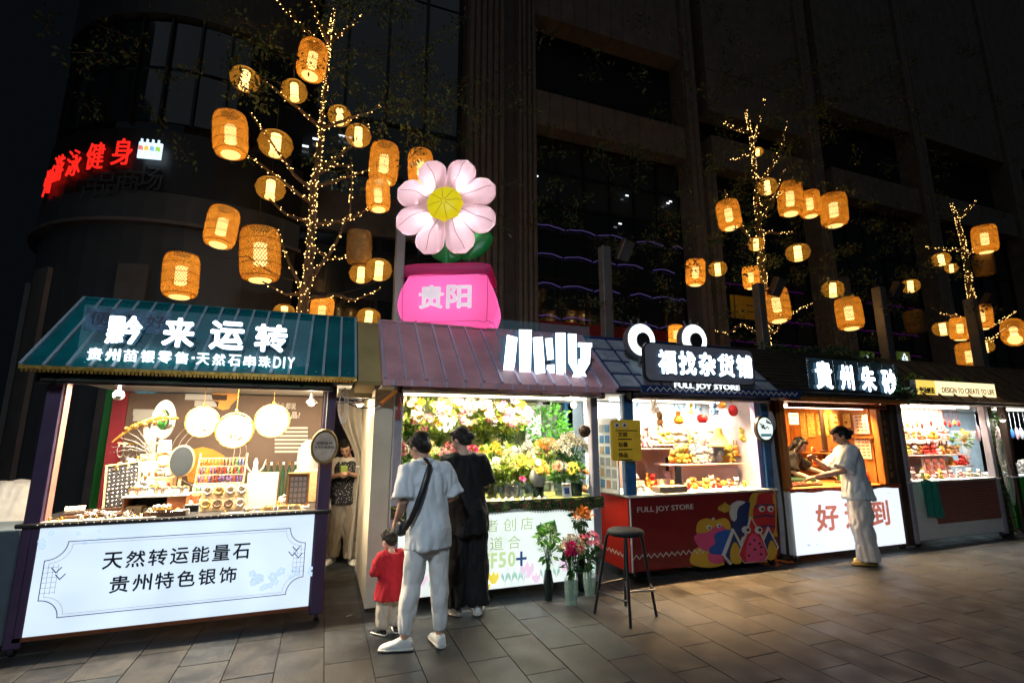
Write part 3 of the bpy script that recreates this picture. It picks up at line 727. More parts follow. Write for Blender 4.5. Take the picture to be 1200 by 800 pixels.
# white earring card on an easel, wooden cabinet
p = at(307,568,5.2); r = empty('display_board', (p.x,5.2,.936), 'white earring card board standing in front of the fans', 'display')
M = Matrix.Translation((p.x,5.2,.94))@Matrix.Rotation(R(-8),4,'X')
tf(MB().box(-.125,.125,0,.012,0,.315), M).build('card', cream, r)
tf(frame_rect(MB(), -.13,.13,-.005,.32,.002,.016,.006), M).build('frame', palewood, r)
mb = MB()
for i in range(10):
    for j in range(12): mb.ball((-.105+i*.0235, -.003, .025+j*.0245), .0035, 5, 4)
tf(mb, M).build('earrings', gilt, r, kind='stuff')
p = at(350,562,5.15); r = empty('display_cabinet', (p.x,5.15,.936), 'small wooden cabinet with small grey cards beside the right post', 'cabinet')
frame_rect(MB(), p.x-.095,p.x+.095,.955,1.25,5.12,5.19,.018).build('frame', wood, r)
MB().box(p.x-.08,p.x+.08,5.16,5.18,.97,1.235).build('backing', mat('grey_felt', (.3,.28,.24), .8), r)
MB().bbox(p.x-.11,p.x+.11,5.08,5.23,.936,.955,.005).build('base', white, r)
mb = MB()
for i in range(4):
    for j in range(5): mb.box(p.x-.07+i*.037,p.x-.045+i*.037,5.15,5.155,.98+j*.05,1.015+j*.05)
mb.build('pendant_card', mat('pendant_card', (.55,.5,.42), .5), r, kind='stuff')
# boxes, trays
def box_item(name, px, py, Y, w_, d_, h_, m, label, cat='box', z=.936, rot=0):
    x = at(px, py, Y).x; M = Matrix.Translation((x,Y,z))@Matrix.Rotation(rot,4,'Z')
    return tf(MB().bbox(-w_/2,w_/2,-d_/2,d_/2,0,h_,.004), M).build(name, m, label=label, cat=cat)
box_item('jewellery_box', 222, 583, 5.45, .17, .14, .12, brownbox, 'brown wooden jewellery box below the oval mirror')
box_item('price_card', 236, 558, 5.5, .12, .02, .2, cream, 'cream price card standing on the right of the oval mirror', 'card')
p = at(225,592,5.12); r = empty('photo_frame', (p.x,5.12,.936), 'small black chalk card in a cream frame at the counter edge', 'frame')
frame_rect(MB(), p.x-.06,p.x+.06,.938,1.01,5.11,5.125,.01).build('frame', cream, r); MB().box(p.x-.05,p.x+.05,5.118,5.122,.948,1.0).build('panel', blackvelvet, r)
def tray(px, py, Y, w_, d_, n, label, m=darkwood, item=silver, rot=0, tilt=0):
    x = at(px, py, Y).x; M = Matrix.Translation((x,Y,.94))@Matrix.Rotation(rot,4,'Z')@Matrix.Rotation(tilt,4,'X')
    r = empty('tray', (x,Y,.94), label, 'tray')
    mb = MB().box(-w_/2,w_/2,-d_/2,d_/2,0,.008); frame_rect(mb, 0,0,0,0,0,0,0) if 0 else None
    for a in ((-w_/2,w_/2,-d_/2,-d_/2+.008),(-w_/2,w_/2,d_/2-.008,d_/2),(-w_/2,-w_/2+.008,-d_/2+.008,d_/2-.008),(w_/2-.008,w_/2,-d_/2+.008,d_/2-.008)): mb.box(*a,.008,.035)
    tf(mb, M).build('rim', m, r)
    me = None
    for k in range(n):
        q = Vector((random.uniform(-w_/2+.03,w_/2-.03), random.uniform(-d_/2+.03,d_/2-.03), .014+.008*(k % 3)))
        tf(MB().torus(q, random.uniform(.014,.024), .005, 10, 5, Matrix.Rotation(random.uniform(-.6,.6),3,'X')), M).build('bracelet', item, r, smooth='all')
random.seed(8)
tray(120, 590, 5.2, .42, .22, 26, 'dark wooden tray of silver bracelets at the left end of the counter', tilt=R(6), rot=R(8))
tray(187, 570, 5.4, .3, .2, 14, 'raised tray of gilt bangles behind the silver tray', palewood, gilt)
tray(330, 598, 5.05, .3, .12, 12, 'shallow tray of gilt chains under the white card board', palewood, gilt)
tray(195, 600, 5.05, .3, .12, 14, 'small dark tray of pendants in front of the brown box', darkwood, silver)
x = at(88,585,5.15).x; r = empty('bracelet_roll', (x,5.15,.936), 'white beaded roll on a block at the far left of the counter', 'display')
MB().tube([(x-.05,5.13,1.0),(x+.07,5.17,1.0)], .032, 14).build('roll', mat('bead_white', (.75,.68,.55), .5, 0, .2, 60, .8, 120), r, smooth=True)
MB().bbox(x-.07,x+.09,5.1,5.2,.936,.965,.005).build('block', darkwood, r)
random.seed(21)
trink = [MB().ball((0,0,.02), (.018,.014,.02), 7, 5).ball((0,0,.05), .012, 6, 4).mesh('trinket', mats=[silver], smooth='all'),
         MB().torus((0,0,.02), .018, .006, 10, 5, Matrix.Rotation(R(80),3,'X')).mesh('trinket', mats=[gilt], smooth='all'),
         MB().lathe([(.012,0),(.02,.01),(.008,.03),(.016,.05),(.004,.06)], n=8).mesh('trinket', mats=[cream], smooth='all')]
def scatter(protos, name, par, n, fn):
    for k in range(n):
        p_, s_ = fn(k); o = bpy.data.objects.new(name, random.choice(protos)); col.objects.link(o); o.parent = par; o.location = p_-ROOT[par.name]
        o.rotation_euler = (0,0,random.uniform(0,6.3)); o.scale = (s_,)*3
linen = mat('linen_mat', (.6,.5,.36), .8, 0, .2, 20)
def dmat(x0, x1, y0, y1, n, lab, z=.936, smin=.8, smax=1.6, m=linen):
    r = empty('display_mat', ((x0+x1)/2,(y0+y1)/2,z), lab, 'display'); MB().bbox(x0,x1,y0,y1,z,z+.006,.003).build('mat', m, r)
    scatter(trink, 'trinket', r, n, lambda k: (Vector((x0+.02+(x1-x0-.04)*random.random(), random.uniform(y0+.02,y1-.02), z+.007)), random.uniform(smin,smax)))
dmat(-1.15,-.3,5.28,5.42,26,'long linen mat of trinkets below the bead rack')
dmat(-2.0,-1.25,4.965,5.06,24,'narrow mat of small silver pieces at the left front edge of the counter', smin=.5, smax=.9)
dmat(-.78,-.12,4.965,5.0,16,'narrow mat of small gilt pieces at the right front edge of the counter', smin=.5, smax=.8)
# low brown console with a white top, a row of round boxes on it, small things in its dark opening
xc0, xc1 = at(150,575,5.3).x, at(222,575,5.3).x
r = empty('console', ((xc0+xc1)/2,5.3,.936), 'low brown wooden console with a pale top at the middle left of the counter', 'console')
MB().bbox(xc0-.01,xc1+.01,5.2,5.42,1.07,1.085,.004).build('top', cream, r)
MB().box(xc1-.012,xc1,5.21,5.41,.936,1.069).build('side_panel', brownbox, r); MB().box(xc0,xc0+.012,5.21,5.41,.936,1.069).build('side_panel', brownbox, r); MB().box(xc1-.14,xc1-.013,5.205,5.215,.936,1.069).build('front_panel', brownbox, r); MB().box(xc0+.012,xc1-.014,5.4,5.41,.936,1.069).build('back_panel', blackvelvet, r)
random.seed(40)
for i in range(9):
    x = xc0+.05+i*(xc1-xc0-.08)/8; q = empty('compact', (x,5.27,1.086), 'round pale compact, %s from left on the brown console' % ORD[i], 'compact', 'round compacts on the console')
    tf(MB().tube([(0,-.008,0),(0,.008,0)], .034, 16), Matrix.Translation((x,5.27,1.12))@Matrix.Rotation(R(random.uniform(-15,15)),4,'Z')@Matrix.Rotation(R(-8),4,'X')).build('disc', random.choice((cream, white, pkc := mat('pale_pink_enamel', (.75,.5,.45), .4))), q, smooth=True)
    tf(MB().torus((0,0,0), .034, .004, 16, 5, Matrix.Rotation(R(90),3,'X')), Matrix.Translation((x,5.262,1.12))).build('rim', random.choice((gilt, silver)), q, smooth='all')
dmat(xc0+.02, xc0+.26, 5.34, 5.41, 12, 'narrow mat of trinkets behind the row of round compacts', z=1.086, smin=1.3, smax=2.0)
for k, (px, py_, Y, hh, lb_) in enumerate(((150,540,5.55,.34,'tall gilt riser of trinkets behind the black earring board'),(172,540,5.6,.42,'tallest cream riser of trinkets left of the oval mirror'),(196,540,5.62,.28,'low gilt riser of trinkets directly left of the oval mirror'))):
    x = at(px,py_,Y).x; r = empty('riser', (x,Y,.936), lb_, 'riser'); MB().bbox(x-.08,x+.08,Y-.06,Y+.06,.936,.936+hh,.006).build('block', (palewood, cream, palewood)[k], r)
    scatter(trink, 'trinket', r, 7, lambda q: (Vector((x-.065+.13*random.random(), Y-.05+.08*random.random(), .937+hh)), random.uniform(1.2,2.0)))
    for j in range(5): MB().ball((x-.05+.025*j, Y-.068, .936+hh*.75-.03*(j%2)), (.012,.006,.02), 6, 5).build('pendant', random.choice((silver,gilt,redside)), r, smooth='all')
x = at(190,592,5.12).x; r = empty('cake_tray', (x,5.12,.936), 'small round pedestal tray of round beads before the console opening', 'tray')
MB().lathe([(.03,0),(.012,.01),(.012,.035),(.075,.045),(.075,.052)], (x,5.12,.936), 20).build('pedestal', gilt, r, smooth=True)
for i in range(8): MB().ball((x+.052*math.cos(i*.785),5.12+.052*math.sin(i*.785),1.002), .016, 8, 6).build('bead', random.choice((cream, silver, cream)), r, smooth='all')
for k, (px, lb_) in enumerate(((176,'heap of white beads before the console'),(207,'heap of gilt chain beside the round pedestal tray'))):
    x = at(px,595,5.08).x; r = empty('bead_heap', (x,5.08,.936), lb_, 'beads')
    for i in range(22): q = random.gauss(0,.03); MB().ball((x+q,5.08+random.gauss(0,.012),.945+max(0,.035-abs(q))*random.random()*1.6), .011, 6, 5).build('bead', (cream, gilt)[k], r, smooth='all')
r = empty('necklace_bust', (-1.42,5.72,.936), 'pale bust hung with beads behind the stepped stand', 'bust')
MB().rings([(-1.42,5.72,.94,.06,.05),(-1.42,5.72,1.2,.03,.03),(-1.42,5.72,1.3,.1,.05),(-1.42,5.72,1.4,.09,.045),(-1.42,5.72,1.45,.035,.03),(-1.42,5.72,1.55,.03,.028)], 14).build('bust', cream, r, smooth='all')
MB().torus((-1.42,5.665,1.37), .06, .009, 18, 6, Matrix.Rotation(R(80),3,'X')).build('necklace', MATS['bead_2'], r, smooth='all')
r = empty('hanging_necklaces', (-1.7,5.6,1.4), 'bundle of silver necklaces hanging on a rod over the black board', 'necklaces')
MB().tube([(-1.78,5.6,1.52),(-1.38,5.6,1.52)], .008, 6).build('rod', gilt, r)
for k in range(8): MB().torus((-1.75+k*.048,5.6,1.46), .055, .005, 16, 5, Matrix.Rotation(R(90),3,'X')@Matrix.Diagonal((.5,1.1,1))).build('necklace', random.choice((silver, gilt, cream)), r, smooth='all')
box_item('jewellery_box', 205, 583, 5.5, .2, .12, .09, darkwood, 'dark open jewellery box beside the brown one')
box_item('jewellery_box', 160, 583, 5.3, .12, .1, .06, palewood, 'pale wooden jewellery box near the silver bracelet tray')
box_item('price_card', 219, 590, 5.02, .05, .01, .05, cream, 'tiny cream price card at the middle of the counter edge', 'card')
# glass dome and perfume jars at the right back
p = at(365,520,5.6)
MB().lathe([(.1,0),(.11,.1),(.1,.2),(.06,.27),(.01,.3)], (p.x-.02,5.6,1.25), 18).build('glass_dome', mat('frosted_glass', (.8,.78,.72), .3, alpha=.35), label='frosted glass dome standing behind the wooden cabinet', cat='dome', smooth=True)
MB().bbox(p.x-.14,p.x+.12,5.5,5.72,.936,1.248,.01).build('display_plinth', palewood, label='pale plinth under the frosted dome in the jewellery stall', cat='plinth')
random.seed(5)
for k in range(7):
    x = at(312+7*k,535,5.7).x; r = empty('bottle', (x,5.7,.936), 'dark green bottle, %s from left in the row behind the white card board' % ORD[k], 'bottle', 'dark bottles behind the card board')
    MB().lathe([(.02,0),(.02,.3),(.009,.33),(.009,.36)], (x,5.7,.936), 8).build('glass', mat('bottle_green', (.02,.06,.03), .15), r, smooth=True)
    MB().lathe([(.011,0),(.011,.03)], (x,5.7,1.296), 8).build('cap', white if k % 2 else gilt, r)
x = at(300,540,5.6).x; r = empty('statuette', (x,5.6,.936), 'white winged statuette rising between the bead rack and the card board', 'statuette')
MB().rings([(x,5.6,.936,.05,.05),(x,5.6,1.0,.03,.03),(x,5.6,1.2,.035,.03),(x,5.6,1.3,.02,.02),(x,5.6,1.33,.022,.022),(x,5.6,1.37,.006,.006)], 10).build('figure', cream, r, smooth='all')
for d in (-1,1): MB().tube([(x+.02*d,5.6,1.22),(x+.07*d,5.6,1.28),(x+.09*d,5.6,1.36)], [.02,.025,.005], 6, flat=.3).build('wing', cream, r, smooth='all')
# framed hanging mirror on the right post
p = at(380,523,4.9)
r = empty('mirror', (p.x,4.9,p.z-.16), 'oval brass-framed mirror with small lettering hanging on the right post', 'mirror')
mb = MB(); 
M = Matrix.Translation(p)@Matrix.Rotation(R(90),4,'X')@Matrix.Diagonal((.76,1,1,1))
mb.torus((0,0,0), .142, .016, 34, 8); tf(mb, M); mb.build('frame', mat('aged_brass', (.25,.18,.07), .4, .7, .3, 60, .5, 90), r, smooth='all')
mb = MB(); oval(mb, p.x, p.z, .1, .135, 4.895, 4.905); mb.build('glass', mat('pale_mirror', (.6,.5,.4), .15, .4, .4, 7, emit=.12), r)
mb = MB(); text(mb, '定制各种', p.x-.07,p.x+.07,p.z+.015,p.z+.045,4.891,.002,.01); text(mb, '天然手串银饰', p.x-.085,p.x+.085,p.z-.02,p.z+.008,4.891,.002,.01); mb.build('lettering', ink, r)
mb = MB().tube([(p.x,4.92,p.z+.14),(p.x,4.95,2.0)], .003, 5); mb.build('cord', white, r)
# security camera at the left of the stall
p = at(139,463,5.3); r = empty('security_camera', (p.x,5.3,p.z), 'round white security camera hanging under the left of the teal roof', 'camera')
MB().ball(p, (.045,.045,.045), 12, 8).build('housing', white, r, smooth='all'); MB().ball(p+Vector((.015,-.035,-.012)), .022, 10, 6).build('lens', black, r, smooth='all')
MB().tube([p+Vector((0,0,.03)), (p.x,5.3,2.065)], .012, 8).build('bracket', white, r)
# coiled white cable hanging on the right post
mb = MB()
for k in range(4): mb.torus((.13+.006*k,4.93-.012*k,1.86), .05+.008*k, .004, 20, 5, Matrix.Rotation(R(90),3,'X')@Matrix.Diagonal((.55,2.2,1)))
mb.build('coiled_cable', white, label='white cable coiled on a hook at the right post of the teal stall', cat='cable', smooth='all')
cable([(.13,4.95,1.95),(.62,4.95,2.03)], 'cable', 'white cable sagging between the teal stall and the flower stall', m=white, sag=.05, r=.006)
cable([(.13,4.97,1.93),(.64,4.97,2.02)], 'cable', 'black cable sagging below the white one beside the drape', sag=.12, r=.006)
# left of stall 1 : green-framed cyan board, metal cabinet, white bag
p0 = at(108,560,7.2); p1 = at(124,462,7.2); gx = at(120,560,7.2).x
r = empty('signboard', (p0.x,7.2,0), 'cyan lit signboard with a green side seen through the left of the teal stall', 'signboard')
MB().bbox(p0.x-.0,p0.x+.17,7.2,7.35,0,2.4,.01).build('green_side', mat('green_board', (.01,.12,.015), .5, emit=.12), r)
cx0 = p0.x+.175; 
MB().box(cx0, cx0+.3, 7.22,7.3,.65,2.35).build('lit_panel', glow('cyan_panel', (.1,.6,.85), .8), r)
mb = MB(); frame_rect(mb, cx0+.05,cx0+.25,1.75,2.2,7.21,7.218,.012)
for k in range(5): mb.box(cx0+.06,cx0+.22,7.21,7.218,1.45+.045*k,1.47+.045*k)
for k in range(5): mb.box(cx0+.09,cx0+.2,7.21,7.218,.8+.1*k,.82+.1*k)
mb.build('print', mat('teal_print', (.01,.12,.2), .5), r)
r = empty('cabinet', (-2.35,5.3,0), 'grey metal cabinet standing at the left side of the teal stall', 'cabinet')
MB().bbox(-2.75,-2.16,5.1,5.6,.05,.88,.01).build('body', mat('grey_cabinet', (.1,.13,.16), .5, .3), r)
for x in (-2.6,-2.35): MB().tube([(x,5.095,.7),(x,5.085,.7)], .012, 8).build('screw', steel, r)
rb = empty('chair', (-2.7,6.1,0), 'chair draped in a white cloth beside the grey cabinet', 'chair')
mb = MB().rings([(-2.75,6.1,.45,.26,.24),(-2.75,6.1,.6,.27,.25),(-2.72,6.1,.95,.22,.2),(-2.7,6.12,1.12,.2,.15),(-2.7,6.12,1.16,.16,.1)], 18)
mb.build('cloth', fabric_w, rb, remesh=.02, fold=(.03, 6, 1.5))
for dx in (-.2,.2):
    for dy in (-.15,.15): MB().tube([(-2.75+dx,6.1+dy,0),(-2.75+dx,6.1+dy,.5)], .015, 6).build('leg', steel, rb)
rb = empty('chair', (-1.75,6.3,0), 'pale plastic chair back seen behind the left end of the counter', 'chair')
MB().prism([(-1.9,.5),(-1.6,.5),(-1.62,.95),(-1.68,1.05),(-1.8,1.05),(-1.88,.95)], 6.28,6.31).build('backrest', mat('pale_plastic', (.35,.35,.36), .5), rb)
MB().box(-1.92,-1.58,5.95,6.3,.44,.47).build('seat', mat('pale_plastic', (.35,.35,.36)), rb)
for dx in (-.15,.15):
    for yy in (5.98,6.27): MB().tube([(-1.75+dx,yy,0),(-1.75+dx,yy,.45)], .015, 6).build('leg', steel, rb)
# between stalls: flashing panel, curtain
fl = mat('ochre_sheet', (.42,.3,.12), .6, 0, .2, 2)
mb = MB(); a = [sl(.255,-.02,-.02), sl(.465,-.02,-.02), sl(.465,1,-.02), sl(.255,1,-.02)]; mb.add(a+[q+Vector((0,.02,-.03)) for q in a], [(0,1,2,3),(7,6,5,4),(0,4,5,1),(1,5,6,2),(2,6,7,3),(3,7,4,0)])
r = empty('roof_infill', (.36,5.2,2.1), 'ochre sheet closing the gap between the teal and mauve roofs', 'roof panel')
mb.build('sheet', fl, r); MB().box(.1,.6,5.4,5.42,1.98,2.45).build('board', mat('dark_ply', (.09,.07,.04), .7), r)
MB().box(.26,.46,5.395,5.4,2.03,2.3).build('pale_patch', mat('pale_ply', (.35,.28,.15), .7), r)
cr = empty('curtain', (.4,6.85,0), 'white drape tied back in the gap between the first two stalls', 'curtain')
def drape(u, v):
    z = 2.0-1.92*v; k = min(1, v/.42); kk = k*k*(3-2*k)
    xl = .12+(.40-.12)*kk - (0 if v < .42 else (v-.42)*.12); xr = .68-.06*math.sin(math.pi*min(1, v*1.4))
    x = xl+(xr-xl)*u; return Vector((x, 6.85+.045*math.sin(u*(20 if v < 1 else 20)+v*1.2)*(1-.4*abs(v-.42))+.012*noise.noise(Vector((u*9,v*7,3))), z))
MB().sheet(drape, 50, 40).build('cloth', curtain_m, cr, smooth='all')
MB().tube([(.4,6.78,1.2),(.5,6.77,1.19),(.66,6.8,1.23)], .012, 6).build('tie', white, cr, smooth=True)
MB().tube([(.05,6.88,2.02),(.72,6.88,2.02)], .012, 8).build('rod', steel, cr)
bg_ = empty('hanging_bulb', (.34,5.75,1.9), 'bare bulb hanging in the gap between the teal and mauve stalls', 'lamp'); spot_bulb(bg_, Vector((.34,5.75,1.93)), 26, (1,.74,.42)); MB().tube([(.34,5.75,1.98),(.34,5.75,2.1)], .004, 5).build('cord', black, bg_)
MB().box(-.3,1.0,7.9,7.95,0,2.5).build('backcloth', mat('dark_tarpaulin', (.02,.02,.022), .8), label='dark tarpaulin hanging behind the gap between the first two stalls', cat='tarpaulin')

# ------------------------------------------------------------------ flowers
PET = {}
def petal_mat(nm, c): return mat('petal_'+nm, c, .6, 0, .12, 30, transl=.25)
PCOL = {'white': (.72,.66,.56), 'cream': (.70,.56,.28), 'yellow': (.75,.48,.02), 'pink': (.75,.2,.3), 'magenta': (.65,.01,.12), 'orange': (.8,.22,.02), 'peach': (.82,.42,.25), 'lilac': (.55,.35,.6), 'rose': (.75,.12,.2), 'lime': (.45,.6,.08)}
leafm = mat('leaf_green', (.07,.2,.025), .5, 0, .4, 12, transl=.3); leafy = mat('leaf_yellow_green', (.3,.42,.04), .5, 0, .3, 12, transl=.3); leafd = mat('leaf_dark', (.02,.075,.02), .5, 0, .4, 12, transl=.2)
def head_mesh(kind, c):
    k = (kind, c)
    if k in PET: return PET[k]
    mb = MB(); random.seed(hash(kind) % 7 if 0 else len(kind))
    layers = {'rose': [(8,1,.25),(7,.75,.7),(5,.45,1.1)], 'daisy': [(12,1,.12)], 'puff': [], 'lily': [(6,1.25,.75)], 'sun': [(16,1.1,.1),(14,.95,.35)]}[kind]
    for n, rr, el in layers:
        for i in range(n):
            a = 2*math.pi*i/n+rr*3; ca, sa = math.cos(a), math.sin(a); wd = rr*2.4/n*(1.25 if kind != 'lily' else .9)
            def P_(d, s, h): return (ca*d-sa*s, sa*d+ca*s, h)
            mb.add([P_(.1*rr,0,.0), P_(.55*rr,-wd*.5,el*.4*rr-.05), P_(rr*.95,-wd*.25,el*rr*.9), P_(rr,0,el*rr), P_(rr*.95,wd*.25,el*rr*.9), P_(.55*rr,wd*.5,el*.4*rr-.05)], [(0,1,2,3),(0,3,4,5)])
    ms = [petal_mat(c, PCOL[c])]
    if kind in ('daisy', 'sun'): mb.k = 1; mb.ball((0,0,.08), (.34,.34,.16) if kind == 'daisy' else (.5,.5,.18), 8, 5); ms.append(mat('flower_eye', (.6,.35,.02) if kind == 'daisy' else (.08,.03,.01), .8))
    if kind == 'puff':
        for i in range(26):
            v = Vector((random.gauss(0,1), random.gauss(0,1), abs(random.gauss(0,.8)))).normalized()*random.uniform(.5,1.1); mb.ball(v, .17, 5, 4)
    PET[k] = mb.mesh('blossom', mats=ms, smooth='all' if kind == 'puff' else False); return PET[k]
def leaves(mb, c, rad, n, size, squash=1, seed=0, droop=0):
    rnd = random.Random(seed)
    for i in range(n):
        v = Vector((rnd.gauss(0,1), rnd.gauss(0,1), rnd.gauss(0,1))).normalized(); p = Vector(c)+Vector((v.x*rad, v.y*rad, v.z*rad*squash))*rnd.uniform(.35,1)**.6
        d = (v+Vector((rnd.gauss(0,.5),rnd.gauss(0,.5),rnd.gauss(0,.5)-droop))).normalized(); s = d.cross(Vector((rnd.gauss(0,1),rnd.gauss(0,1),rnd.gauss(0,1)))).normalized()
        L = size*rnd.uniform(.7,1.3); mb.add([p, p+d*L*.5+s*L*.22, p+d*L, p+d*L*.5-s*L*.22], [(0,1,2,3)])
bucket_m = mat('dark_bucket', (.01,.03,.04), .25, .3); vase_g = mat('vase_glass', (.6,.75,.65), .06, alpha=.3); paper_m = mat('wrapping_paper', (.75,.72,.68), .7, transl=.3)
def bouquet(x, y, z, rad, h, cols, vessel, label, nb=12, kind=None, leafmat=None, cat='flowers', group=None, vr=.055, hs=.05, spread=1, seed=None):
    rnd = random.Random(seed if seed is not None else int(x*977+y*131)); r = empty('flower_bucket' if vessel == 'bucket' else 'flower_vase', (x,y,z), label, cat, group)
    vh = h*.45
    if vessel == 'bucket': MB().lathe([(vr*.8,0),(vr,vh),(vr*1.06,vh),(vr*1.06,vh+.008),(vr*.94,vh+.008),(vr*.7,.02)], (x,y,z), 16, cap=True).build('bucket', bucket_m, r, smooth=True)
    elif vessel == 'glass':
        MB().lathe([(vr*.75,0),(vr,vh*.5),(vr,vh),(vr*.94,vh),(vr*.92,vh*.5),(vr*.7,.012)], (x,y,z), 16).build('vase', vase_g, r, smooth=True)
        MB().lathe([(vr*.7,.012),(vr*.86,vh*.45)], (x,y,z), 14).build('water', mat('green_water', (.1,.25,.1), .1, alpha=.5), r)
    else: MB().lathe([(vr*.7,0),(vr,vh*.6),(vr*.6,vh),(vr*.5,vh)], (x,y,z), 16).build('vase', vessel, r, smooth=True)
    st = MB(); lf_ = MB(); c = Vector((x, y, z+h))
    for i in range(int(nb*1.35)):
        a = rnd.uniform(0, 6.28); q = rad*math.sqrt(rnd.random()); 
        p = c+Vector((q*math.cos(a), q*math.sin(a)*.8-.02, (rad*.75*(1-(q/rad)**2)-.02+rnd.uniform(-.04,.04))*spread))
        st.tube([(x+rnd.uniform(-.4,.4)*vr, y+rnd.uniform(-.4,.4)*vr, z+.03), (x+rnd.uniform(-.5,.5)*vr, y, z+vh), p], .003, 4, cap=False)
        cc = rnd.choice(cols); k = kind or rnd.choice(('rose','rose','daisy','puff'))
        o = bpy.data.objects.new('blossom', head_mesh(k, cc)); col.objects.link(o); o.parent = r; o.location = p-ROOT[r.name]
        n_ = Vector((p.x-c.x, p.y-c.y-rad*.7, rad*1.0)); o.rotation_euler = n_.to_track_quat('Z','Y').to_euler(); o.scale = (hs*rnd.uniform(.75,1.2),)*3
    st.build('stems', leafm, r, kind='stuff')
    leaves(lf_, (x,y,z+h-.02), rad*.95, 95, .07, .7, rnd.random()); leaves(lf_, (x,y,z+vh+(h-vh)*.45), rad*.5, 30, .08, 1.3, rnd.random())
    lf_.build('foliage', leafmat or rnd.choice((leafm, leafy)), r, kind='stuff'); return r

# ================================================================== STALL 2 : mauve roof, flowers
s2 = stall('mauve-roofed flower stall with the giant daisy on its roof, second from the left', 1.75)
greypost = mat('grey_post', (.33,.31,.36), .5)
posts(s2, .62, 2.9, .09, greypost)
roof(s2, .47, 3.02, mauve, mauve_rib, 13)
wheels(s2, .62, 2.9); roller(s2, .66, 2.94, alu)
mb = MB(); vf = MB().box(.47, 2.98, 4.69, 4.7, 2.05, 2.108).build('roof_valance', mauve, s2)
for k in range(15): MB().box(.56+k*.17,.58+k*.17,4.682,4.689,2.05,2.108).build('valance_rib', mauve_rib, vf)
crm = mat('cream_board', (.62,.55,.42), .6, 0, .12, 3)
MB().box(.44,.615,5.03,5.06,.04,2.04).build('side_board', crm, s2)
MB().box(.44,.46,5.065,6.6,.04,2.04).build('side_wall', crm, s2)
MB().tube([(.6,4.75,2.0),(.5,5.0,1.9)], .02, 8).build('awning_arm', mat('orange_arm', (.7,.25,.03), .5), s2)
MB().bbox(.66, 2.9, 4.99, 5.08, .09, .86, .01).build('counter_front', white, s2)
MB().box(.68, 2.85, 4.975, 4.988, .1, .81).build('lightbox_face', lightbox2, s2)
MB().bbox(.62, 2.92, 4.95, 5.85, .9, .93, .008).build('counter_top', mat('green_counter', (.3,.3,.08), .6, 0, .4, 14), s2)
# floral cloth
def cloth(u, v):
    x = .63+2.3*u; return Vector((x, 4.955-.012*v+.012*math.sin(u*60)*v-.004, .934-(.115+.02*math.sin(u*9)+.01*math.sin(u*31))*v))
cm = bpy.data.materials.new('floral_cloth'); cm.use_nodes = True; nt = cm.node_tree; b_ = nt.nodes['Principled BSDF']; MATS['floral_cloth'] = cm
vo = nt.nodes.new('ShaderNodeTexVoronoi'); vo.inputs['Scale'].default_value = 22; tc = nt.nodes.new('ShaderNodeTexCoord'); nt.links.new(tc.outputs['Object'], vo.inputs[0])
rp = nt.nodes.new('ShaderNodeValToRGB'); rp.color_ramp.interpolation = 'CONSTANT'; e = rp.color_ramp.elements; e[0].color = (.3,.06,.04,1); e[1].position = .25; e[1].color = (.02,.035,.015,1)
e2 = e.new(.5); e2.color = (.05,.09,.02,1); e3 = e.new(.75); e3.color = (.012,.016,.01,1); nt.links.new(vo.outputs['Distance'], rp.inputs[0]); nt.links.new(rp.outputs[0], b_.inputs[0]); b_.inputs['Roughness'].default_value = .9
MB().sheet(cloth, 90, 5).build('floral_cloth', cm, s2, smooth='all')
lace = MB()
for k in range(75): x = .66+k*.0295; u = (x-.63)/2.3; lace.ball((x, 4.94, .934-(.115+.02*math.sin(u*9)+.01*math.sin(u*31))-.006), (.012,.004,.012), 6, 4)
lace.build('lace_edge', mat('lace', (.6,.62,.6), .8), s2, kind='stuff')
# lightbox print
y = 4.969; pg = glow('print_pale_green', (.62,.8,.42), .85); pgr = mat('print_grey_green', (.4,.5,.3), .6, emit=.95)
for i, ch in enumerate('经营者创店'):
    text(mb2 := MB(), ch, 1.19+.19*i, 1.33+.19*i, .635, .76, y, .003, .004); mb2.build('character', pgr, s2)
for i, ch in enumerate('志同道合'):
    text(mb2 := MB(), ch, 1.24+.19*i, 1.38+.19*i, .46, .59, y, .003, .004); mb2.build('character', pgr, s2)
for i, (ch, x) in enumerate((('F',1.55),('F',1.63),('5',1.71),('0',1.81))):
    text(mb2 := MB(), ch, x, x+.085 if ch != 'F' else x+.07, .29, .44, y, .003, .05); mb2.build('character', pg, s2)
MB().box(1.945,1.97,y-.002,y+.002,.29,.43).box(1.9,1.944,y-.002,y+.002,.348,.372).box(1.971,2.015,y-.002,y+.002,.348,.372).build('plus_mark', mat('print_blue', (.05,.12,.3), .5, emit=.4), s2)
def tulip(x, z, s_, m):
    t = MB(); t.prism([(x-.5*s_,z+.6*s_),(x-.55*s_,z),(x-.2*s_,z-.5*s_),(x+.2*s_,z-.5*s_),(x+.55*s_,z),(x+.5*s_,z+.6*s_),(x+.22*s_,z+.25*s_),(x,z+.7*s_),(x-.22*s_,z+.25*s_)], y-.001, y+.003); t.build('printed_tulip', m, s2)
tulip(1.66,.2,.1,glow('print_yellow', (1,.8,.1), .85)); tulip(1.6,.13,.05,MATS['print_yellow'])
pp = glow('print_pale_pink', (.93,.7,.88), .9)
for x, z, s_ in ((2.02,.24,.14),(2.12,.16,.09),(2.45,.26,.12),(2.7,.2,.1),(1.2,.2,.12),(.95,.25,.1),(2.62,.3,.07)): tulip(x,z,s_,pp)
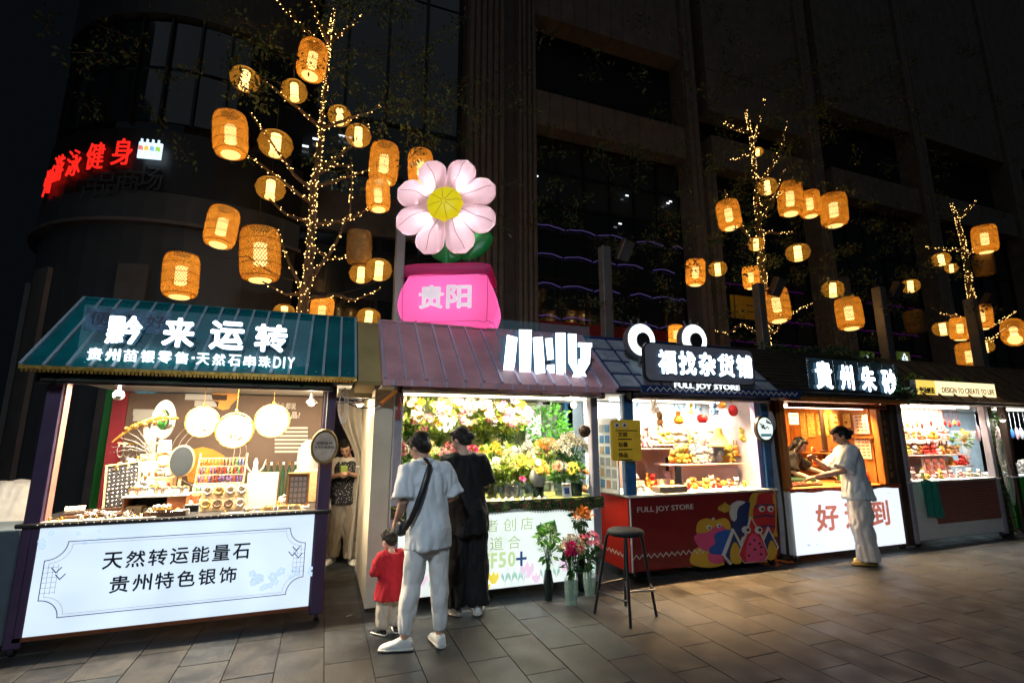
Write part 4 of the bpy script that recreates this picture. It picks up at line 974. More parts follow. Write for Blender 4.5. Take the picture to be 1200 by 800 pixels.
for x in (1.78,1.85,1.92,1.98,2.2,2.35,2.55,2.78,1.05,.85):
    t = MB(); ln(t, [(x,.12),(x+.01,.22),(x+.03,.28)], .006, y-.0005)
    for d in (-1,1): t.prism([(x,.15),(x+.04*d,.2),(x+.035*d,.25),(x+.01*d,.21)], y-.001, y+.003)
    t.build('printed_leaf', glow('print_sage', (.45,.7,.6), .8), s2)
lamp(s2, .75, 2.8, 5.15, 55, (1,.88,.62), n=2); lamp(s2, .75, 2.8, 5.6, 52, (1,.93,.7), n=1)
MB().box(.64, 2.86, 6.52, 6.54, .9, 2.05).build('back_wall', mat('pale_back_wall', (.42,.46,.22), .7, 0, .15, 2), s2)
for z, y0, y1 in ((1.06,5.55,5.9),(1.3,5.95,6.3)): MB().box(.72,2.6,y0,y1,z-.02,z).build('shelf', white, s2)
for x in (.72,2.58): MB().box(x,x+.02,5.55,6.3,.935,1.039).build('shelf_side', white, s2)
for x in (2.42,2.5): MB().tube([(x,6.4,.93),(x,6.4,2.06)], .012, 6).build('rail', steel, s2)
MB().box(2.55,2.78,6.3,6.32,1.2,2.0).build('window_sheet', mat('pale_sheet', (.7,.75,.78), .5), s2)
# letters of the sign
def S(x, y_): p = at(580+x/8.89, 375+y_/8.89, 4.9); return (p.x, p.z)
sg = empty('sign', (2.3, 4.95, 2.15), 'two huge white lit block characters standing on the mauve roof', 'sign')
def glyph(polys):
    mb = MB()
    for pl in polys: mb.prism([S(*q) for q in pl], 4.88-.002*len(mb.f), 5.0)
    mb.m = []
    for f_ in mb.f: ys = [mb.v[i].y for i in f_]; mb.m.append(0 if max(ys)-min(ys) < .001 and min(ys) < 4.9 else 1)
    mb.build('character', [lit_white, lit_side], sg)
glyph([[(120,155),(228,185),(190,565),(80,535)], [(240,105),(370,108),(360,655),(165,645),(165,595),(245,590)], [(378,190),(478,180),(505,555),(400,565)]])
glyph([[(515,195),(590,190),(605,410),(540,420)], [(530,470),(605,465),(605,660),(525,655)], [(615,140),(715,140),(720,670),(622,668)],
       [(737,150),(825,155),(828,430),(905,540),(972,680),(872,678),(742,450)], [(862,255),(968,252),(955,455),(905,540),(812,680),(735,672),(800,540),(862,430)], [(828,248),(968,252),(968,298),(828,294)], [(826,420),(864,420),(864,470),(826,470)]])
MB().box(1.7,2.85,5.01,5.016,2.3,2.85).build('clear_board', MATS['acrylic_board'], sg)
for x in (1.8,2.3,2.75): MB().tube([(x,5.02,2.25),(x,5.1,2.45)], .01, 6).build('bracket', steel, sg)
# vines hanging at the top of the flower stall
random.seed(12)
for k, (x, lab) in enumerate(((.82,'leftmost hanging spray of yellow-green leaves and pale blossom in the flower stall'),(1.1,'second hanging spray of blossom from the left post of the flower stall'),(1.4,'hanging spray of pale blossom above the dark-haired woman'),(1.7,'hanging spray of blossom left of the white roof characters'),(1.98,'hanging spray of pink-white blossom in the middle of the flower stall'),(2.2,'rightmost hanging spray of blossom beside the green bush'))):
    r = empty('hanging_flowers', (x,5.9,1.75), lab, 'flowers', 'hanging flower sprays in the flower stall')
    lf_ = MB(); leaves(lf_, (x,5.95,1.84), .2, 190, .08, 1.0, k, .3); lf_.build('foliage', leafy if k != 1 else leafy, r, kind='stuff')
    MB().tube([(x,5.95,1.85),(x,5.95,2.065)], .004, 4).build('cord', white, r)
    for i in range(26):
        o = bpy.data.objects.new('blossom', head_mesh(random.choice(('rose','daisy','rose')), random.choice(('white','yellow','cream','pink','peach','pink','white')))); col.objects.link(o); o.parent = r
        v = Vector((random.uniform(-.18,.18), random.uniform(-.22,-.08), random.uniform(-.02,.26))); o.location = v; o.rotation_euler = (R(70), random.uniform(-.5,.5), 0); o.scale = (random.uniform(.035,.06),)*3
# green bush behind right
p = at(640,500,6.2)
r = empty('shrub', (p.x,6.2,1.31), 'leafy green bush at the back right of the flower stall', 'plant')
mb = MB(); leaves(mb, p+Vector((0,0,.03)), .34, 520, .075, .8, 3); leaves(mb, p+Vector((.15,0,-.12)), .22, 200, .07, .8, 4); mb.build('foliage', mat('bush_green', (.08,.3,.03), .5, 0, .4, 8, transl=.3), r, kind='stuff')
MB().lathe([(.07,0),(.09,.15)], (p.x,6.2,1.302), 12).build('pot', white, r, smooth=True)
# bouquets on three tiers
random.seed(31)
tiers = [(6.1, 1.302, .36, [(1.0,('white','pink')),(1.32,('white','cream')),(1.62,('yellow','cream')),(1.92,('white','lime')),(2.2,('cream','yellow'))]),
         (5.72, 1.062, .32, [(.85,('pink','white')),(1.1,('cream','yellow')),(1.36,('rose','pink')),(1.62,('magenta','magenta')),(1.86,('yellow','lime')),(2.08,('white','cream')),(2.3,('white','white')),(2.5,('peach','orange'))])]
for y_, z_, h_, lst in tiers:
    for i, (x, cs) in enumerate(lst):
        bouquet(x, y_, z_, .15, h_, cs, random.choice(('glass','bucket')), '%s and %s bouquet, %s from left on the %s flower stall shelf' % (cs[0], cs[1], ('first','second','third','fourth','fifth','sixth','seventh','eighth')[i], 'upper' if z_ > 1.2 else 'lower'), 14, group='bouquets on the flower stall shelves', leafmat=leafy if i % 2 else leafm)
fr_ = [(487,('white','pink'),'glass','white and pink bouquet left of the man on the flower counter','rose',.13,.28),(548,('rose','white'),'glass','rose and white bouquet in glass right of the till','rose',.13,.3),(560,('yellow','white'),'glass','yellow and white daisies in glass just right of the woman in black','daisy',.13,.36),(620,('cream','yellow'),'glass','cream and yellow bouquet in glass behind the magenta rose','rose',.12,.34),
       (590,('cream','lime'),'glass','lime green bouquet in glass beside the woman in black','puff',.13,.3),(608,('yellow','lime'),'glass','tall yellow-green spray left of the single magenta rose','daisy',.13,.34),
       (577,('white','lime'),'glass','pale bouquet half hidden behind the woman in black','rose',.12,.3)]
for px, cs, v_, lb_, kd, rd, hh in fr_: x = at(px,590,5.3).x; bouquet(x, 5.3, .931, rd, hh, cs, v_, lb_, 14, kd, leafy)
x = at(631,580,5.15).x; bouquet(x, 5.15, .931, .12, .3, ('orange','yellow'), 'bucket', 'dark bucket of orange and yellow flowers with white paper, left of two', 9, 'sun', vr=.07, hs=.05)
MB().rings([(x-.02,5.1,1.05,.06,.05),(x-.03,5.1,1.15,.1,.07),(x-.03,5.1,1.24,.06,.04),(x-.02,5.1,1.34,.02,.02)], 14).build('wrapping_paper', paper_m, label='white wrapping paper cone standing in the left dark bucket', cat='paper', smooth='all')
x = at(676,580,5.12).x; bouquet(x, 5.12, .931, .11, .28, ('yellow','orange'), 'bucket', 'dark bucket of sunflowers at the right end of the flower counter', 8, 'sun', vr=.07, hs=.055)
x = at(655,575,5.22).x; bouquet(x, 5.22, .931, .11, .28, ('pink','lilac','peach'), 'glass', 'glass vase of pink and lilac roses between the two dark buckets', 9, 'rose', hs=.05)
x = at(668,530,5.45).x; bouquet(x, 5.45, .931, .2, .5, ('cream','white'), 'glass', 'large cream cloud of tiny blossom near the right post of the flower stall', 34, 'puff', leafd, hs=.05)
x = at(640,535,5.6).x; bouquet(x, 5.6, .931, .16, .5, ('peach','orange','cream'), 'glass', 'peach and cream roses behind the white paper cone', 12, 'rose', hs=.055)
x = at(612,570,5.08).x; r = empty('flower_vase', (x,5.08,.931), 'single magenta rose leaning beside the silver box', 'flowers')
MB().lathe([(.02,0),(.02,.09),(.016,.09)], (x,5.08,.931), 12).build('vase', vase_g, r, smooth=True); MB().tube([(x,5.08,.95),(x,5.06,1.12)], .003, 4).build('stem', leafm, r)
o = bpy.data.objects.new('blossom', head_mesh('rose','magenta')); col.objects.link(o); o.parent = r; o.location = (0,-.02,.2); o.rotation_euler = (R(40),0,0); o.scale = (.045,)*3
x = at(596,578,5.15).x; box_item('silver_box', 598,580,5.2,.15,.1,.12, silver, 'square silver flower box on the flower counter')
x = at(664,582,5.02).x; r = empty('payment_card', (x,5.02,.931), 'white card with a blue patch standing between the two dark buckets', 'card')
M = Matrix.Translation((x,5.0,.932))@Matrix.Rotation(R(-10),4,'X')
tf(MB().bbox(-.055,.055,0,.008,0,.15,.003), M).build('card', white, r); tf(MB().box(-.03,.03,-.002,-.0005,.035,.1), M).build('blue_patch', mat('navy_patch', (.02,.06,.25), .5), r); tf(MB().box(-.045,.045,-.002,-.0005,.12,.135), M).build('gold_line', gilt, r)
random.seed(6)
for k in range(9):
    x = at(566+k*9+random.uniform(-3,3), 590, 5.02).x
    MB().rings([(x,5.0,.931,.035,.025),(x+.005,5.0,.95,.02,.016),(x+.01,5.0,.965,.004,.004)], 7).build('paper_packet', paper_m, label='crumpled white paper packet, %s from left on the flower counter edge' % ORD[k], cat='packet', group='crumpled packets on the flower counter')
MB().rings([(1.52,5.2,.931,.04,.03),(1.52,5.2,1.0,.05,.04),(1.5,5.2,1.06,.03,.03),(1.5,5.2,1.1,.04,.035),(1.5,5.2,1.16,.01,.01)], 10).build('figurine', white, label='white figurine on the flower counter beside the woman in black', cat='figurine', smooth='all')
p = at(522,490,6.0)
r = empty('pendant_lamp', (p.x,6.0,p.z-.15), 'glowing white oval lamp behind the two customers in the flower stall', 'lamp')
MB().ball((p.x-.0,6.0,p.z), (.14,.12,.17), 14, 10).build('shade', glow('paper_lamp', (1,.95,.85), 1.6), r, smooth='all'); MB().tube([(p.x,6,p.z+.16),(p.x,6,2.06)], .004, 4).build('cord', white, r)
r = empty('cash_desk', (1.12,5.62,.931), 'dark till screen with a red front between the two customers', 'till')
x = at(519,515,5.4).x; MB().bbox(x-.1,x+.12,5.4,5.6,.931,1.22,.01).build('body', mat('till_red', (.4,.05,.03), .5), r); MB().bbox(x-.12,x+.14,5.38,5.5,1.225,1.32,.01).build('screen', black, r)
# hanging basket on the right post, small red tag on the left post
p = at(685,505,4.93); r = empty('hanging_basket', (p.x,4.93,p.z-.07), 'round dark wicker ball hanging on the right post of the flower stall', 'basket')
wk = mat('dark_wicker', (.09,.04,.02), .7, 0, .5, 40); mb = MB().ball(p, .055, 12, 8)
MB().ball(p, .055, 12, 8).build('body', wk, r, smooth='all'); mb = MB()
for k in range(12): mb.torus(p, .064, .005, 18, 5, Matrix.Rotation(random.uniform(0,3),3,'X')@Matrix.Rotation(random.uniform(0,3),3,'Y'))
mb.build('woven_twigs', wk, r); MB().tube([p+Vector((0,0,.06)),p+Vector((-.01,.0,.13)),(p.x,4.96,p.z+.3)], .005, 5).build('cord', steel, r)
p = at(467,480,4.95); r = empty('hanging_tag', (p.x,4.95,p.z-.1), 'small red tag hanging on the left post of the flower stall', 'tag')
MB().box(p.x-.03,p.x+.02,4.94,4.945,p.z-.09,p.z-.0).build('card', mat('tag_red', (.3,.06,.05), .6), r); MB().tube([(p.x,4.943,p.z),(p.x+.015,4.943,p.z+.05),(p.x,4.943,p.z+.13)], .01, 6).build('loop', redside, r)
# flower vases on the paving
darkvase = mat('dark_vase', (.012,.02,.02), .12)
bouquet(2.17,4.78,.001,.12,.62,('white','lime','white'), darkvase, 'tall dark vase of green leafy stems with tiny buds, leftmost on the paving', 16, 'puff', leafm, vr=.05, hs=.012)
r = bouquet(2.32,4.58,.001,.11,.52,('cream','white','cream'), 'glass', 'glass vase of cream blossom and magenta carnations standing on the paving in front', 26, 'puff', leafd, vr=.068, hs=.04)
random.seed(9)
for cx, cz, n_ in ((2.33,.53,12),(2.23,.52,7)):
    for i in range(n_):
        o = bpy.data.objects.new('blossom', head_mesh('rose','magenta')); col.objects.link(o); o.parent = r; o.location = Vector((cx+random.uniform(-.05,.05), 4.47+random.uniform(-.02,.03), cz+random.uniform(-.04,.05)))-ROOT[r.name]; o.rotation_euler = (R(60),random.uniform(-.4,.4),0); o.scale = (random.uniform(.03,.04),)*3
bouquet(2.62,4.76,.001,.13,.5,('pink','rose','pink'), 'glass', 'glass vase of dusty pink roses on the paving behind the cream one', 20, 'rose', leafd, vr=.065, hs=.035)
bouquet(2.62,4.94,.001,.09,.74,('orange','orange'), darkvase, 'tall dark vase of orange lilies against the red counter', 12, 'lily', leafd, vr=.06, hs=.05, spread=.6)
M = Matrix.Translation((2.24,4.9,.58))@Matrix.Rotation(R(-12),4,'Y')
tf(MB().bbox(-.1,.1,0,.01,0,.13,.01), M).build('green_card', mat('green_card', (.1,.32,.1), .5), label='green card stuck among the flowers on the paving', cat='card')
# ------------------------------------------------------------------ stool
r = empty('bar_stool', (2.62,4.06,0), 'black padded bar stool standing on the paving before the red counter', 'stool')
MB().lathe([(.14,.0),(.162,.008),(.168,.025),(.162,.042),(.14,.052),(.05,.055)], (2.62,4.06,.705), 32).build('seat', mat('black_leatherette', (.012,.014,.017), .55, 0, .2, 20, .2, 120, spec=.3), r, smooth='all')
legs = [(2.40,4.28),(2.5,3.86),(2.88,4.02),(2.78,4.36)]
dm = mat('dark_steel_tube', (.03,.035,.04), .3, .6)
for x, y_ in legs: MB().tube([(2.62+(x-2.62)*.55,4.06+(y_-4.06)*.5,.705),(2.62+(x-2.62)*.6,4.06+(y_-4.06)*.56,.66),(x,y_,.008)], .013, 10).build('leg', dm, r, smooth=True)
def lp(i, z): x, y_ = legs[i]; t = (.66-z)/.65; return Vector((2.62+(x-2.62)*(.6+.4*t), 4.06+(y_-4.06)*(.56+.44*t), z))
for a_, b__, z_ in ((0,1,.2),(1,3,.24),(3,0,.26)): MB().tube([lp(a_,z_), lp(b__,z_)], .009, 8).build('stretcher', dm, r, smooth=True)
mid = (lp(1,.28)+lp(2,.28))/2+Vector((.08,-.1,0)); MB().tube([lp(1,.28), lp(1,.28).lerp(mid,.6), mid, lp(2,.28).lerp(mid,.6), lp(2,.28)], .009, 8).build('foot_rest', steel, r, smooth=True)

# ------------------------------------------------------------------ inflatable daisy in its pot
fx = empty('inflatable_flower', (1.36,5.95,2.86), 'giant inflatable pink daisy with a yellow heart in a pink pot on the mauve roof', 'inflatable')
FM = Matrix.Translation((1.36,5.95,0))@Matrix.Rotation(R(-24),4,'Z')
pinkf = mat('inflatable_pink_petal', (.92,.68,.74), .45, 0, .04, 3, transl=.55, emit=.3, bump=.2, bscale=9); potm = mat('inflatable_hot_pink', (.9,.2,.5), .42, 0, .05, 3, transl=.6, bump=.25, bscale=7)
FC = Vector((-.04,-.12,4.5))
mb_c = []
for i in range(8):
    a = R(22.5+45*i); M = FM@Matrix.Translation(FC)@Matrix.Rotation(-a,4,'Y')
    prof = []; n = 12; vs = []; fs = []; K = 16
    for j in range(n+1):
        t = j/n; d = .13+.565*t; wd = (.055+.14*((d-.13)/.37)**.8 if d < .5 else math.sqrt(max(.0002, .195**2-(min(d,.6949)-.5)**2))); th = .11*math.sin(math.pi*(t*.88+.1))**.7*(1-t**8)+.006
        for k in range(K):
            q = 2*math.pi*k/K; cxx = math.cos(q); seam = 1-.12*math.exp(-(cxx/.12)**2)
            vs.append((d, math.sin(q)*th*seam, cxx*wd))
    for j in range(n):
        for k in range(K): l = (k+1) % K; fs.append((j*K+k, j*K+l, (j+1)*K+l, (j+1)*K+k))
    fs.append(tuple(range(n*K, (n+1)*K)))
    p_ = tf(MB().add(vs, fs), M).build('petal', pinkf, fx, smooth='all')
    sm = MB(); pts = []
    for j in range(n+1): t = j/n; pts.append((.13+.565*t, -(.11*math.sin(math.pi*(t*.88+.1))**.7*(1-t**8)+.006)*.88-.004, .012*math.sin(t*9)))
    tf(sm.tube(pts[:-1], .0035, 4), M).build('seam', mat('seam_brown', (.3,.12,.14), .7), p_)
MF = FM@Matrix.Translation(FC)
ym = mat('inflatable_yellow', (.9,.72,.01), .4, 0, .03, emit=.6)
tf(MB().ball((0,-.06,0), (.235,.1,.235), 24, 12), MF).build('flower_heart', ym, fx, smooth='all')
sm = MB()
for k in range(8): a = R(45*k+10); sm.tube([(.235*math.sin(q)*math.cos(a), -.06-.103*math.cos(q), .235*math.sin(q)*math.sin(a)) for q in [R(5),R(30),R(55),R(75)]], .003, 4)
tf(sm, MF).build('heart_seams', MATS['seam_brown'], fx)
l = bpy.data.lights.new('flower_glow', 'POINT'); l.energy = 34; l.color = (1,.9,.92); l.shadow_soft_size = .04
for k in range(4):
    o = bpy.data.objects.new('flower_glow', l); col.objects.link(o); o.parent = fx
    a = R(45+90*k); o.location = MF@Vector((.16*math.cos(a), .03, .16*math.sin(a)))-ROOT[fx.name]
l.energy = 70
gl = mat('inflatable_green', (.01,.22,.04), .35, emit=.12)
tf(MB().ball((.38,.12,-.5), (.26,.05,.15), 16, 8, Matrix.Rotation(R(-38),3,'Y')), MF).build('leaf', gl, fx, smooth='all')
tf(MB().ball((.0,.12,-.62), (.2,.05,.1), 16, 8, Matrix.Rotation(R(10),3,'Y')), MF).build('leaf', gl, fx, smooth='all')
tf(MB().tube([(0,.1,-.1),(0,.1,-.95)], .05, 10), MF).build('stem', gl, fx, smooth=True)
PM_ = FM @ Matrix.Translation((.04,0,0))
def potf(zb, zt, wx, wy, sag=1):
    secs = []
    for j in range(15):
        t = j/14; k = math.sin(math.pi*(.1+.8*t))**.09*(.93+.09*math.sin(math.pi*min(1,t*1.15))); secs.append((0,0,zb+(zt-zb)*t,wx*k,wy*k))
    return secs
pm_ = MB().rings(potf(2.83,3.52,.57,.4), 48, 9)
for q in pm_.v:
    t = (q.z-2.83)/.69; q.x *= 1+.035*math.sin(t*3.1)-.02*noise.noise(q*5); q.y *= 1.05; q.z += .02*math.sin(q.x*7)*(1-t)
tf(pm_, PM_).build('pot', potm, fx, smooth='all')
pr = MB().rings([(0,0,3.5,.5,.36),(0,0,3.53,.54,.4),(0,0,3.57,.55,.41),(0,0,3.62,.54,.4),(0,0,3.65,.48,.34)], 48, 9)
tf(pr, PM_).build('pot_rim', potm, fx, smooth='all')
sm = MB()
for z in (2.9,3.47):
    pts = []
    for k in range(33):
        a = 2*math.pi*k/32; c, q_ = math.cos(a), math.sin(a); pts.append((.565*math.copysign(abs(c)**(2/9), c), .425*math.copysign(abs(q_)**(2/9), q_), z+.01*math.sin(k*2.1)))
    sm.tube(pts, .0035, 4)
for x in (-.5,.5): sm.tube([(x,-.428,2.9),(x*1.02,-.432,3.2),(x,-.428,3.47)], .0035, 4)
tf(sm, PM_).build('pot_seams', mat('seam_dark_pink', (.4,.02,.15), .6), fx)
for i, ch in enumerate('贵阳'):
    mb = MB(); text(mb, ch, -.31+.33*i, -.01+.33*i, 3.05, 3.34, -.452, .01, .035)
    tf(mb, PM_).build('character', mat('pot_white_print', (.8,.66,.72), .5, emit=.75), fx)
l2 = bpy.data.lights.new('pot_glow', 'POINT'); l2.energy = 12; l2.color = (1,.7,.85); l2.shadow_soft_size = .1
for x in (-.25,.25): o = bpy.data.objects.new('pot_glow', l2); col.objects.link(o); o.parent = fx; o.location = FM@Vector((x,.05,3.2))-ROOT[fx.name]
tf(MB().tube([(-.3,-.4,2.92),(-.5,-.7,2.5),(-.45,-1.1,2.2)], .006, 5), FM).build('guy_rope', black, fx)

# ================================================================== STALL 3 : blue chequered roof with eyes, red counter
s3 = stall('blue chequer-roofed toy stall with two big eyes and a red painted counter', 4.35)
posts(s3, 3.25, 5.47, .13, bluepost, z0=.91)
MB().box(5.27,5.335,5.0,5.07,.93,2.05).build('lilac_strip', lilac, s3)
MB().tube([(3.24,4.975,.93),(3.24,4.975,2.05)], .008, 6).build('corner_strip', steel, s3)
rf3 = roof(s3, 3.03, 5.45, navy, None, 0)
random.seed(2)
for i in range(8):
    for j in range(4):
        x0 = 3.06+i*.3; t0 = .02+j*.245; q = [sl(x0,t0,.002), sl(x0+.255,t0,.002), sl(x0+.255,t0+.2,.002), sl(x0,t0+.2,.002)]; n_ = Vector((0,-.669,.743))*.014
        MB().add(q+[p+n_ for p in q], [(0,3,2,1),(4,5,6,7),(0,1,5,4),(1,2,6,5),(2,3,7,6),(3,0,4,7)]).build('roof_tile', slate, rf3)
mb = MB(); ring = []
for k in range(32):
    a = 2*math.pi*k/32
    for rr, h in ((.2,.018),(.2,.034),(.11,.034),(.11,.018)): ring.append(sl(3.62+rr*1.1*math.cos(a), .38+rr*1.15*math.sin(a), h))
fs = [(k*4+j, k*4+(j+1)%4, ((k+1)%32)*4+(j+1)%4, ((k+1)%32)*4+j) for k in range(32) for j in range(4)]
mb.add(ring, fs).build('roof_ring', mat('pale_ring', (.5,.62,.66), .5), rf3)
fa = MB().box(3.3,5.72,4.66,4.69,2.06,2.15).build('fascia', navy, s3)
mb = MB(); ln(mb, [(3.36+k*.045, 2.085+.045*(k % 2)) for k in range(52)], .012, 4.656); mb.build('zigzag', white, fa)
wheels(s3, 3.3, 5.4); roller(s3, 3.3, 5.42, alu)
MB().bbox(3.28, 5.47, 4.985, 5.6, .1, .895, .006).build('counter_front', redpaint, s3)
MB().box(3.268,3.279,5.0,5.59,.1,.89).build('counter_side', redside, s3)
MB().bbox(3.25, 5.5, 4.95, 5.75, .897, .925, .006).build('counter_top', white, s3)
MB().box(3.275,3.29,4.972,4.984,.1,.89).build('corner_trim', white, s3)
def M8(x, y_, Y=4.98): p = at(690+x*.2, 540+y_*.2, Y); return (p.x, p.z)
mural = [0]
def shape(polys, c, nm, smoothit=True):
    m = mat('mural_'+nm, c, .5, 0, .05)
    for pl in polys:
        pts = [M8(*q) for q in pl]
        if smoothit:
            out = []
            for i in range(len(pts)):
                p0, p1, p2, p3 = [Vector(pts[(i+k-1) % len(pts)]) for k in range(4)]
                for t in (0,.25,.5,.75):
                    out.append(tuple(.5*((2*p1)+(p2-p0)*t+(2*p0-5*p1+4*p2-p3)*t*t+(3*p1-p0-3*p2+p3)*t**3)))
            pts = out
        mural[0] += 1; MB().prism(pts, 4.984-.0012*mural[0], 4.9849).build('mural_shape', m, s3)
def disc(x, y_, r_, c, nm): shape([[(x+r_*math.cos(a), y_+r_*math.sin(a)) for a in [k*.785 for k in range(8)]]], c, nm)
YE, PK, BL, NV, RD, WH, BK = (.55,.33,.03), (.6,.07,.2), (.01,.08,.35), (.01,.03,.12), (.45,.015,.02), (.6,.57,.52), (.01,.01,.012)
shape([[(600,600),(605,540),(640,505),(700,505),(790,590),(780,612),(690,624)]], YE, 'yellow')
shape([[(710,590),(700,540),(740,500),(800,540),(778,598)]], PK, 'pink')
shape([[(640,430),(640,360),(690,335),(740,345),(800,333),(830,370),(820,420),(740,440)]], YE, 'yellow')
shape([[(618,455),(640,425),(700,415),(760,370),(810,410),(760,470),(720,525),(660,515)]], PK, 'pink')
shape([[(705,510),(740,480),(735,430),(790,405),(840,410),(835,480),(790,540),(720,543)]], BL, 'blue')
disc(703,388,14,WH,'white'); disc(762,378,14,WH,'white'); disc(706,390,6,BK,'black'); disc(765,380,6,BK,'black'); disc(729,338,7,WH,'white')
for k in range(7): x = 758+k*11; shape([[(x,300-abs(k-3)*4),(x+3,245+abs(k-3)*8),(x+8,240+abs(k-3)*8),(x+9,300-abs(k-3)*4)]], (.5,.35,.05), 'straw', False)
shape([[(845,400),(838,340),(870,270),(930,235),(948,300),(944,380),(900,440)]], NV, 'navy')
shape([[(840,350),(824,300),(835,255),(875,232),(910,240),(875,265),(862,300),(860,335)]], WH, 'white')
shape([[(940,400),(938,260),(955,195),(1000,182),(1060,184),(1090,230),(1092,400),(1090,440)]], YE, 'yellow')
shape([[(955,290),(975,240),(985,195),(1030,180),(1065,190),(1072,240),(1085,290),(1080,410),(1040,430),(970,400)]], RD, 'red')
for (a_, b__) in (((960,262),(1082,250)),((960,325),(1085,318)),((972,385),(1085,378))):
    shape([[a_, (a_[0]+60,a_[1]-14), b__, (b__[0]-2,b__[1]+9), (a_[0]+60,a_[1]-4), (a_[0]+2,a_[1]+9)]], NV, 'navy', False)
for x in (1005,1055): disc(x,278,18,WH,'white'); disc(x+3,280,8,BK,'black')
shape([[(776,550),(838,393),(895,500),(820,605)], [(1000,470),(1040,378),(1102,500),(1060,575),(1020,560)]], WH, 'white', False)
shape([[(790,550),(838,420),(880,505),(822,588)], [(1012,470),(1042,403),(1092,500),(1056,565),(1025,550)]], NV, 'navy', False)
shape([[(825,590),(818,520),(845,470),(875,520),(880,590)], [(1030,565),(1040,490),(1060,460),(1090,520),(1068,572)]], YE, 'yellow')
shape([[(862,545),(905,430),(937,322),(1000,430),(1040,540),(1020,582),(900,594)]], WH, 'white', False)
shape([[(866,545),(912,430),(937,336),(994,434),(1036,540),(1015,578),(900,590)]], RD, 'red', False)
shape([[(905,560),(915,470),(950,420),(1000,470),(1020,555),(1000,580),(920,585)]], PK, 'pink')
for x, y_ in ((955,458),(928,482),(985,478),(957,512),(922,548),(992,540),(995,498)): disc(x,y_,7,BK,'black')
for x in (910,978): disc(x,400,21,WH,'white'); disc(x+4,398,9,BK,'black')
mb = MB(); a = M8(285,292); b = M8(612,240)
xx = a[0]; 
text(mb, 'FULL JOY STORE', a[0], b[0], .715, .79, 4.979, .004, .004); mb.build('lettering', mat('counter_white_print', (.6,.58,.52), .6), s3)
mb = MB(); ln(mb, [(3.3+k*.04, .235+.045*(k % 2)) for k in range(29)], .011, 4.981); mb.build('zigzag', MATS['counter_white_print'], s3)
mb = MB(); ln(mb, [(k*.04, .235+.045*(k % 2)) for k in range(13)], .011, 0); tf(mb, Matrix.Translation((3.2665,5.55,0))@Matrix.Rotation(R(-90),4,'Z')).build('zigzag', MATS['counter_white_print'], s3)
# roof sign, eyes
sg = empty('sign', (4.1,4.62,2.2), 'grey rounded sign board with five white lit characters over the blue roof edge', 'sign')
gb = mat('sign_grey_board', (.32,.29,.34), .4)
def rrect(x0, x1, z0, z1, r_, n=6):
    o = []
    for cx, cz, a0 in ((x1-r_,z1-r_,0),(x0+r_,z1-r_,90),(x0+r_,z0+r_,180),(x1-r_,z0+r_,270)):
        for k in range(n+1): a = R(a0+90*k/n); o.append((cx+r_*math.cos(a), cz+r_*math.sin(a)))
    return o
MB().prism(rrect(3.32,4.9,2.2,2.62,.08), 4.60,4.66).build('board', gb, sg); MB().prism(rrect(3.305,4.915,2.185,2.635,.09), 4.607,4.65).build('board_edge', black, sg)
sign_letters(sg, '福找杂货铺', [(3.46+.282*i, 3.46+.282*i+.25, 2.27, 2.55) for i in range(5)], 4.56, .035, .075)
mb = MB(); text(mb, 'FULL JOY STORE', 3.72, 4.68, 2.11, 2.19, 4.625, .012, .012); mb.build('small_lettering', glow('lit_small_white', (.85,.95,1), 1.8), sg)
MB().box(3.7,4.7,4.66,4.68,2.11,2.3).build('backing_strip', black, sg)
for px, side_, lb_ in ((752,'l','left of the two big round eyes standing on the blue roof'),(814,'r','right of the two big round eyes standing on the blue roof')):
    c = at(px, 398, 4.9); r = empty('eye_sign', (c.x,4.9,c.z-.2), lb_, 'eye sign', 'pair of eyes on the blue roof')
    mb = MB(); oval(mb, c.x, c.z, .2, .205, 4.905, 5.0, 36); mb.build('disc_body', mat('eye_side', (.2,.21,.22), .4), r)
    mb = MB(); oval(mb, c.x, c.z, .187, .192, 4.895, 4.904, 36); mb.build('eye_white', glow('eye_lit_white', (.9,.97,1), 2.2), r)
    mb = MB(); oval(mb, c.x+.01, c.z-.01, .092, .098, 4.875, 4.894, 28); mb.build('pupil', black, r)
    MB().tube([(c.x,4.95,c.z-.18),(c.x,5.0,2.35)], .015, 6).build('support', steel, r)
    for k in range(3): a = R(65+k*25); MB().tube([(c.x+.2*math.cos(a),4.95,c.z+.2*math.sin(a)),(c.x+.27*math.cos(a),4.95,c.z+.27*math.sin(a))], .012, 6).build('eyelash', MATS['eye_side'], r)
lamp(s3, 3.4, 5.3, 5.15, 140, (1,.58,.24), n=2); lamp(s3, 3.4, 5.3, 5.6, 110, (1,.82,.6), n=1)
lw = mat('pale_blue_wall', (.38,.5,.62), .6, 0, .1, 3)
MB().box(3.3,5.4,6.5,6.52,.1,2.06).build('back_wall', lw, s3)
MB().box(5.43,5.46,5.1,6.48,.93,2.06).build('side_wall', mat('pale_lilac_wall', (.68,.6,.66), .6), s3)
pk = mat('pink_shelf', (.75,.45,.38), .5, 0, .06)
for x0,x1,z,y0,y1 in ((3.6,4.42,1.42,5.6,5.95),(4.2,5.4,1.22,5.4,5.75),(4.2,5.4,1.47,5.65,5.95)): MB().bbox(x0,x1,y0,y1,z-.02,z,.004).build('shelf', pk, s3)
MB().box(3.6,4.42,5.93,5.95,.93,1.4).box(3.6,3.62,5.6,5.93,.93,1.4).box(4.40,4.42,5.6,5.93,.93,1.4).build('shelf_box', pk, s3)
MB().box(4.45,5.4,5.5,5.51,.93,1.19).build('shelf_front', pk, s3); MB().box(3.3,5.42,6.02,6.03,.93,2.05).build('partition', lw, s3)
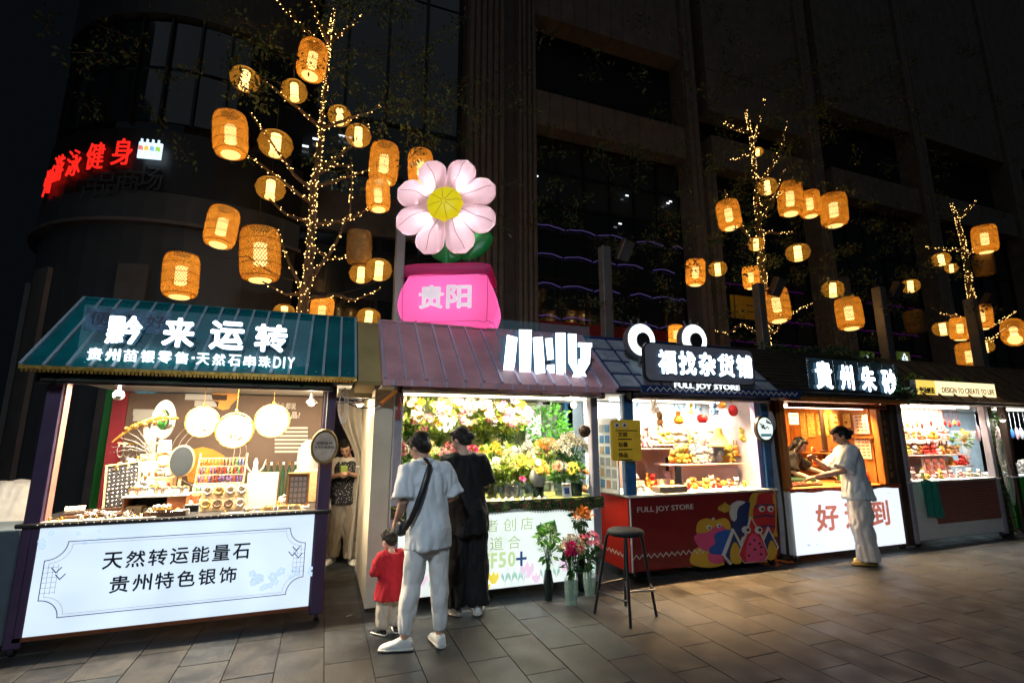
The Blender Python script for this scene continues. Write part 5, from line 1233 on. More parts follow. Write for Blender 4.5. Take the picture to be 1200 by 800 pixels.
# toys
def toy_mesh(kind, c):
    k = ('toy', kind, c)
    if k in PET: return PET[k]
    m = mat('plush_'+c, {'white': (.78,.72,.64), 'yellow': (.8,.6,.1), 'pink': (.8,.42,.4), 'brown': (.4,.2,.08), 'red': (.65,.04,.03), 'orange': (.8,.35,.05), 'blue': (.15,.35,.65), 'cream': (.8,.68,.45)}[c], .85, 0, .1, 30, .3, 150)
    mb = MB()
    if kind == 'bear':
        mb.ball((0,0,.05), (.045,.04,.05), 9, 7).ball((0,-.005,.12), (.042,.038,.038), 9, 7)
        for s_ in (-1,1): mb.ball((s_*.032,0,.155), .016, 6, 5).ball((s_*.045,-.02,.06), (.015,.02,.025), 6, 5).ball((s_*.028,-.035,.02), (.018,.025,.018), 6, 5)
    if kind == 'rabbit':
        mb.ball((0,0,.045), (.038,.034,.045), 9, 7).ball((0,-.005,.105), (.036,.034,.034), 9, 7)
        for s_ in (-1,1): mb.ball((s_*.018,0,.165), (.011,.008,.04), 6, 5).ball((s_*.03,-.03,.015), (.016,.022,.015), 6, 5)
    if kind == 'duck': mb.ball((0,0,.045), (.04,.055,.042), 9, 7).ball((0,-.03,.105), .033, 9, 7).ball((0,-.065,.1), (.015,.018,.007), 6, 4).ball((0,.055,.06), (.015,.02,.012), 6, 4)
    if kind == 'box': mb.bbox(-.05,.05,-.03,.03,0,.08,.006)
    k2 = len(mb.f); mb.k = 1
    if kind != 'box':
        hz = {'bear': .125, 'rabbit': .11, 'duck': .112}[kind]; yy = -.04 if kind != 'duck' else -.058
        for s_ in (-1,1): mb.ball((s_*.015,yy,hz), .005, 5, 4)
    PET[k] = mb.mesh('plush_toy', mats=[m, black], smooth='all'); return PET[k]
tk = ['bear','rabbit','duck','bear','box']; tc_ = ['white','yellow','pink','cream','white','red','orange','cream','white']
random.seed(77)
words = {'bear': 'bear', 'rabbit': 'rabbit', 'duck': 'duck', 'box': 'gift box'}
def toys(n, x0, x1, y_, z, where, grp, smin=.9, smax=1.4, cols_=None, kinds=None):
    for k in range(n):
        kd = random.choice(kinds or tk); c = random.choice(cols_ or tc_); x = x0+(x1-x0)*(k+.5)/n
        o = bpy.data.objects.new('plush_toy' if kd != 'box' else 'gift_box', toy_mesh(kd, c)); col.objects.link(o); o.location = (x, y_+random.uniform(-.03,.03), z)
        o.rotation_euler = (0,0,random.uniform(-.5,.5)); o.scale = (random.uniform(smin,smax),)*3
        tag(o, '%s %s, %s from left %s' % (c, words[kd] if kd == 'box' else 'plush '+words[kd], ORD[k], where), 'toy' if kd != 'box' else 'box', grp)
ORD = ['first','second','third','fourth','fifth','sixth','seventh','eighth','ninth','tenth','eleventh','twelfth','thirteenth','fourteenth','fifteenth','sixteenth']
G3 = 'small toys on the shelves of the blue-roofed stall'
toys(9, 3.62, 4.4, 5.75, 1.421, 'on the upper left toy stall shelf', G3, 1.1, 1.7)
toys(7, 3.62, 4.4, 5.68, .926, 'before the pink box in the toy stall', G3, .9, 1.3)
toys(10, 4.3, 5.38, 5.55, 1.221, 'on the low right toy stall shelf', G3, 1.1, 1.6, ['white','yellow','cream','orange','white','yellow'])
toys(10, 4.3, 5.38, 5.8, 1.471, 'on the high right toy stall shelf', G3, 1.2, 1.7, ['white','white','cream','yellow'])
toys(14, 3.45, 5.25, 5.2, .926, 'along the toy counter front', G3, .5, .8)
toys(12, 4.4, 5.3, 5.4, .926, 'in the toy counter second row', G3, .6, .9, ['orange','red','yellow','brown','cream'])
p = at(787,530,5.7); r = empty('display_screen', (p.x,5.7,.926), 'small black screen beside the toys on the left of the toy counter', 'screen'); MB().bbox(p.x-.1,p.x+.06,5.7,5.72,1.12,1.3,.006).build('screen', black, r); MB().box(p.x-.03,p.x,5.7,5.72,.926,1.119).build('stand', steel, r)
p = at(790,582,5.02)
for k, lb_ in enumerate(('left of two flat grey-brown boxes at the front of the toy counter','right of two flat grey-brown boxes at the front of the toy counter')):
    MB().bbox(p.x-.22+.2*k, p.x-.025+.2*k, 4.98, 5.14, .926, 1.0, .006).build('box', mat('grey_cardboard', (.28,.22,.16), .7), label=lb_, cat='box')
def hang(px, py, Y, build, label, cat, name, m, top=2.06):
    p = at(px, py, Y); mb = MB(); build(mb, p); o_r = empty(name, (p.x,Y,p.z), label, cat); mb.build('body', m, o_r, smooth='all'); MB().tube([p+Vector((0,0,.06)),(p.x,Y,top)], .003, 4).build('cord', redside, o_r); return o_r
hang(795,489,5.3, lambda mb,p: mb.lathe([(.002,-.09),(.05,-.08),(.068,-.04),(.055,.0),(.03,.03),(.04,.06),(.02,.085),(.002,.09)], p, 14), 'orange gourd-shaped toy hanging in the toy stall', 'toy', 'hanging_toy', mat('toy_orange', (.8,.3,.02), .5))
hang(823,490,5.3, lambda mb,p: mb.lathe([(.01,-.06),(.05,-.055),(.07,-.01),(.06,.04),(.03,.055),(.004,.04)], p, 14), 'red apple-shaped toy hanging in the toy stall', 'toy', 'hanging_toy', mat('toy_red', (.6,.01,.02), .4))
hang(859,481,5.3, lambda mb,p: mb.tube([p-Vector((0,.012,0)),p+Vector((0,.012,0))], .075, 24), 'round red badge hanging at the right of the toy stall', 'badge', 'hanging_badge', MATS['toy_red'])
hang(773,487,5.35, lambda mb,p: mb.ball(p,(.045,.04,.06),9,7).ball(p+Vector((0,0,-.08)),(.05,.04,.05),9,7).ball(p+Vector((-.03,0,-.13)),(.015,.015,.05),6,5).ball(p+Vector((.03,0,-.13)),(.015,.015,.05),6,5), 'brown plush monkey hanging at the left of the toy stall', 'toy', 'hanging_toy', mat('plush_brown', (.4,.2,.08), .85))
hang(842,512,5.5, lambda mb,p: mb.lathe([(.16,-.13),(.13,-.1),(.06,.05),(.05,.12),(.03,.14)], p, 18), 'yellow flared dress-shaped toy hanging in the middle right of the toy stall', 'toy', 'hanging_toy', mat('toy_yellow', (.78,.55,.12), .7))
hang(852,496,6.0, lambda mb,p: mb.ball(p,(.13,.1,.1),12,8).ball(p+Vector((.12,0,.03)),(.07,.06,.06),8,6), 'pale orange plush cushion hanging at the top right of the toy stall', 'toy', 'hanging_toy', mat('plush_cream', (.8,.68,.45), .8))
p = at(777,520,5.9); r = empty('headband', (p.x,5.9,p.z-.18), 'large pink hooped plush head over the upper left shelf', 'toy')
MB().torus(p, .15, .022, 24, 8, Matrix.Rotation(R(90),3,'X')).build('hoop', pk, r, smooth='all'); MB().ball(p+Vector((0,.02,-.03)), (.13,.06,.12), 12, 8).build('face', cream, r, smooth='all'); MB().ball(p+Vector((.15,0,.1)), .04, 8, 6).build('ear', pk, r, smooth='all')
random.seed(61)
for k, (px, py, Y, kd, c) in enumerate(((757,505,5.2,'rabbit','pink'),(766,478,5.5,'bear','white'),(808,478,5.6,'rabbit','yellow'),(836,480,5.6,'bear','blue'),(846,472,5.3,'duck','orange'),(870,510,5.4,'bear','yellow'),(878,478,5.3,'rabbit','red'),(815,510,5.7,'bear','cream'),(802,512,5.4,'duck','white'),(862,528,5.5,'rabbit','orange'))):
    p = at(px, py, Y); r = empty('hanging_toy', (p.x,Y,p.z-.08), '%s plush %s hanging on a string, %s from the back left in the toy stall' % (c, words[kd], ORD[k]), 'toy', 'plush toys hanging in the toy stall')
    o = bpy.data.objects.new('plush', toy_mesh(kd, c)); col.objects.link(o); o.parent = r; o.scale = (1.15,)*3; o.rotation_euler = (0,0,random.uniform(-.6,.6)); MB().tube([(p.x,Y,p.z+.08),(p.x,Y,2.06)], .002, 4).build('cord', white, r)
# blue printed swallows and drops on the back wall
mb = MB(); random.seed(5)
for k in range(40):
    x = random.uniform(3.7,5.3); z = random.uniform(1.5,2.0); mb.prism([(x,z),(x+.02,z+.03),(x+.012,z+.07),(x-.012,z+.05)], 6.012,6.018)
mb.build('wall_print', mat('wall_print_blue', (.06,.2,.42), .6), s3, kind='stuff')
mb = MB(); p = at(757,490,5.9); mb.tube([p+Vector((-.06,0,-.03)),p,p+Vector((.07,0,.05))], .01, 5).tube([p+Vector((.0,0,.04)),p,p+Vector((.05,0,-.04))], .008, 5); mb.build('swallow_ornament', navy, label='small dark swallow ornament at the top left of the toy stall', cat='ornament')
# card display on the left side, striped cloth behind the gap, menu board, badge
r = empty('card_rack', (3.22,5.2,.93), 'white side panel of small pictures between the flower and toy stalls', 'display rack')
MB().box(3.2,3.215,5.06,5.5,.93,1.8).build('panel', white, r); random.seed(8)
for j in range(6):
    for i in range(3): MB().box(3.193,3.199,5.1+i*.13,5.19+i*.13,.98+j*.13,1.07+j*.13).build('picture_card', random.choice((mat('picture_tan', (.42,.33,.24), .6),mat('picture_grey', (.3,.33,.36), .6),mat('picture_rust', (.4,.22,.14), .6),MATS['wall_print_blue'])), r)
r = empty('cloth', (3.0,6.5,.8), 'white cloth with blue stripes hanging in the gap left of the toy stall', 'cloth')
MB().sheet(lambda u, v: Vector((2.95+.75*u, 6.9+.03*math.sin(u*14), .75+1.3*v)), 24, 6).build('fabric', mat('lit_white_cloth', (.75,.76,.78), .7, emit=.0), r, smooth='all')
for k in range(4): MB().box(3.1,3.45-.03*k,6.84,6.852,1.25+.1*k,1.3+.1*k).build('stripe', mat('stripe_blue', (.03,.14,.4), .7), r)
l = bpy.data.lights.new('gap_lamp_light', 'POINT'); l.energy = 22; l.color = (1,.92,.8); l.shadow_soft_size = .06
MB().ball((3.08,5.9,1.99), .04, 10, 7).build('gap_bulb', bulb, s3); o = bpy.data.objects.new('gap_lamp_light', l); col.objects.link(o); o.parent = s3; o.location = Vector((3.08,5.88,1.9))-ROOT[s3.name]
MB().bbox(2.93,3.2,5.6,5.9,.0,.75,.02).build('crate', cream, label='cream crate in the gap between the flower stall and the red counter', cat='crate')
random.seed(13)
for k, (c, kd) in enumerate((('white','rabbit'),('brown','bear'),('cream','bear'))):
    o = bpy.data.objects.new('plush_toy', toy_mesh(kd, c)); col.objects.link(o); o.location = (3.0+.09*k,5.72,.751); o.scale = (1.4,)*3; tag(o, '%s plush toy on the cream crate in the gap left of the toy stall' % c, 'toy')
MB().lathe([(.03,0),(.035,.02),(.035,.14),(.014,.18),(.014,.2)], (3.15,5.66,.752), 12).build('water_bottle', mat('blue_plastic_bottle', (.03,.2,.6), .2), label='blue bottle standing on the cream crate beside the red counter', cat='bottle', smooth=True)
a_ = at(718,540,4.9); b__ = at(750,492,4.9)
r = empty('menu_board', (a_.x+.15,4.9,a_.z), 'yellow rounded price board with two little eyes on the blue left post', 'board')
MB().prism(rrect(a_.x,b__.x,a_.z,b__.z,.03), 4.9,4.93).build('board', mat('menu_yellow', (.65,.4,.03), .5, emit=.12), r)
for k in range(2):
    mb = MB(); oval(mb, a_.x+.07+.1*k, b__.z-.06, .032, .032, 4.894, 4.899, 16); mb.build('eye', white, r); mb = MB(); oval(mb, a_.x+.07+.1*k, b__.z-.06, .015, .015, 4.89, 4.893, 12); mb.build('pupil', black, r)
MB().box(a_.x+.05,b__.x-.05,4.894,4.899,b__.z-.125,b__.z-.115).build('rule', black, r)
for k, s_ in enumerate(('文创','玩偶','饰品')): mb = MB(); text(mb, s_, a_.x+.08,a_.x+.2,b__.z-.19-.115*k,b__.z-.135-.115*k,4.895,.003,.03); mb.build('lettering', black, r); MB().box(a_.x+.08,a_.x+.26,4.895,4.899,b__.z-.222-.115*k,b__.z-.21-.115*k).build('rule', black, r)
c = at(897,502,4.88); r = empty('round_sign', (c.x,4.88,c.z-.14), 'round lit sign with dark brush strokes on the right post of the toy stall', 'sign')
mb = MB(); oval(mb, c.x, c.z, .15, .165, 4.885, 4.93); mb.build('rim', black, r)
mb = MB(); oval(mb, c.x, c.z, .125, .14, 4.878, 4.884); mb.build('face', glow('round_sign_face', (.85,.95,.88), 1.1), r)
mb = MB()
random.seed(4)
for k in range(9): a = random.uniform(0,3); x = c.x+random.uniform(-.08,.08); z = c.z+random.uniform(-.03,.1); ln(mb, [(x,z),(x+.035*math.cos(a),z+.035*math.sin(a)),(x+.05,z-.01)], .012, 4.876)
mb.build('brush_strokes', mat('sign_dark_green', (.01,.06,.04), .5), r); MB().box(c.x-.09,c.x+.09,4.874,4.877,c.z-.1,c.z-.065).build('print_band', mat('sign_teal', (.1,.35,.4), .5, emit=.4), r)
MB().rings([(5.53,4.98,1.9,.02,.02),(5.53,4.98,1.82,.05,.03),(5.54,4.98,1.72,.055,.035),(5.53,4.98,1.66,.03,.02)], 12).build('plastic_bag', mat('white_plastic', (.55,.55,.55), .35), label='white plastic bag tied under the eave above the round sign', cat='bag', remesh=.008, fold=(.01,14,5))
MB().sheet(lambda u, v: Vector((5.5+.08*u+.02*math.sin(v*5), 5.0+.03*math.sin(u*8), .12+1.6*v)), 8, 16).build('rain_cover', mat('pale_rain_cover', (.3,.32,.36), .5, 0, .2), label='pale rolled rain cover hanging between the toy stall and the orange stall', cat='cover', smooth='all')

# ================================================================== STALL 4 : dark tiles, orange frame
s4 = stall('dark-tiled orange timber stall with a customer reaching over its lit counter', 6.85)
ow = mat('orange_timber', (.42,.14,.025), .45, 0, .3, 4, .2, 40, stretch=(6,6,1)); dkp = mat('dark_timber', (.035,.02,.014), .6, 0, .3, 5, .2, 40)
posts(s4, 5.68, 7.66, .09, ow, z0=.905); MB().bbox(5.56,5.67,5.02,5.12,.04,2.06,.008).build('outer_post', dkp, s4)
MB().bbox(7.67,7.86,5.0,5.1,.9,2.03,.01).build('carved_panel', mat('brown_panel', (.09,.045,.03), .6, 0, .4, 14, .3, 60), s4); MB().bbox(7.87,8.03,4.97,5.09,.04,2.06,.01).build('outer_post', dkp, s4)
for k, ch in enumerate('天然朱砂手工定制'): mb = MB(); text(mb, ch, 7.735, 7.8, 1.86-.125*k, 1.94-.125*k, 4.997, .003, .02); mb.build('character', mat('dim_gold_print', (.3,.18,.05), .6), s4)
rf4 = roof(s4, 5.46, 7.95, darktile, None, 0)
for j in range(13):
    t0 = .02+j*.075; mb = MB(); random.seed(j)
    for i in range(16):
        x0 = 5.47+i*.154+(.07 if j % 2 else 0)
        if x0+.15 > 7.95: continue
        q = [sl(x0,t0,.022), sl(x0+.148,t0,.022), sl(x0+.148,t0+.09,.004), sl(x0,t0+.09,.004)]; dn = Vector((0,.669,-.743))*.014
        mb.add(q+[p+dn for p in q], [(0,1,2,3),(0,4,5,1),(1,5,6,2),(3,7,4,0)])
    mb.build('tile_course', darktile, rf4, kind='stuff')
MB().bbox(5.6,7.95,4.72,4.84,2.035,2.095,.01).build('eave_beam', ow, s4)
mb = MB(); fr4 = MB().box(5.75,7.7,4.9,4.905,1.96,2.03).build('paper_valance', mat('paper_warm', (.7,.5,.3), .7), s4)
for k in range(46): x = 5.78+k*.0415; mb.box(x,x+.028,4.894,4.899,1.972,2.012)
mb.build('valance_print', mat('valance_brown', (.15,.03,.01), .7), fr4, kind='stuff')
wheels(s4, 5.7, 7.86)
MB().bbox(5.7,7.86,4.985,5.08,.08,.87,.01).build('counter_front', white, s4); MB().box(5.745,7.83,4.972,4.984,.085,.865).build('lightbox_face', glow('lit_lightbox_cool', (.85,.92,1.0), 1.05), s4)
MB().bbox(5.68,7.88,4.95,5.75,.875,.9,.008).build('counter_top', ow, s4)
salm = mat('salmon_print', (.65,.2,.14), .6, emit=.62)
for ch, x0, x1 in (('好',6.13,6.55),('运',6.67,7.08),('到',7.18,7.56)): mb = MB(); text(mb, ch, x0, x1, .35, .69, 4.968, .003, .03); mb.build('character', salm, s4)
mb = MB(); ln(mb, [(6.06,.56),(6.11,.6),(6.15,.56)], .01, 4.969)
for px, pz, s_ in ((7.6,.78,.02),(7.5,.6,.025),(5.95,.2,.03),(6.1,.2,.02)): mb.prism([(px+s_*math.cos(a), pz+s_*math.sin(a)*.6) for a in [k*1.05 for k in range(6)]], 4.966,4.971)
mb.build('print_mark', glow('print_pale_blue', (.6,.72,.85), .9), s4)
mb = MB(); mb.sheet(lambda u, v: Vector((5.69+2.18*u, 4.945-.006*math.sin(u*80)*v, .905-.05*v+.008*math.sin(u*25)*v)), 90, 3); mb.build('table_cloth', mat('rust_cloth', (.3,.05,.02), .8, 0, .5, 20), s4, smooth='all')
lamp(s4, 5.85, 7.6, 5.15, 85, (1,.62,.26), z=1.97, n=1); lamp(s4, 5.85, 7.6, 5.7, 70, (1,.6,.24), n=1)
MB().box(5.72,7.62,6.48,6.5,.6,2.05).build('back_wall', ow, s4); MB().box(7.6,7.64,5.1,6.47,.9,2.05).build('side_wall', ow, s4)
ppr = mat('notice_paper', (.75,.6,.45), .7)
def notice(px0, px1, py0, py1, Y, lb_, m=ppr, lines=6, lc=None):
    a = at(px0,py1,Y); b = at(px1,py0,Y); r = empty('notice', (a.x,Y,a.z), lb_, 'notice'); MB().box(a.x,b.x,Y,Y+.012,a.z,b.z).build('paper', m, r)
    mb = MB()
    for k in range(lines): z = b.z-(b.z-a.z)*(k+.8)/(lines+.6); mb.box(a.x+.02,b.x-.02-random.uniform(0,.06),Y-.003,Y-.001,z,z+(b.z-a.z)/lines*.35)
    mb.build('printed_lines', lc or mat('notice_red_print', (.5,.08,.04), .7), r, kind='stuff')
random.seed(1)
def atX(px, py, X):
    d = _fw*_f + _r*(px-600) - _u*(py-400); return Vector((0,0,CH))+d*(X/d.x)
def wall_item(px0, px1, py0, py1, name, label, cat, m, lines=0, lc=None, th=.01):
    a = atX(px0,(py0+py1)/2,7.59); b = atX(px1,(py0+py1)/2,7.59); z1 = atX((px0+px1)/2,py0,7.59).z; z0 = atX((px0+px1)/2,py1,7.59).z
    r = empty(name, (7.59,(a.y+b.y)/2,z0), label, cat); MB().box(7.588-th,7.588,b.y,a.y,z0,z1).build('sheet', m, r)
    mb = MB()
    for k in range(lines):
        z = z1-(z1-z0)*(k+.8)/(lines+.6)
        for q in range(3): w3 = (a.y-b.y-.04)/3; y5 = b.y+.02+w3*q; mb.box(7.584-th,7.587-th,y5,y5+w3*random.uniform(.5,.85),z,z+(z1-z0)/lines*.35)
    if lines: mb.build('printed_lines', lc or mat('notice_red_print', (.5,.08,.04), .7), r, kind='stuff')
wall_item(1001,1018,486,508,'notice','upper paper notice on the orange wall right of the bending woman','notice',ppr,5)
wall_item(1003,1021,512,537,'notice','lower paper notice on the orange wall right of the bending woman','notice',ppr,6)
wall_item(974,997,485,501,'picture','golden picture above the bending woman in the orange stall','picture',mat('gold_picture', (.75,.5,.15), .4),2,gilt)
wall_item(958,971,484,510,'scroll','wide gold scroll on the orange wall above the bending woman','scroll',mat('gold_cloth', (.6,.35,.08), .5, 0, .6, 25))
wall_item(947,955,484,512,'scroll','middle gold scroll on the orange wall of the orange stall','scroll',MATS['gold_cloth'])
wall_item(939,945,484,514,'scroll','narrow gold scroll on the orange wall of the orange stall','scroll',MATS['gold_cloth'])
MB().box(7.5,7.585,5.49,5.52,.93,2.0).build('wall_batten', ow, s4); MB().box(7.55,7.585,5.05,5.48,1.55,1.57).build('wall_batten', ow, s4); MB().box(7.5,7.58,5.8,5.83,.93,2.0).build('wall_batten', dkp, s4)
notice(926,935,484,497,5.9,'small pink picture hanging at the top left of the orange stall', pk, 2)
random.seed(14)
redorn = mat('red_ornament', (.6,.04,.03), .4)
om = [MB().ball((0,0,.03), (.03,.03,.03), 7, 5).ball((0,0,.07), .018, 6, 5).mesh('ornament', mats=[redorn], smooth='all'), MB().lathe([(.02,0),(.03,.03),(.015,.05),(.02,.09)], n=9).mesh('ornament', mats=[gilt], smooth='all'), MB().bbox(-.04,.04,-.03,.03,0,.03,.004).mesh('ornament', mats=[darkwood])]
for j, (z, y_, nm) in enumerate(((1.12,6.15,'lower'),(1.32,6.3,'upper'))):
    MB().bbox(7.38,7.585,5.55,6.4,z-.02,z,.004).build('shelf', ow, s4)
    for k in range(10):
        o = bpy.data.objects.new('ornament', random.choice(om)); col.objects.link(o); o.location = (7.46+.05*(k%2), 5.6+.085*k, z+.001); o.scale = (random.uniform(.9,1.5),)*3; tag(o, 'small red or gilt ornament, %s from the right on the %s orange stall shelf' % (ORD[k], nm), 'ornament', 'ornaments on the shelves of the orange stall')
random.seed(15)
for nm, x, w_, y_ in (('left',5.95,.4,5.25),('middle',6.4,.4,5.3),('right',7.3,.45,5.25)):
    r = empty('display_tray', (x,y_,.9), 'dark tray of red and gilt beads at the %s of the orange stall counter' % nm, 'tray'); MB().bbox(x-w_/2,x+w_/2,y_-.12,y_+.12,.901,.93,.006).build('tray', darkwood, r)
    for k in range(16): tf(MB().torus((0,0,0), .026, .007, 10, 5), Matrix.Translation((x+random.uniform(-.4,.4)*w_, y_+random.uniform(-.09,.09), .938))).build('bracelet', random.choice((redorn, gilt, redorn)), r, smooth='all')
MB().bbox(5.8,6.7,5.35,5.7,.901,.98,.01).build('display_case', mat('green_case', (.02,.06,.03), .4), label='low dark green case under the vendor\'s arm in the orange stall', cat='case')
MB().bbox(7.32,7.46,5.45,5.48,.901,1.08,.005).build('green_card', mat('bright_green_card', (.05,.5,.08), .5, emit=.3), label='bright green card standing at the right of the orange stall counter', cat='card')
MB().lathe([(.05,0),(.06,.05),(.055,.14),(.04,.16)], (7.55,5.25,.901), 14).build('jar', redorn, label='dark red jar at the right end of the orange stall counter', cat='jar', smooth=True)
sg = empty('sign', (6.9,4.72,2.12), 'four white lit brush characters standing along the dark tiled roof', 'sign')
sign_letters(sg, '貴州朱砂', [(6.1,6.42,2.2,2.58),(6.56,6.83,2.2,2.55),(6.98,7.28,2.19,2.55),(7.4,7.72,2.17,2.53)], 4.72, .05, .08)
MB().box(6.02,7.85,4.775,4.78,2.14,2.62).build('clear_board', MATS['acrylic_board'], sg)
for z in (2.16,2.62): MB().tube([(6.02,4.78,z),(7.85,4.78,z)], .006, 6).build('rail', steel, sg)
for k in range(8): MB().tube([(6.05+k*.25,4.79,2.14),(6.05+k*.25,4.79,2.62)], .004, 5).build('rail', steel, sg)
# garland of dark leaves on the ridge between stalls 4 and 5
r = empty('leaf_garland', (7.9,4.9,2.1), 'dark leafy garland piled at the right end of the tiled roof', 'garland')
mb = MB()
for k in range(14): leaves(mb, sl(7.85+random.uniform(-.25,.25), k/13, .06), .16, 60, .07, .7, k+50)
mb.build('foliage', leafd, r, kind='stuff')
r = empty('leaf_garland', (6.6,5.55,2.85), 'thin leafy garland along the ridge of the dark tiled roof', 'garland')
mb = MB()
for k in range(16): leaves(mb, (6.1+.12*k,5.5,2.88), .09, 26, .06, .7, k+90)
mb.build('foliage', leafd, r, kind='stuff')

# ================================================================== STALL 5 and 6
s5 = stall('brown-canopied trinket stall with a cream lit sign and a green cloth on its counter', 9.2)
thatch = mat('brown_canopy', (.2,.12,.06), .7, 0, .4, 6, .3, 50)
posts(s5, 8.05, 10.3, .09, greypost); wheels(s5, 8.1, 10.3)
roof(s5, 8.0, 11.4, thatch, MATS['brown_panel'], 9)
MB().bbox(8.1,10.28,4.985,5.08,.09,.9,.01).build('counter_front', white, s5); MB().bbox(8.05,10.32,4.95,5.75,.902,.925,.006).build('counter_top', white, s5)
for k in range(24): MB().box(8.62,10.2,4.975,4.984,.30+k*.0245,.30+k*.0245+.018).build('slat', mat('brick_pink_slat', (.3,.1,.075), .6), s5)
mb = MB().sheet(lambda u, v: Vector((8.28+.42*u, 4.935-.02*math.sin(u*17+v*2)-.01*v, .93-.52*v+.02*math.sin(u*6))), 30, 16); mb.build('green_cloth', mat('teal_cloth', (.01,.2,.14), .8, 0, .15, 20), label='teal green cloth hanging over the counter of the trinket stall', cat='cloth', smooth='all')
lamp(s5, 8.2, 10.2, 5.15, 34, (1,.85,.65), n=1); lamp(s5, 8.2, 10.2, 5.35, 60, (1,.84,.66), n=1)
MB().box(8.1,10.25,6.48,6.5,.6,2.05).build('back_wall', mat('pinkish_wall', (.62,.45,.4), .6), s5)
MB().box(8.2,10.25,5.6,5.61,.93,2.05).build('partition', MATS['pinkish_wall'], s5)
for x0,x1,z,y_ in ((8.75,10.2,1.28,5.4),(8.75,10.2,1.52,5.45),(9.65,10.2,1.1,5.35)): MB().bbox(x0,x1,y_-.12,y_+.12,z-.02,z,.004).build('shelf', pk, s5)
MB().bbox(9.02,9.6,5.3,5.33,.926,1.24,.02).build('rack_board', pk, s5)
for i in range(3):
    for j in range(3): mb = MB(); oval(mb, 9.13+i*.18, 1.0+j*.09, .055, .035, 5.285, 5.297, 14); mb.build('rack_opening', mat('rack_inside', (.5,.12,.08), .6), s5)
G5 = 'small trinkets on the shelves of the cream-signed stall'
toys(14, 8.78, 10.15, 5.38, 1.281, 'on the lower trinket stall shelf', G5, .8, 1.2, ['red','yellow','white','orange','brown','pink'])
toys(14, 8.78, 10.15, 5.44, 1.521, 'on the upper trinket stall shelf', G5, .8, 1.2, ['red','yellow','white','orange','brown','pink','blue'])
toys(16, 8.3, 10.1, 5.12, .926, 'along the trinket stall counter', G5, .7, 1.0, ['white','yellow','cream','white','pink'])
toys(6, 9.68, 10.15, 5.32, 1.101, 'in the trinket stall red group', G5, .8, 1.1, ['red','orange','red'])
random.seed(19)
for k in range(14):
    x = 8.45+k*.12; c = random.choice(['red','yellow','white','orange','pink','blue']); 
    r = empty('hanging_charm', (x,5.25,1.72), '%s charm, %s from the left in the hanging row of the trinket stall' % (c, ORD[k]), 'charm', 'charms hanging in the trinket stall')
    MB().ball((x,5.25,1.76+random.uniform(-.04,.04)), (.03,.02,.05), 7, 5).build('body', MATS['plush_'+c] if 'plush_'+c in MATS else redorn, r, smooth='all'); MB().tube([(x,5.25,1.8),(x,5.25,2.06)], .003, 4).build('cord', redside, r)
for k, c in enumerate(('toy_red','petal_magenta')): MB().box(8.2+.1*k,8.24+.1*k,5.3,5.31,1.5,1.98).build('ribbon', MATS[c], label='%s ribbon hanging at the left of the trinket stall' % ('red','magenta')[k], cat='ribbon')
gd = MB(); random.seed(3)
gr = empty('wire_rack', (8.16,5.2,.93), 'dark wire rack of small gilt charms at the left of the trinket stall', 'rack')
for k in range(7): MB().tube([(8.14,5.02+k*.07,.93),(8.14,5.02+k*.07,1.85)], .006, 5).build('wire', dkp, gr)
for k in range(12): MB().tube([(8.14,5.02,.98+k*.075),(8.14,5.44,.98+k*.075)], .005, 5).build('wire', gilt, gr)
# sign of stall 5
sg = empty('sign', (9.3,4.78,2.12), 'long cream lit sign box with a yellow left end and dark capitals', 'sign')
MB().bbox(8.27,10.26,4.8,4.88,2.12,2.42,.006).build('sign_box', white, sg); MB().box(8.72,10.25,4.794,4.799,2.128,2.412).build('cream_face', glow('sign_cream', (1,.78,.42), 1.5), sg); MB().box(8.28,8.715,4.794,4.799,2.128,2.412).build('yellow_face', glow('sign_yellow', (1,.68,.12), 1.1), sg)
mb = MB(); text(mb, 'DESIGN TO CREATE TO LIFE', 8.86, 10.2, 2.235, 2.32, 4.788, .003, .012); mb.build('lettering', mat('sign_brown_ink', (.06,.02,.005), .6), sg)
mb = MB(); text(mb, '生活創造', 8.32, 8.68, 2.21, 2.31, 4.788, .003, .03); mb.build('lettering', MATS['sign_brown_ink'], sg)
r = empty('leaf_garland', (9.2,5.0,2.45), 'small yellow-green sprigs along the top of the cream sign', 'garland'); mb = MB()
for x in (8.4,8.55,9.45,9.5): leaves(mb, (x,4.95,2.47), .07, 26, .06, .6, int(x*10))
mb.build('foliage', leafy, r, kind='stuff')
r = empty('leaf_garland', (10.42,5.0,.0), 'green leafy garland climbing the post between the last two stalls', 'garland'); mb = MB()
MB().bbox(10.38,10.5,5.0,5.1,0,2.06,.01).build('post', dkp, r)
for k in range(22): leaves(mb, (10.42,5.0,.1+k*.09), .07, 34, .05, .8, k+200)
mb.build('foliage', leafm, r, kind='stuff')
r = empty('bouquet', (10.0,5.25,1.5), 'sunflower bouquet wrapped in clear film hanging at the right of the trinket stall', 'flowers')
for dx, dz, c, k_ in ((0,0,'orange','sun'),(-.05,.1,'yellow','sun'),(.06,.06,'yellow','rose'),(-.07,-.05,'orange','rose')): o = bpy.data.objects.new('blossom', head_mesh(k_, c)); col.objects.link(o); o.parent = r; o.location = (dx,-.06,dz+.05); o.rotation_euler = (R(75),0,0); o.scale = (.055,)*3
mb = MB(); leaves(mb, (10.0,5.25,1.5), .12, 60, .08, .9, 5); mb.build('foliage', leafm, r, kind='stuff')
MB().lathe([(.015,-.35),(.05,-.2),(.14,.1),(.17,.17)], (10.05,5.22,1.5), 14, cap=False).build('film', mat('clear_film', (.7,.72,.72), .15, alpha=.25), r, smooth='all')
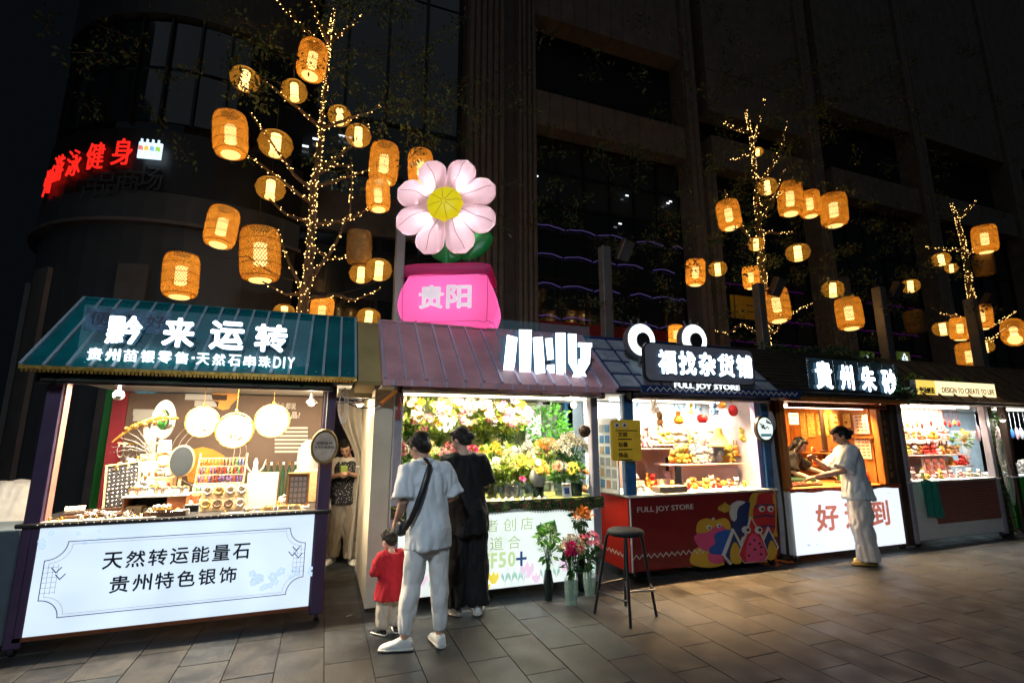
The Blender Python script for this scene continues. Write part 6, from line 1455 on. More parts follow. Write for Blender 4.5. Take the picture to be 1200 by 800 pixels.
MB().rings([(10.3,4.9,1.75,.02,.02),(10.33,4.9,1.3,.07,.05),(10.4,4.9,.8,.08,.05),(10.42,4.9,.5,.03,.02)], 14).build('plastic_cover', mat('clear_film'), label='clear plastic cover hanging on the right post of the trinket stall', cat='cover', smooth='all') if 'clear_film' not in MATS else MB().rings([(10.3,4.9,1.75,.02,.02),(10.33,4.9,1.3,.07,.05),(10.4,4.9,.8,.08,.05),(10.42,4.9,.5,.03,.02)], 14).build('plastic_cover', MATS['clear_film'], label='clear plastic cover hanging on the right post of the trinket stall', cat='cover', smooth='all')
s6 = stall('cool-lit stall cut by the right edge of the photo, last in the row', 12.0)
posts(s6, 10.75, 13.0, .09, dkp); wheels(s6, 10.8, 13.0)
roof(s6, 11.42, 13.6, thatch, MATS['brown_panel'], 7)
MB().bbox(10.75,13.0,4.99,5.08,.09,.9,.01).build('counter_front', MATS['green_board'], s6); MB().bbox(10.72,13.02,4.95,5.75,.902,.925,.006).build('counter_top', white, s6)
MB().box(10.85,12.95,6.48,6.5,.6,2.05).build('back_wall', mat('cool_wall', (.5,.6,.65), .6), s6); lamp(s6, 10.9, 12.9, 5.3, 34, (.8,.92,1), n=1)
toys(12, 10.9, 12.6, 5.3, .926, 'along the last stall counter', 'small goods on the counter of the last stall', 1, 1.4, ['white','blue','white','cream'])
random.seed(20)
for k in range(12):
    x = 11.0+k*.15; r = empty('hanging_charm', (x,5.5,1.5), 'pale or blue charm, %s from the left in the last stall' % ORD[k], 'charm', 'charms hanging in the last stall')
    MB().ball((x,5.5,1.62), (.04,.03,random.uniform(.08,.16)), 7, 5).build('body', random.choice((white, MATS['stripe_blue'], MATS['plush_pink'] if 'plush_pink' in MATS else white)), r, smooth='all'); MB().tube([(x,5.5,1.7),(x,5.5,2.06)], .003, 4).build('cord', white, r)
p = at(1175,492,4.9); spot_bulb(s6, p, 6, (1,.95,.85))

# ------------------------------------------------------------------ floodlight poles behind the row
polem = mat('pole_grey', (.2,.19,.18), .5, .3, .1, 4)
for k, (px, py, w_, lb_) in enumerate(((470,262,.16,'square grey light pole just behind the inflatable daisy'),(708,290,.2,'square grey light pole with a floodlight above the blue chequered roof'),(888,333,.2,'square grey light pole in front of the second lantern tree'),(1030,337,.24,'square grey light pole above the white brush characters'),(1138,350,.26,'square grey light pole in front of the third lantern tree'))):
    p = at(px, py, 8.5); r = empty('light_pole', (p.x,8.5,0), lb_, 'light pole', 'light poles behind the stalls')
    MB().bbox(p.x-w_/2,p.x+w_/2,8.4,8.4+w_,0,p.z,.012).build('mast', polem, r)
    if k: 
        d = 1
        MB().tube([(p.x,8.45,p.z-.15),(p.x+.3*d,8.35,p.z-.2)], .025, 8).build('arm', black, r)
        M = Matrix.Translation((p.x+.38*d,8.33,p.z-.1))@Matrix.Rotation(R(12),4,'Y')@Matrix.Rotation(R(25),4,'X')
        tf(MB().bbox(-.13,.13,-.09,.09,-.2,.24,.02), M).build('floodlight', mat('floodlight_housing', (.12,.09,.06), .5, .4), r)
        tf(MB().box(-.11,.11,-.1,-.091,-.17,.2), M).build('floodlight_glass', mat('floodlight_glass', (.1,.1,.1), .08), r)

# ------------------------------------------------------------------ lantern trees
bark = mat('bark', (.12,.07,.035), .9, 0, .4, 6, .6, 40, stretch=(4,4,1)); crown_m = mat('crown_leaf', (.055,.085,.025), .6, 0, .45, 3)
fairy = glow('fairy_bulb', (1,.60,.18), 11)
def tree(label, trunk, branches, nb, rad, Yc, crown, seed, maxr=.1, lightd=60):
    rnd = random.Random(seed); base = trunk[0]; p0 = at(base[0], base[1], Yc)
    r = empty('lantern_tree', (p0.x, Yc, 0), label, 'tree', 'trees strung with fairy lights')
    pts = [Vector((p0.x,Yc,0))]+[at(x,y_,Yc) for x,y_ in trunk]; n = len(pts)
    rr = [maxr*(1-.8*i/(n-1)) for i in range(n)]; fine = []; fr2 = []
    for i in range(n-1):
        for t in range(4): fine.append(pts[i].lerp(pts[i+1], t/4)+Vector((rnd.uniform(-.015,.015),rnd.uniform(-.015,.015),0))); fr2.append(rr[i]+(rr[i+1]-rr[i])*t/4)
    fine.append(pts[-1]); fr2.append(rr[-1]); MB().tube(fine, fr2, 10).build('trunk', bark, r, smooth=True)
    sp = []
    def wrap(P, Rr, dens, z0=2.9):
        for a_, b_, ra, rb in zip(P[:-1], P[1:], Rr[:-1], Rr[1:]):
            L = (b_-a_).length; d = (b_-a_).normalized(); s_ = d.orthogonal().normalized(); u_ = d.cross(s_)
            for k in range(max(1, int(L*dens))):
                t = rnd.random(); th = rnd.uniform(0,6.28); q = a_.lerp(b_,t)+(s_*math.cos(th)+u_*math.sin(th))*((ra+(rb-ra)*t)+.012)
                if q.z > z0: sp.append(q)
    wrap(fine, fr2, lightd)
    for br in branches:
        dy = rnd.uniform(-.5,.5); P = [at(x,y_,Yc+dy*i/max(1,len(br)-1)) for i,(x,y_) in enumerate(br)]
        F = []
        for a_, b_ in zip(P[:-1], P[1:]):
            for t in range(3): F.append(a_.lerp(b_, t/3)+Vector([rnd.uniform(-.02,.02) for _ in range(3)]))
        F.append(P[-1]); RR = [.035*(1-.75*i/(len(F)-1))*maxr/.1+.004 for i in range(len(F))]
        MB().tube(F, RR, 7).build('branch', bark, r, smooth=True); wrap(F, RR, 19)
    mb = MB()
    for q in sp: s_ = rnd.uniform(.005,.0105); mb.add([q+Vector((s_,0,0)),q-Vector((s_,0,0)),q+Vector((0,s_,0)),q-Vector((0,s_,0)),q+Vector((0,0,s_)),q-Vector((0,0,s_))], [(0,2,4),(2,1,4),(1,3,4),(3,0,4),(2,0,5),(1,2,5),(3,1,5),(0,3,5)])
    mb.build('fairy_lights', fairy, r, kind='stuff')
    mb = MB(); tw = MB()
    for (x, y_, sx, sy, cnt) in crown:
        c = at(x, y_, Yc+rnd.uniform(-.8,.8)); k_ = (c-at(x+10,y_,Yc)).length/10
        for cl in range(int(cnt*1.6)):
            q = c+Vector((rnd.gauss(0,sx*k_*.5), rnd.gauss(0,.8), rnd.gauss(0,sy*k_*.5)))
            e_ = q+Vector((rnd.uniform(-.5,.5),rnd.uniform(-.3,.3),rnd.uniform(-.3,.2))); tw.tube([q,e_], .006, 4, cap=False)
            for t in range(4): leaves(mb, q.lerp(e_, t/3), .17, 10, .085, .6, rnd.random(), .2)
    mb.build('crown', crown_m, r, kind='stuff'); tw.build('twigs', bark, r, kind='stuff')
    return r
t1 = tree('tall trunk wrapped in fairy lights behind the teal roof, first lantern tree from the left',
    [(353,372),(357,345),(362,318),(364,285),(366,255),(369,215),(374,175),(378,140),(381,100),(385,60),(391,10)],
    [[(375,150),(350,128),(315,100),(300,88)],[(370,225),(345,205),(318,165),(293,132)],[(368,240),(335,215),(305,192),(290,183)],[(365,262),(335,250),(308,226)],
     [(376,152),(405,140),(430,132),(447,123)],[(371,218),(400,210),(434,198)],[(367,264),(400,260),(430,246),(455,236)],[(372,205),(400,180),(425,160),(432,145)],
     [(358,345),(335,345),(308,330)],[(357,350),(390,345),(415,352),(446,338)],[(383,62),(360,35),(338,15),(325,0)],[(385,50),(372,20),(366,2)],[(386,50),(408,32),(429,16)],
     [(357,345),(340,310),(325,270)],[(360,330),(385,300),(410,250),(412,190)],[(364,290),(385,304),(408,300)],[(374,190),(398,195),(414,193)]], 0, 0, 9.0,
    [(460,60,90,60,26),(500,130,60,50,16),(300,60,60,50,14),(420,30,80,30,16),(470,200,50,40,10),(260,120,40,30,6)], 5, .1, 62)
t2 = tree('trunk wrapped in fairy lights above the blue and tiled roofs, second lantern tree',
    [(897,390),(895,345),(893,310),(891,280),(888,250),(886,215),(883,180),(878,150),(875,130)],
    [[(890,290),(870,270),(855,235),(849,222)],[(889,262),(905,240),(918,205),(920,200)],[(888,215),(905,195),(918,170),(921,142)],[(884,165),(892,135),(896,112)],[(878,155),(860,150),(845,142)],
     [(880,178),(862,190),(855,185)],[(891,272),(912,273),(930,273)],[(893,395),(870,380),(850,392),(838,388)],[(897,385),(920,370),(955,355)],[(895,395),(912,385),(916,365)],[(889,240),(905,232),(922,222)]], 0, 0, 9.0,
    [(860,200,110,70,50),(820,270,70,50,26),(940,180,80,80,30),(740,290,70,40,22),(980,300,90,50,28),(900,110,90,40,18),(1010,240,60,60,16)], 6, .12, 58)
t3 = tree('trunk wrapped in fairy lights near the right edge, third lantern tree',
    [(1146,420),(1143,380),(1139,350),(1133,310),(1128,280),(1121,255),(1115,238)],
    [[(1130,292),(1112,292),(1085,290)],[(1122,258),(1135,245),(1146,234)],[(1131,300),(1145,290),(1142,280)],[(1142,380),(1120,370),(1100,366)],[(1143,385),(1165,380),(1190,365)],[(1144,400),(1160,400),(1185,380)],[(1145,410),(1150,398),(1165,396)]], 0, 0, 9.0,
    [(1120,200,90,60,26),(1060,260,70,60,20),(1180,250,60,90,20),(1040,330,60,40,12)], 7, .14, 70)
# ------------------------------------------------------------------ lanterns
weave = mat('woven_bamboo', (.6,.37,.08), .6, 0, .2, 30, transl=.45); paper_in = glow('lantern_core', (1,.62,.2), 1.6); corem = glow('lantern_core_hot', (1,.68,.24), 4.5)
lin = mat('lantern_lining', (.8,.42,.08), .8, 0, .1, 8, transl=.75, alpha=.42)
def make_lantern(flat, lit=True):
    r = empty('bamboo_lantern', (0,0,0), 'x', 'lantern')
    if not flat: prof = [(.16,-.33),(.22,-.31),(.255,-.25),(.262,-.1),(.262,.1),(.255,.25),(.22,.31),(.15,.33)]
    else: prof = [(.13,-.17),(.2,-.16),(.27,-.1),(.3,0),(.27,.1),(.2,.16),(.12,.17)]
    H_ = prof[-1][1]
    def rad(z):
        for (r0,z0),(r1,z1) in zip(prof[:-1], prof[1:]):
            if z0 <= z <= z1: return r0+(r1-r0)*(z-z0)/(z1-z0)
        return prof[-1][0]
    mb = MB(); N_ = 40; S_ = 14
    for dirn in (1,-1):
        for k in range(N_):
            vs = []; fs = []
            for j in range(S_+1):
                z = -H_+2*H_*j/S_; a = 2*math.pi*k/N_+dirn*(j/S_)*1.9; hw = .052 if not flat else .042; q = rad(z)+.002*dirn
                for s_ in (-1,1): aa = a+s_*hw*.5; vs.append((q*math.cos(aa), q*math.sin(aa), z))
            for j in range(S_): fs.append((j*2,j*2+1,j*2+3,j*2+2))
            mb.add(vs, fs)
    sh = mb.build('woven_shade', weave if lit else mat('woven_bamboo_dim', (.3,.17,.05), .7), r)
    mb = MB()
    for z in ((-.3,-.15,0,.15,.3) if not flat else (-.165,0,.165)): mb.torus((0,0,z), rad(z)+.004, .006, 24, 5)
    mb.build('hoop', MATS['woven_bamboo'] if lit else MATS['woven_bamboo_dim'], sh)
    if not flat: MB().lathe([(q*.97,z) for q,z in prof], n=16, cap=False).build('lining', lin, r, smooth='all')
    if lit:
        c = MB().lathe([(.085,-.13),(.085,.13)] if not flat else [(.09,-.14),(.09,.14)], n=14).build('paper_core', corem if not flat else corem, r, smooth=True)
        MB().lathe([(.135 if not flat else .1,-H_-.012),(.145 if not flat else .11,-H_+.005)], n=18).build('bottom_ring', paper_in, r)
    if lit:
        l = bpy.data.lights.new('lantern_bulb', 'POINT'); l.energy = 5 if not flat else 2.2; l.color = (1,.64,.22); l.shadow_soft_size = .05
        o = bpy.data.objects.new('lantern_bulb', l); col.objects.link(o); o.parent = r; o.location = (0,0,-.19 if not flat else .15)
        if not flat: o = bpy.data.objects.new('lantern_bulb', l); col.objects.link(o); o.parent = r; o.location = (0,0,.2)
    MB().tube([(0,0,H_),(0,0,H_+.55)], .004, 5).build('cord', black, r)
    return r
LA, LF, LD = make_lantern(False), make_lantern(True), make_lantern(False, False)
def lantern(px, py, wpx, kind, label, tilt=0, Y=None):
    Y = Y or 9.0+random.uniform(-.5,.4); p = at(px, py, Y); w0 = .524 if kind != 'f' else .6
    dv = p-Vector((0,0,CH)); k_ = wpx*dv.dot(_fw)/_f/w0*1.1*(dv.dot(_fw)/dv.length)**.6
    src = {'c': LA, 'f': LF, 'd': LD}[kind]
    return dup(src, p, label, (R(random.uniform(-5,5)),R(tilt)+R(random.uniform(-5,5)),random.uniform(0,3)), (k_,k_,k_*(1.1 if kind != 'f' else 1.3)*random.uniform(.95,1.05)), 'bamboo lanterns hanging in the trees')
random.seed(44)
T1 = [(366,71,33,'c','topmost large bamboo lantern of the first tree, left of its trunk'),(270,158,38,'c','large bamboo lantern high on the left of the first tree'),(450,192,32,'c','bright bamboo lantern directly left of and above the daisy'),
 (443,229,26,'c','smaller bamboo lantern right below the bright one beside the daisy'),(260,266,34,'c','bamboo lantern between the high left one and the lower left one of the first tree'),(305,298,43,'c','largest bamboo lantern, low on the left of the first tree above the teal roof'),
 (212,323,38,'c','leftmost bamboo lantern, above the left part of the teal roof'),(377,366,25,'c','bamboo lantern peeping over the ridge of the teal roof at the trunk foot'),(493,197,28,'c','bamboo lantern half hidden behind the top petals of the daisy'),
 (421,290,27,'d','unlit dim bamboo lantern between the trunk and the daisy'),(287,93,33,'f','flat oval lantern at the far upper left, half covered by leaves'),(345,107,29,'f','flat oval lantern just below the topmost lantern'),(398,136,26,'f','small flat oval lantern close to the right of the upper trunk'),
 (323,169,38,'f','wide flat oval lantern left of the trunk at mid height'),(420,159,28,'f','flat oval lantern right of the trunk, above the bright lantern by the daisy'),(317,221,32,'f','flat oval lantern left of the trunk below the wide one'),
 (444,316,28,'f','right of two flat oval lanterns below the daisy'),(423,321,25,'f','left of two flat oval lanterns below the daisy'),(432,373,26,'f','flat oval lantern cut by the mauve roof ridge at the pink pot'),(333,367,24,'f','flat oval lantern cut by the teal roof ridge left of the trunk')]
T2 = [(854,252,25,'c','bamboo lantern left of the second trunk at mid height'),(926,233,27,'c','large bamboo lantern close right of the second trunk'),(949,239,23,'c','leafy smaller bamboo lantern between two larger ones of the second tree'),(977,246,29,'c','rightmost large bamboo lantern of the upper second tree'),
 (815,319,21,'c','bamboo lantern low on the far left of the second tree'),(880,325,18,'c','bamboo lantern just left of the pole under the second tree'),(910,357,28,'c','large bamboo lantern just right of the pole under the second tree'),(995,367,28,'c','large bamboo lantern right of the second tree above the tiled roof'),
 (792,392,16,'c','bamboo lantern between the two big eyes'),(1072,377,22,'d','unlit dim bamboo lantern between the second and third trees'),(841,315,20,'f','small flat oval lantern beside the far left one of the second tree'),(899,219,22,'f','tilted flat oval lantern on the second trunk'),
 (886,286,18,'f','small flat oval lantern at the second trunk below the branches'),(935,296,26,'f','flat oval lantern right of the second trunk'),(888,178,12,'f','tiny flat oval lantern highest on the second trunk'),(976,339,24,'f','flat oval lantern above the large one right of the second tree'),(1067,335,20,'f','flat oval lantern alone left of the third tree')]
T3 = [(1154,280,26,'c','bamboo lantern covered with leaves at the upper right of the third tree'),(1103,304,20,'f','flat oval lantern at the upper left of the third trunk'),(1115,314,14,'f','tiny flat oval lantern touching the third trunk'),(1153,310,22,'d','unlit dim bamboo lantern right of the third trunk'),
 (1125,385,21,'c','bamboo lantern left of the pole under the third tree'),(1150,371,23,'c','bamboo lantern right of the pole under the third tree'),(1105,385,22,'f','flat oval lantern left of the pair under the third tree'),(1188,389,26,'c','tilted bamboo lantern at the right edge of the photo'),
 (1137,418,28,'c','lowest bamboo lantern behind the pole at the third tree'),(1154,406,20,'f','flat oval lantern low at the right of the pole')]
for a_ in T1+T2+T3:
    o = lantern(*a_)
    if a_[0] == 1188: o.rotation_euler = (0, R(48), .4)
for s_ in (LA, LF, LD):
    for ch in list(s_.children):
        for g in list(ch.children): bpy.data.objects.remove(g)
        bpy.data.objects.remove(ch)
    bpy.data.objects.remove(s_)
cable([at(200,290,9),at(290,300,8.9),at(357,330,9)], 'cable', 'dark cable slung between the leftmost lanterns and the first trunk', sag=.1)
cable([at(357,345,9),at(440,330,9),at(500,290,9.1)], 'cable', 'dark cable slung from the first trunk toward the daisy', sag=.1)

# ------------------------------------------------------------------ people
skin = mat('skin', (.55,.32,.22), .5, 0, .06, 10); skin_l = mat('skin_light', (.66,.42,.31), .5, 0, .06, 10); hairm = mat('black_hair', (.008,.006,.005), .38, 0, .5, 30, .4, 90, stretch=(4,4,.6))
eyem = mat('eye_dark', (.01,.008,.006), .2); lipm = mat('lips', (.45,.12,.1), .4)
def cloth_mat(nm, c, rough=.85, bump=.25, sc_=25): return mat(nm, c, rough, 0, .07, 5, bump, sc_)
def person(label, loc, yaw, H, pose, top, legs, shoes, hair='short', group=None, skinm=None, headk=1.0, legk=1.0):
    S = H/1.70; skm = skinm or skin
    r = empty('person', (0,0,0), label, 'person', group)
    lean = Vector(pose.get('lean', (0,0,0))); tw = pose.get('twist', 0)
    V = Vector
    hipz = .90*legk
    def up(x, y, z):    # a torso point after leaning and twisting
        t = max(0, (z-hipz)/.5); c, s_ = math.cos(tw*min(t,1)), math.sin(tw*min(t,1)); x, y = x*c-y*s_, x*s_+y*c
        return V((x+lean.x*t, y+lean.y*t, z-lean.z*t*t))
    k = lambda p: V(p)*S
    feet = pose['feet']    # ((x,y,toe yaw),(x,y,toe yaw))
    body = MB()
    # trunk
    secs = [(hipz-.08,.15,.10),(hipz,.16,.105),(hipz+.12,.135,.09),(hipz+.25,.145,.095),(hipz+.38,.16,.105),(hipz+.47,.15,.085),(hipz+.525,.07,.06),(hipz+.58,.052,.052)]
    def loft(mb, secs, fn, inflate=0, n=20, sc=1):
        vs = []; fs = []
        for z, rx, ry in secs:
            for q in range(n): a = 2*math.pi*q/n; vs.append(k(fn((rx+inflate)*math.cos(a)*sc, (ry+inflate)*math.sin(a), z)))
        for i in range(len(secs)-1):
            for q in range(n): l = (q+1) % n; fs.append((i*n+q, i*n+l, (i+1)*n+l, (i+1)*n+q))
        fs.append(tuple(range(n-1,-1,-1))); fs.append(tuple(range((len(secs)-1)*n, len(secs)*n))); mb.add(vs, fs)
    loft(body, secs, up)
    # head
    nk = up(0, .01, hipz+.56); hy, hp, hr = pose.get('head', (0,0,0))
    HM = Matrix.Rotation(R(hy),4,'Z')@Matrix.Rotation(R(-hp),4,'X')@Matrix.Rotation(R(hr),4,'Y')
    hk = headk
    def hd(x, y, z): return k(nk+V((HM@V((x*hk,y*hk,z*hk+.0)))))
    hs = S*hk
    def hball(mb, c, rad): mb.ball(hd(*c), [q*hs for q in rad], 16, 10, HM.to_3x3())
    body.tube([k(up(0,0,hipz+.5)), k(nk), hd(0,.0,.07)], [.058*S,.05*S,.052*S], 14)
    hball(body, (0,-.005,.135), (.076,.092,.088)); hball(body, (0,.02,.085), (.062,.07,.065)); hball(body, (0,.045,.045), (.036,.042,.03))
    hball(body, (0,.095,.098), (.012,.018,.02)); hball(body, (0,.088,.12), (.009,.01,.03))
    for s_ in (-1,1): hball(body, (s_*.077,-.005,.105), (.011,.02,.03)); hball(body, (s_*.038,.06,.09), (.022,.022,.02))
    # arms and hands
    for side, key in ((-1,'larm'),(1,'rarm')):
        if key not in pose: continue
        el, wr, palm = pose[key]; sh = up(side*.175, 0, hipz+.475); el = V(el); wr = V(wr)
        body.tube([k(up(side*.12,0,hipz+.46)), k(sh), k(sh.lerp(el,.5)), k(el), k(el.lerp(wr,.3)), k(wr)], [.05*S,.052*S,.045*S,.038*S,.038*S,.026*S], 12)
        d = (wr-el).normalized(); n_ = V(palm).normalized(); n_ = (n_-d*n_.dot(d)).normalized(); s2 = d.cross(n_)
        body.tube([k(wr), k(wr+d*.03), k(wr+d*.06), k(wr+d*.092)], [.026*S,.036*S,.04*S,.036*S], 12, flat=.5) if 0 else None
        Mh = Matrix((s2, n_, d)).transposed()
        body.ball(k(wr+d*.048), (.04*S,.017*S,.055*S), 12, 8, Mh)
        curl = pose.get('curl', .55)
        for i, (off, L) in enumerate(((-.03,.072),(-.01,.082),(.01,.077),(.03,.06))):
            b0 = wr+d*.085+s2*off; d1 = (d*math.cos(curl*.5)+n_*math.sin(curl*.5)); d2 = (d*math.cos(curl*1.5)+n_*math.sin(curl*1.5)); p1 = b0+d1*L*.5
            body.tube([k(b0-d*.02), k(b0), k(p1), k(p1+d2*L*.5)], [.0105*S,.0105*S,.0095*S,.0075*S], 8)
        ts = -1 if side*s2.dot(V((1,0,0))) > 0 else 1
        t0 = wr+d*.025+s2*ts*.03; t1 = t0+(d*.6+s2*ts*.7+n_*.3).normalized()*.035; body.tube([k(t0), k(t1), k(t1+(d*.85+s2*ts*.2+n_*.4).normalized()*.03)], [.013*S,.0115*S,.009*S], 8)
    # legs of the body
    kn = []
    for side, (fx_, fy_, ty) in zip((-1,1), feet):
        hip = V((side*.085, 0, hipz-.02)); an = V((fx_, fy_, .085)); mid = hip.lerp(an,.5)+V((0,pose.get('knee',.02),0)); kn.append((hip, mid, an))
        body.tube([k(hip), k(hip.lerp(mid,.5)), k(mid), k(mid.lerp(an,.35)), k(an), k(an-V((0,0,.04)))], [.08*S,.07*S,.052*S,.052*S,.036*S,.036*S], 12)
    body.build('body', skm, r, remesh=.0075 if H > 1 else .006)
    for s_ in (-1,1):
        mb = MB(); hball(mb, (s_*.03,.078,.118), (.013,.008,.006)); mb.build('eye', eyem, r, smooth='all')
        mb = MB(); hball(mb, (s_*.03,.079,.137), (.018,.008,.0035)); mb.build('eyebrow', hairm, r, smooth='all')
    mb = MB(); hball(mb, (0,.087,.066), (.02,.008,.007)); mb.build('lips', lipm, r, smooth='all')
    # hair
    mb = MB(); hball(mb, (0,-.03,.152), (.084,.092,.086)); hball(mb, (0,-.05,.115), (.078,.068,.08)); hball(mb, (0,.015,.195), (.068,.072,.038))
    for s_ in (-1,1): hball(mb, (s_*.066,-.008,.14), (.018,.045,.05))
    if hair == 'short': hball(mb, (0,-.065,.09), (.06,.035,.06)); hball(mb, (.01,-.02,.225), (.045,.06,.025)); hball(mb, (0,.05,.205), (.055,.04,.026))
    if hair == 'bun': hball(mb, (0,-.13,.1), (.042,.042,.042)); hball(mb, (.0,-.08,.06), (.055,.035,.03)); hball(mb, (0,.03,.2), (.07,.05,.03))
    if hair == 'long':
        for s_ in (-1,1): mb.tube([hd(s_*.06,.0,.2), hd(s_*.085,-.0,.12), hd(s_*.085,-.0,.02), hd(s_*.09,-.0,-.12)], [.03*S,.028*S,.028*S,.012*S], 8)
        mb.tube([hd(0,-.08,.15), hd(0,-.085,.0), hd(0,-.09,-.15)], [.07*S,.06*S,.03*S], 10, flat=.6)
    rnd = random.Random(3)
    for q in range(40):
        a = rnd.uniform(0,6.28); e = rnd.uniform(-.2,1.3); 
        if math.sin(a) > .3 and e < .7: continue
        c = V((.08*math.cos(a)*math.cos(e), -.03+.09*math.sin(a)*math.cos(e), .15+.085*math.sin(e))); hball(mb, tuple(c), (.009,.012,.009))
    hair_o = mb.build('hair', hairm, r, remesh=.007*max(hs,.6), fold=(.0035*hs, 110, 22))
    hs_ = MB(); rs_ = random.Random(int(abs(loc[0])*100))
    for q in range(260):
        a = rs_.uniform(0,6.28); e = rs_.uniform(.15,1.45); L_ = rs_.uniform(.25,.5)
        if math.sin(a) > .2 and e < .85: continue
        pts = []
        for t in range(4):
            ee = e-L_*t/3*(1 if hair != 'bun' else .6); aa = a+(.1*t*rs_.uniform(-1,1) if hair == 'short' else (-.16*t if math.cos(a) > 0 else .16*t)); rr_ = 1.03+rs_.uniform(0,.05)+(.05*t/3 if hair == 'short' and rs_.random() < .3 else 0)
            pts.append(hd(.08*math.cos(aa)*math.cos(ee)*rr_, -.03+.092*math.sin(aa)*math.cos(ee)*rr_, .15+.086*math.sin(ee)*rr_))
        hs_.tube(pts, [.0022*hs,.0022*hs,.0018*hs,.0006*hs], 3, cap=False)
    hs_.build('hair_strands', hairm, hair_o, kind='stuff')
    # top garment
    tc = top['mat']; hem = top.get('hem', .75); inf = top.get('loose', .03)
    mb = MB(); ts_ = [(hem,.165,.12),(hipz,.165,.115),(hipz+.12,.15,.105),(hipz+.25,.155,.105),(hipz+.38,.17,.11),(hipz+.45,.16,.095),(hipz+.5,.1,.07),(hipz+.53,.066,.056)]
    ts_ = [q for q in ts_ if q[0] >= hem]; fl = top.get('flare', 0)
    ts_ = [(z, rx+fl*max(0,(hipz+.3-z)), ry+fl*max(0,(hipz+.3-z))) for z,rx,ry in ts_]
    loft(mb, ts_, up, inf*.7)
    for side, key in ((-1,'larm'),(1,'rarm')):
        if key not in pose: continue
        el, wr, _ = pose[key]; sh = up(side*.175, 0, hipz+.465); el = V(el); wr = V(wr)
        mb.tube([k(up(side*.07,0,hipz+.47)), k(sh), k(sh.lerp(el,.5))] + ([k(sh.lerp(el,.9))] if top['sleeve'] == 'short' else ([k(el), k(el.lerp(wr,.5)), k(el.lerp(wr,.93))] if top['sleeve'] == 'long' else [])),
                [(.055+inf)*S,(.062+inf*.7)*S,(.06+inf*.9)*S] + ([(.068+inf)*S] if top['sleeve'] == 'short' else ([(.052+inf*.6)*S,(.046+inf*.5)*S,(.036+inf*.4)*S] if top['sleeve'] == 'long' else [])), 14) if top['sleeve'] != 'none' else None
    g = mb.build(top['name'], tc, r, remesh=.0125*max(S,.6), fold=(.022*S, 9/S, 3.2/S))
    cl = MB()
    if top.get('collar'):
        a = [k(up(.062*math.cos(t)*1.05, .055*math.sin(t), hipz+.545+.012*math.sin(t)*-1)) for t in [2*math.pi*q/20 for q in range(21)]]; cl.tube(a, .016*S, 6, flat=1.6, cap=False); cl.build('collar', tc, g, smooth='all')
    # legs garment
    mb = MB(); w_ = legs.get('w', 1)
    loft(mb, [(hipz-.22,.10,.07),(hipz-.17,.14,.10),(hipz-.1,.162,.118),(hipz-.04,.168,.12),(hipz+.06,.145,.1),(hipz+.1,.135,.095)], up, .0)
    for s_ in (-1,1): mb.ball(k(up(s_*.065,-.02,hipz-.1)), [.1*S,.105*S,.14*S], 12, 8)
    for i, (hip, mid, an) in enumerate(kn):
        bt = an+V((0,0,legs.get('hem', -.01)))
        mb.tube([k(hip), k(hip.lerp(mid,.35)), k(hip.lerp(mid,.7)), k(mid), k(mid.lerp(bt,.4)), k(mid.lerp(bt,.8)), k(bt)],
                [.098*S*w_**.4,.098*S*w_**.5,.088*S*w_**.8,.08*S*w_,.076*S*w_,.07*S*w_*legs.get('cuff',1)**.5,.066*S*w_*legs.get('cuff',1)], 16)
    mb.build(legs['name'], legs['mat'], r, remesh=.0125*max(S,.6), fold=(.02*S*legs.get('fold',1), 11/S, 4/S))
    # shoes
    for (fx_, fy_, ty) in feet:
        L = .265*S*(1 if H > 1 else 1.15); M = Matrix.Translation((fx_*S, fy_*S, 0))@Matrix.Rotation(R(ty),4,'Z')
        def shoe(mb, infl, prof):
            vs = []; fs = []; n = 14
            for t, w2, h in prof:
                for q in range(n):
                    a = 2*math.pi*q/n; c, s_ = math.cos(a), math.sin(a); vs.append(((w2*S+infl)*math.copysign(abs(c)**.7,c), -.07*S+t*L, max(.004, h*S*.5*(1+math.copysign(abs(s_)**.8,s_))+infl)))
            for i in range(len(prof)-1):
                for q in range(n): l = (q+1) % n; fs.append((i*n+q, (i+1)*n+q, (i+1)*n+l, i*n+l))
            fs.append(tuple(range(n))); fs.append(tuple(range(len(prof)*n-1, (len(prof)-1)*n-1, -1))); mb.add(vs, fs, M)
        mb = MB(); shoe(mb, 0, [(0,.022,.05),(.04,.034,.085),(.2,.04,.105),(.38,.042,.1),(.55,.046,.075),(.75,.048,.058),(.92,.04,.045),(1,.022,.03)])
        sh_ = mb.build('shoe', shoes, r, remesh=.008, fold=(.002,30,30))
        mb = MB(); shoe(mb, .004, [(-.01,.024,.024),(.05,.038,.026),(.4,.043,.026),(.75,.05,.026),(.93,.043,.024),(1.01,.024,.02)]); mb.build('sole', mat('shoe_sole', (.6,.58,.52), .6) if shoes.name != 'yellow_shoe' else mat('yellow_sole', (.5,.3,.06), .6), sh_, smooth=True)
    r.location = loc; r.rotation_euler = (0,0,R(yaw)); return r, k, up, S
pale_shirt = cloth_mat('pale_grey_shirt', (.76,.80,.83), .8, .2, 12); off_trs = cloth_mat('off_white_trousers', (.80,.79,.77)); blackc = cloth_mat('black_cloth', (.006,.006,.008)); wshoe = mat('white_leather', (.68,.67,.64), .45, bump=.1)
redc = cloth_mat('red_cloth', (.42,.008,.02)); beige = cloth_mat('beige_cloth', (.5,.44,.36)); khaki = cloth_mat('khaki_cloth', (.24,.2,.15)); tee = cloth_mat('pale_blue_tee', (.62,.68,.72))
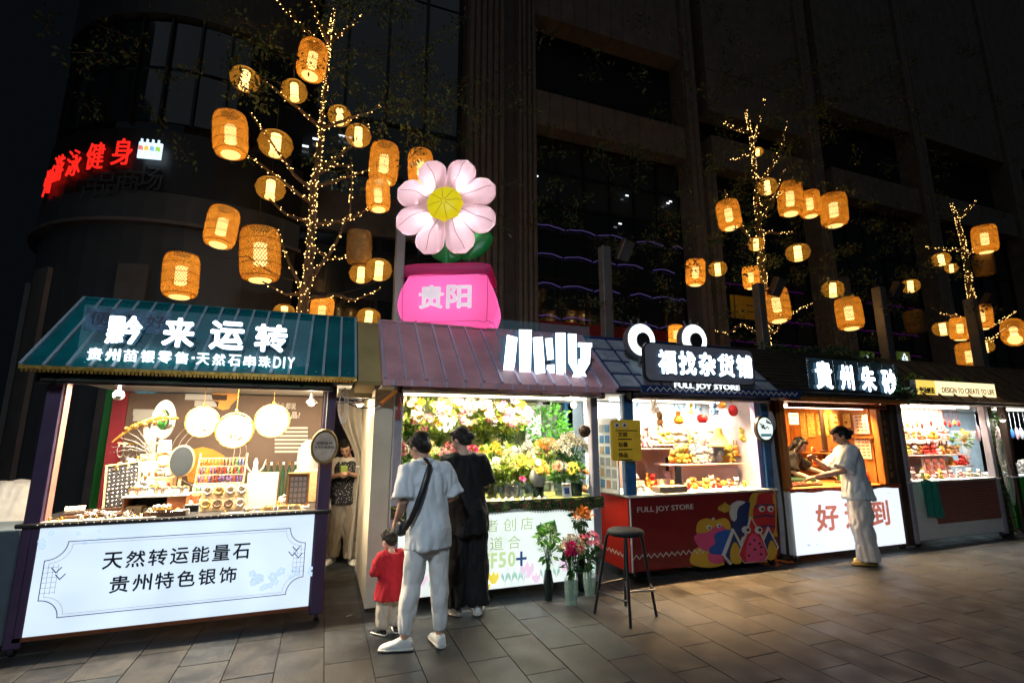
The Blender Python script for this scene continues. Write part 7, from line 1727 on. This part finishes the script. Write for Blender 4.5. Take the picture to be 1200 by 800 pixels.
man, kf, upf, S_ = person('man in pale grey shirt and white trousers with a black strap, seen from behind', (.83,4.13,0), 12, 1.64,
    {'feet': ((-.17,.02,62),(.10,-.05,-6)), 'head': (28,30,-4), 'lean': (-.03,.04,0.01), 'larm': ((-.235,-.01,1.12),(-.22,.17,.94),(1,0,.2)), 'rarm': ((.235,.02,1.12),(.16,.25,1.08),(-1,.1,0)), 'knee': .0},
    {'name': 'shirt', 'mat': pale_shirt, 'hem': .74, 'loose': .03, 'sleeve': 'short', 'collar': True, 'flare': .03}, {'name': 'trousers', 'mat': off_trs, 'w': .98, 'cuff': .68, 'hem': .03, 'fold': .7}, wshoe)
# sling strap across the man's back and the bag at his left side
def on_back(x, z, off=.0): p = upf(x, -(.148+off), z); return kf(p)
st = MB(); pts = [kf(upf(.10,.02,1.46)), kf(upf(.12,-.06,1.452))]+[on_back(x,z,o) for x,z,o in ((.09,1.40,-.01),(.03,1.33,.008),(-.04,1.24,.016),(-.11,1.12,.01),(-.16,1.0,-.01),(-.2,.93,-.05))]
pts = [kf(upf(-.03,.05,1.47)), kf(upf(-.02,-.05,1.475))]+[on_back(x,z,o) for x,z,o in ((-.02,1.42,-.012),(-.06,1.33,.008),(-.105,1.22,.012),(-.155,1.1,.0),(-.2,.99,-.035),(-.235,.92,-.08))]
st.tube(pts, .022, 8, flat=.35); ROOT[man.name] = Vector((0,0,0)); st.build('sling_strap', black, man, smooth='all')
MB().rings([(-.20*S_,.12,.84*S_,.03,.06),(-.205*S_,.12,.87*S_,.04,.08),(-.205*S_,.12,.94*S_,.035,.08),(-.20*S_,.12,.97*S_,.02,.05)], 16, 3).build('sling_bag', black, man, remesh=.01, fold=(.004,20,20))
person('woman in loose black clothes with dark tied hair beside the man, seen from behind', (1.30,4.68,0), 10, 1.68,
    {'feet': ((-.10,.04,30),(.11,-.03,-30)), 'head': (32,22,0), 'lean': (-.02,.05,.0), 'larm': ((-.24,.06,1.13),(-.16,.27,1.1),(1,0,.2)), 'rarm': ((.24,.06,1.13),(.14,.27,1.12),(-1,0,.1))},
    {'name': 'top', 'mat': blackc, 'hem': .72, 'loose': .035, 'sleeve': 'short', 'flare': .08}, {'name': 'trousers', 'mat': blackc, 'w': 1.45, 'cuff': 1.1, 'hem': .0}, wshoe, 'bun', skinm=skin_l)
person('toddler in a red top and beige trousers standing at the man\'s left side', (.595,4.47,0), 14, .84,
    {'feet': ((-.11,.0,25),(.12,.0,-15)), 'head': (18,26,0), 'lean': (0,.03,0), 'larm': ((-.27,.02,1.0),(-.26,.2,.95),(1,0,0)), 'rarm': ((.26,.03,1.02),(.3,.18,1.12),(-1,0,0)), 'curl': .8},
    {'name': 'top', 'mat': redc, 'hem': .56, 'loose': .07, 'sleeve': 'long', 'flare': .14}, {'name': 'trousers', 'mat': beige, 'w': 1.5, 'cuff': 1.0, 'hem': .04}, MATS['dark_steel_tube'], 'short', headk=1.45, legk=.82, skinm=skin_l)
person('woman in pale blue tee and wide trousers reaching over the orange stall counter', (6.50,4.64,0), 46, 1.72,
    {'feet': ((-.09,-.02,12),(.10,-.08,8)), 'head': (12,28,0), 'lean': (-.0,.045,.0), 'larm': ((-.22,.16,1.13),(-.14,.45,1.05),(.4,0,-1)), 'rarm': ((.21,.26,1.12),(.03,.42,1.26),(-.6,0,-.6))},
    {'name': 'tee_shirt', 'mat': tee, 'hem': .78, 'loose': .05, 'sleeve': 'short', 'flare': .05}, {'name': 'trousers', 'mat': cloth_mat('pale_trousers', (.68,.66,.64)), 'w': 1.5, 'cuff': 1.15, 'hem': -.03}, mat('yellow_shoe', (.45,.3,.1), .6), 'bun')
person('vendor with long dark hair leaning out from the left inside the orange timber stall', (6.62,5.86,0), -148, 1.60,
    {'feet': ((-.1,0,10),(.1,0,-10)), 'head': (6,34,0), 'lean': (.0,.2,.02), 'larm': ((-.28,.34,1.16),(-.26,.60,1.08),(.3,0,-1)), 'rarm': ((.24,.2,1.12),(.18,.45,1.02),(0,0,-1))},
    {'name': 'top', 'mat': blackc, 'hem': .78, 'loose': .03, 'sleeve': 'short'}, {'name': 'trousers', 'mat': blackc, 'w': 1.1}, MATS['dark_steel_tube'], 'long', skinm=skin_l)
girl, kf, upf, S_ = person('young woman in a dark patterned vest looking at her phone by the drape', (.30,7.02,0), 172, 1.55,
    {'feet': ((-.13,.05,18),(.13,.0,-24)), 'head': (-8,32,6), 'lean': (0,.02,0), 'larm': ((-.25,.06,1.14),(-.07,.27,1.22),(1,0,.4)), 'rarm': ((.25,.06,1.14),(.07,.27,1.21),(-1,0,.4)), 'curl': .9},
    {'name': 'tee_shirt', 'mat': cloth_mat('white_tee', (.6,.57,.52)), 'hem': .8, 'loose': .015, 'sleeve': 'short'}, {'name': 'trousers', 'mat': khaki, 'w': 1.4, 'cuff': 1.1, 'hem': 0}, wshoe, 'short')
vm = mat('patterned_vest', (.02,.02,.025), .8)
nt = vm.node_tree; vo = nt.nodes.new('ShaderNodeTexVoronoi'); vo.inputs['Scale'].default_value = 42; rp = nt.nodes.new('ShaderNodeValToRGB'); rp.color_ramp.interpolation = 'CONSTANT'; rp.color_ramp.elements[0].color = (.35,.35,.33,1); rp.color_ramp.elements[1].position = .28; rp.color_ramp.elements[1].color = (.012,.012,.016,1)
tcn = nt.nodes.new('ShaderNodeTexCoord'); nt.links.new(tcn.outputs['Object'], vo.inputs[0]); nt.links.new(vo.outputs['Distance'], rp.inputs[0]); nt.links.new(rp.outputs[0], nt.nodes['Principled BSDF'].inputs['Base Color'])
ROOT[girl.name] = Vector((0,0,0)); mb = MB(); mb.rings([(0,.01,.8*S_,.21*S_,.155*S_),(0,.01,.95*S_,.195*S_,.15*S_),(0,.01,1.15*S_,.19*S_,.14*S_),(0,.01,1.3*S_,.205*S_,.138*S_),(0,.01,1.38*S_,.16*S_,.11*S_)], 24); mb.build('vest', vm, girl, remesh=.012, fold=(.01,9,3))
pm2 = MB().bbox(-.04,.04,-.005,.005,-.075,.075,.004); M = Matrix.Translation(Vector((.0,.355,1.27))*S_)@Matrix.Rotation(R(-35),4,'X'); tf(pm2, M)
o = pm2.build('phone', mat('green_phone_case', (.35,.5,.1), .4), None, label='phone in a yellow-green case held by the young woman by the drape', cat='phone')
W = Matrix.Translation((.30,7.02,0))@Matrix.Rotation(R(172),4,'Z'); l0 = Vector(o.location); o.location = W@l0; o.rotation_euler = (0,0,R(172))

bpy.data.scenes.remove(tmp_sc)
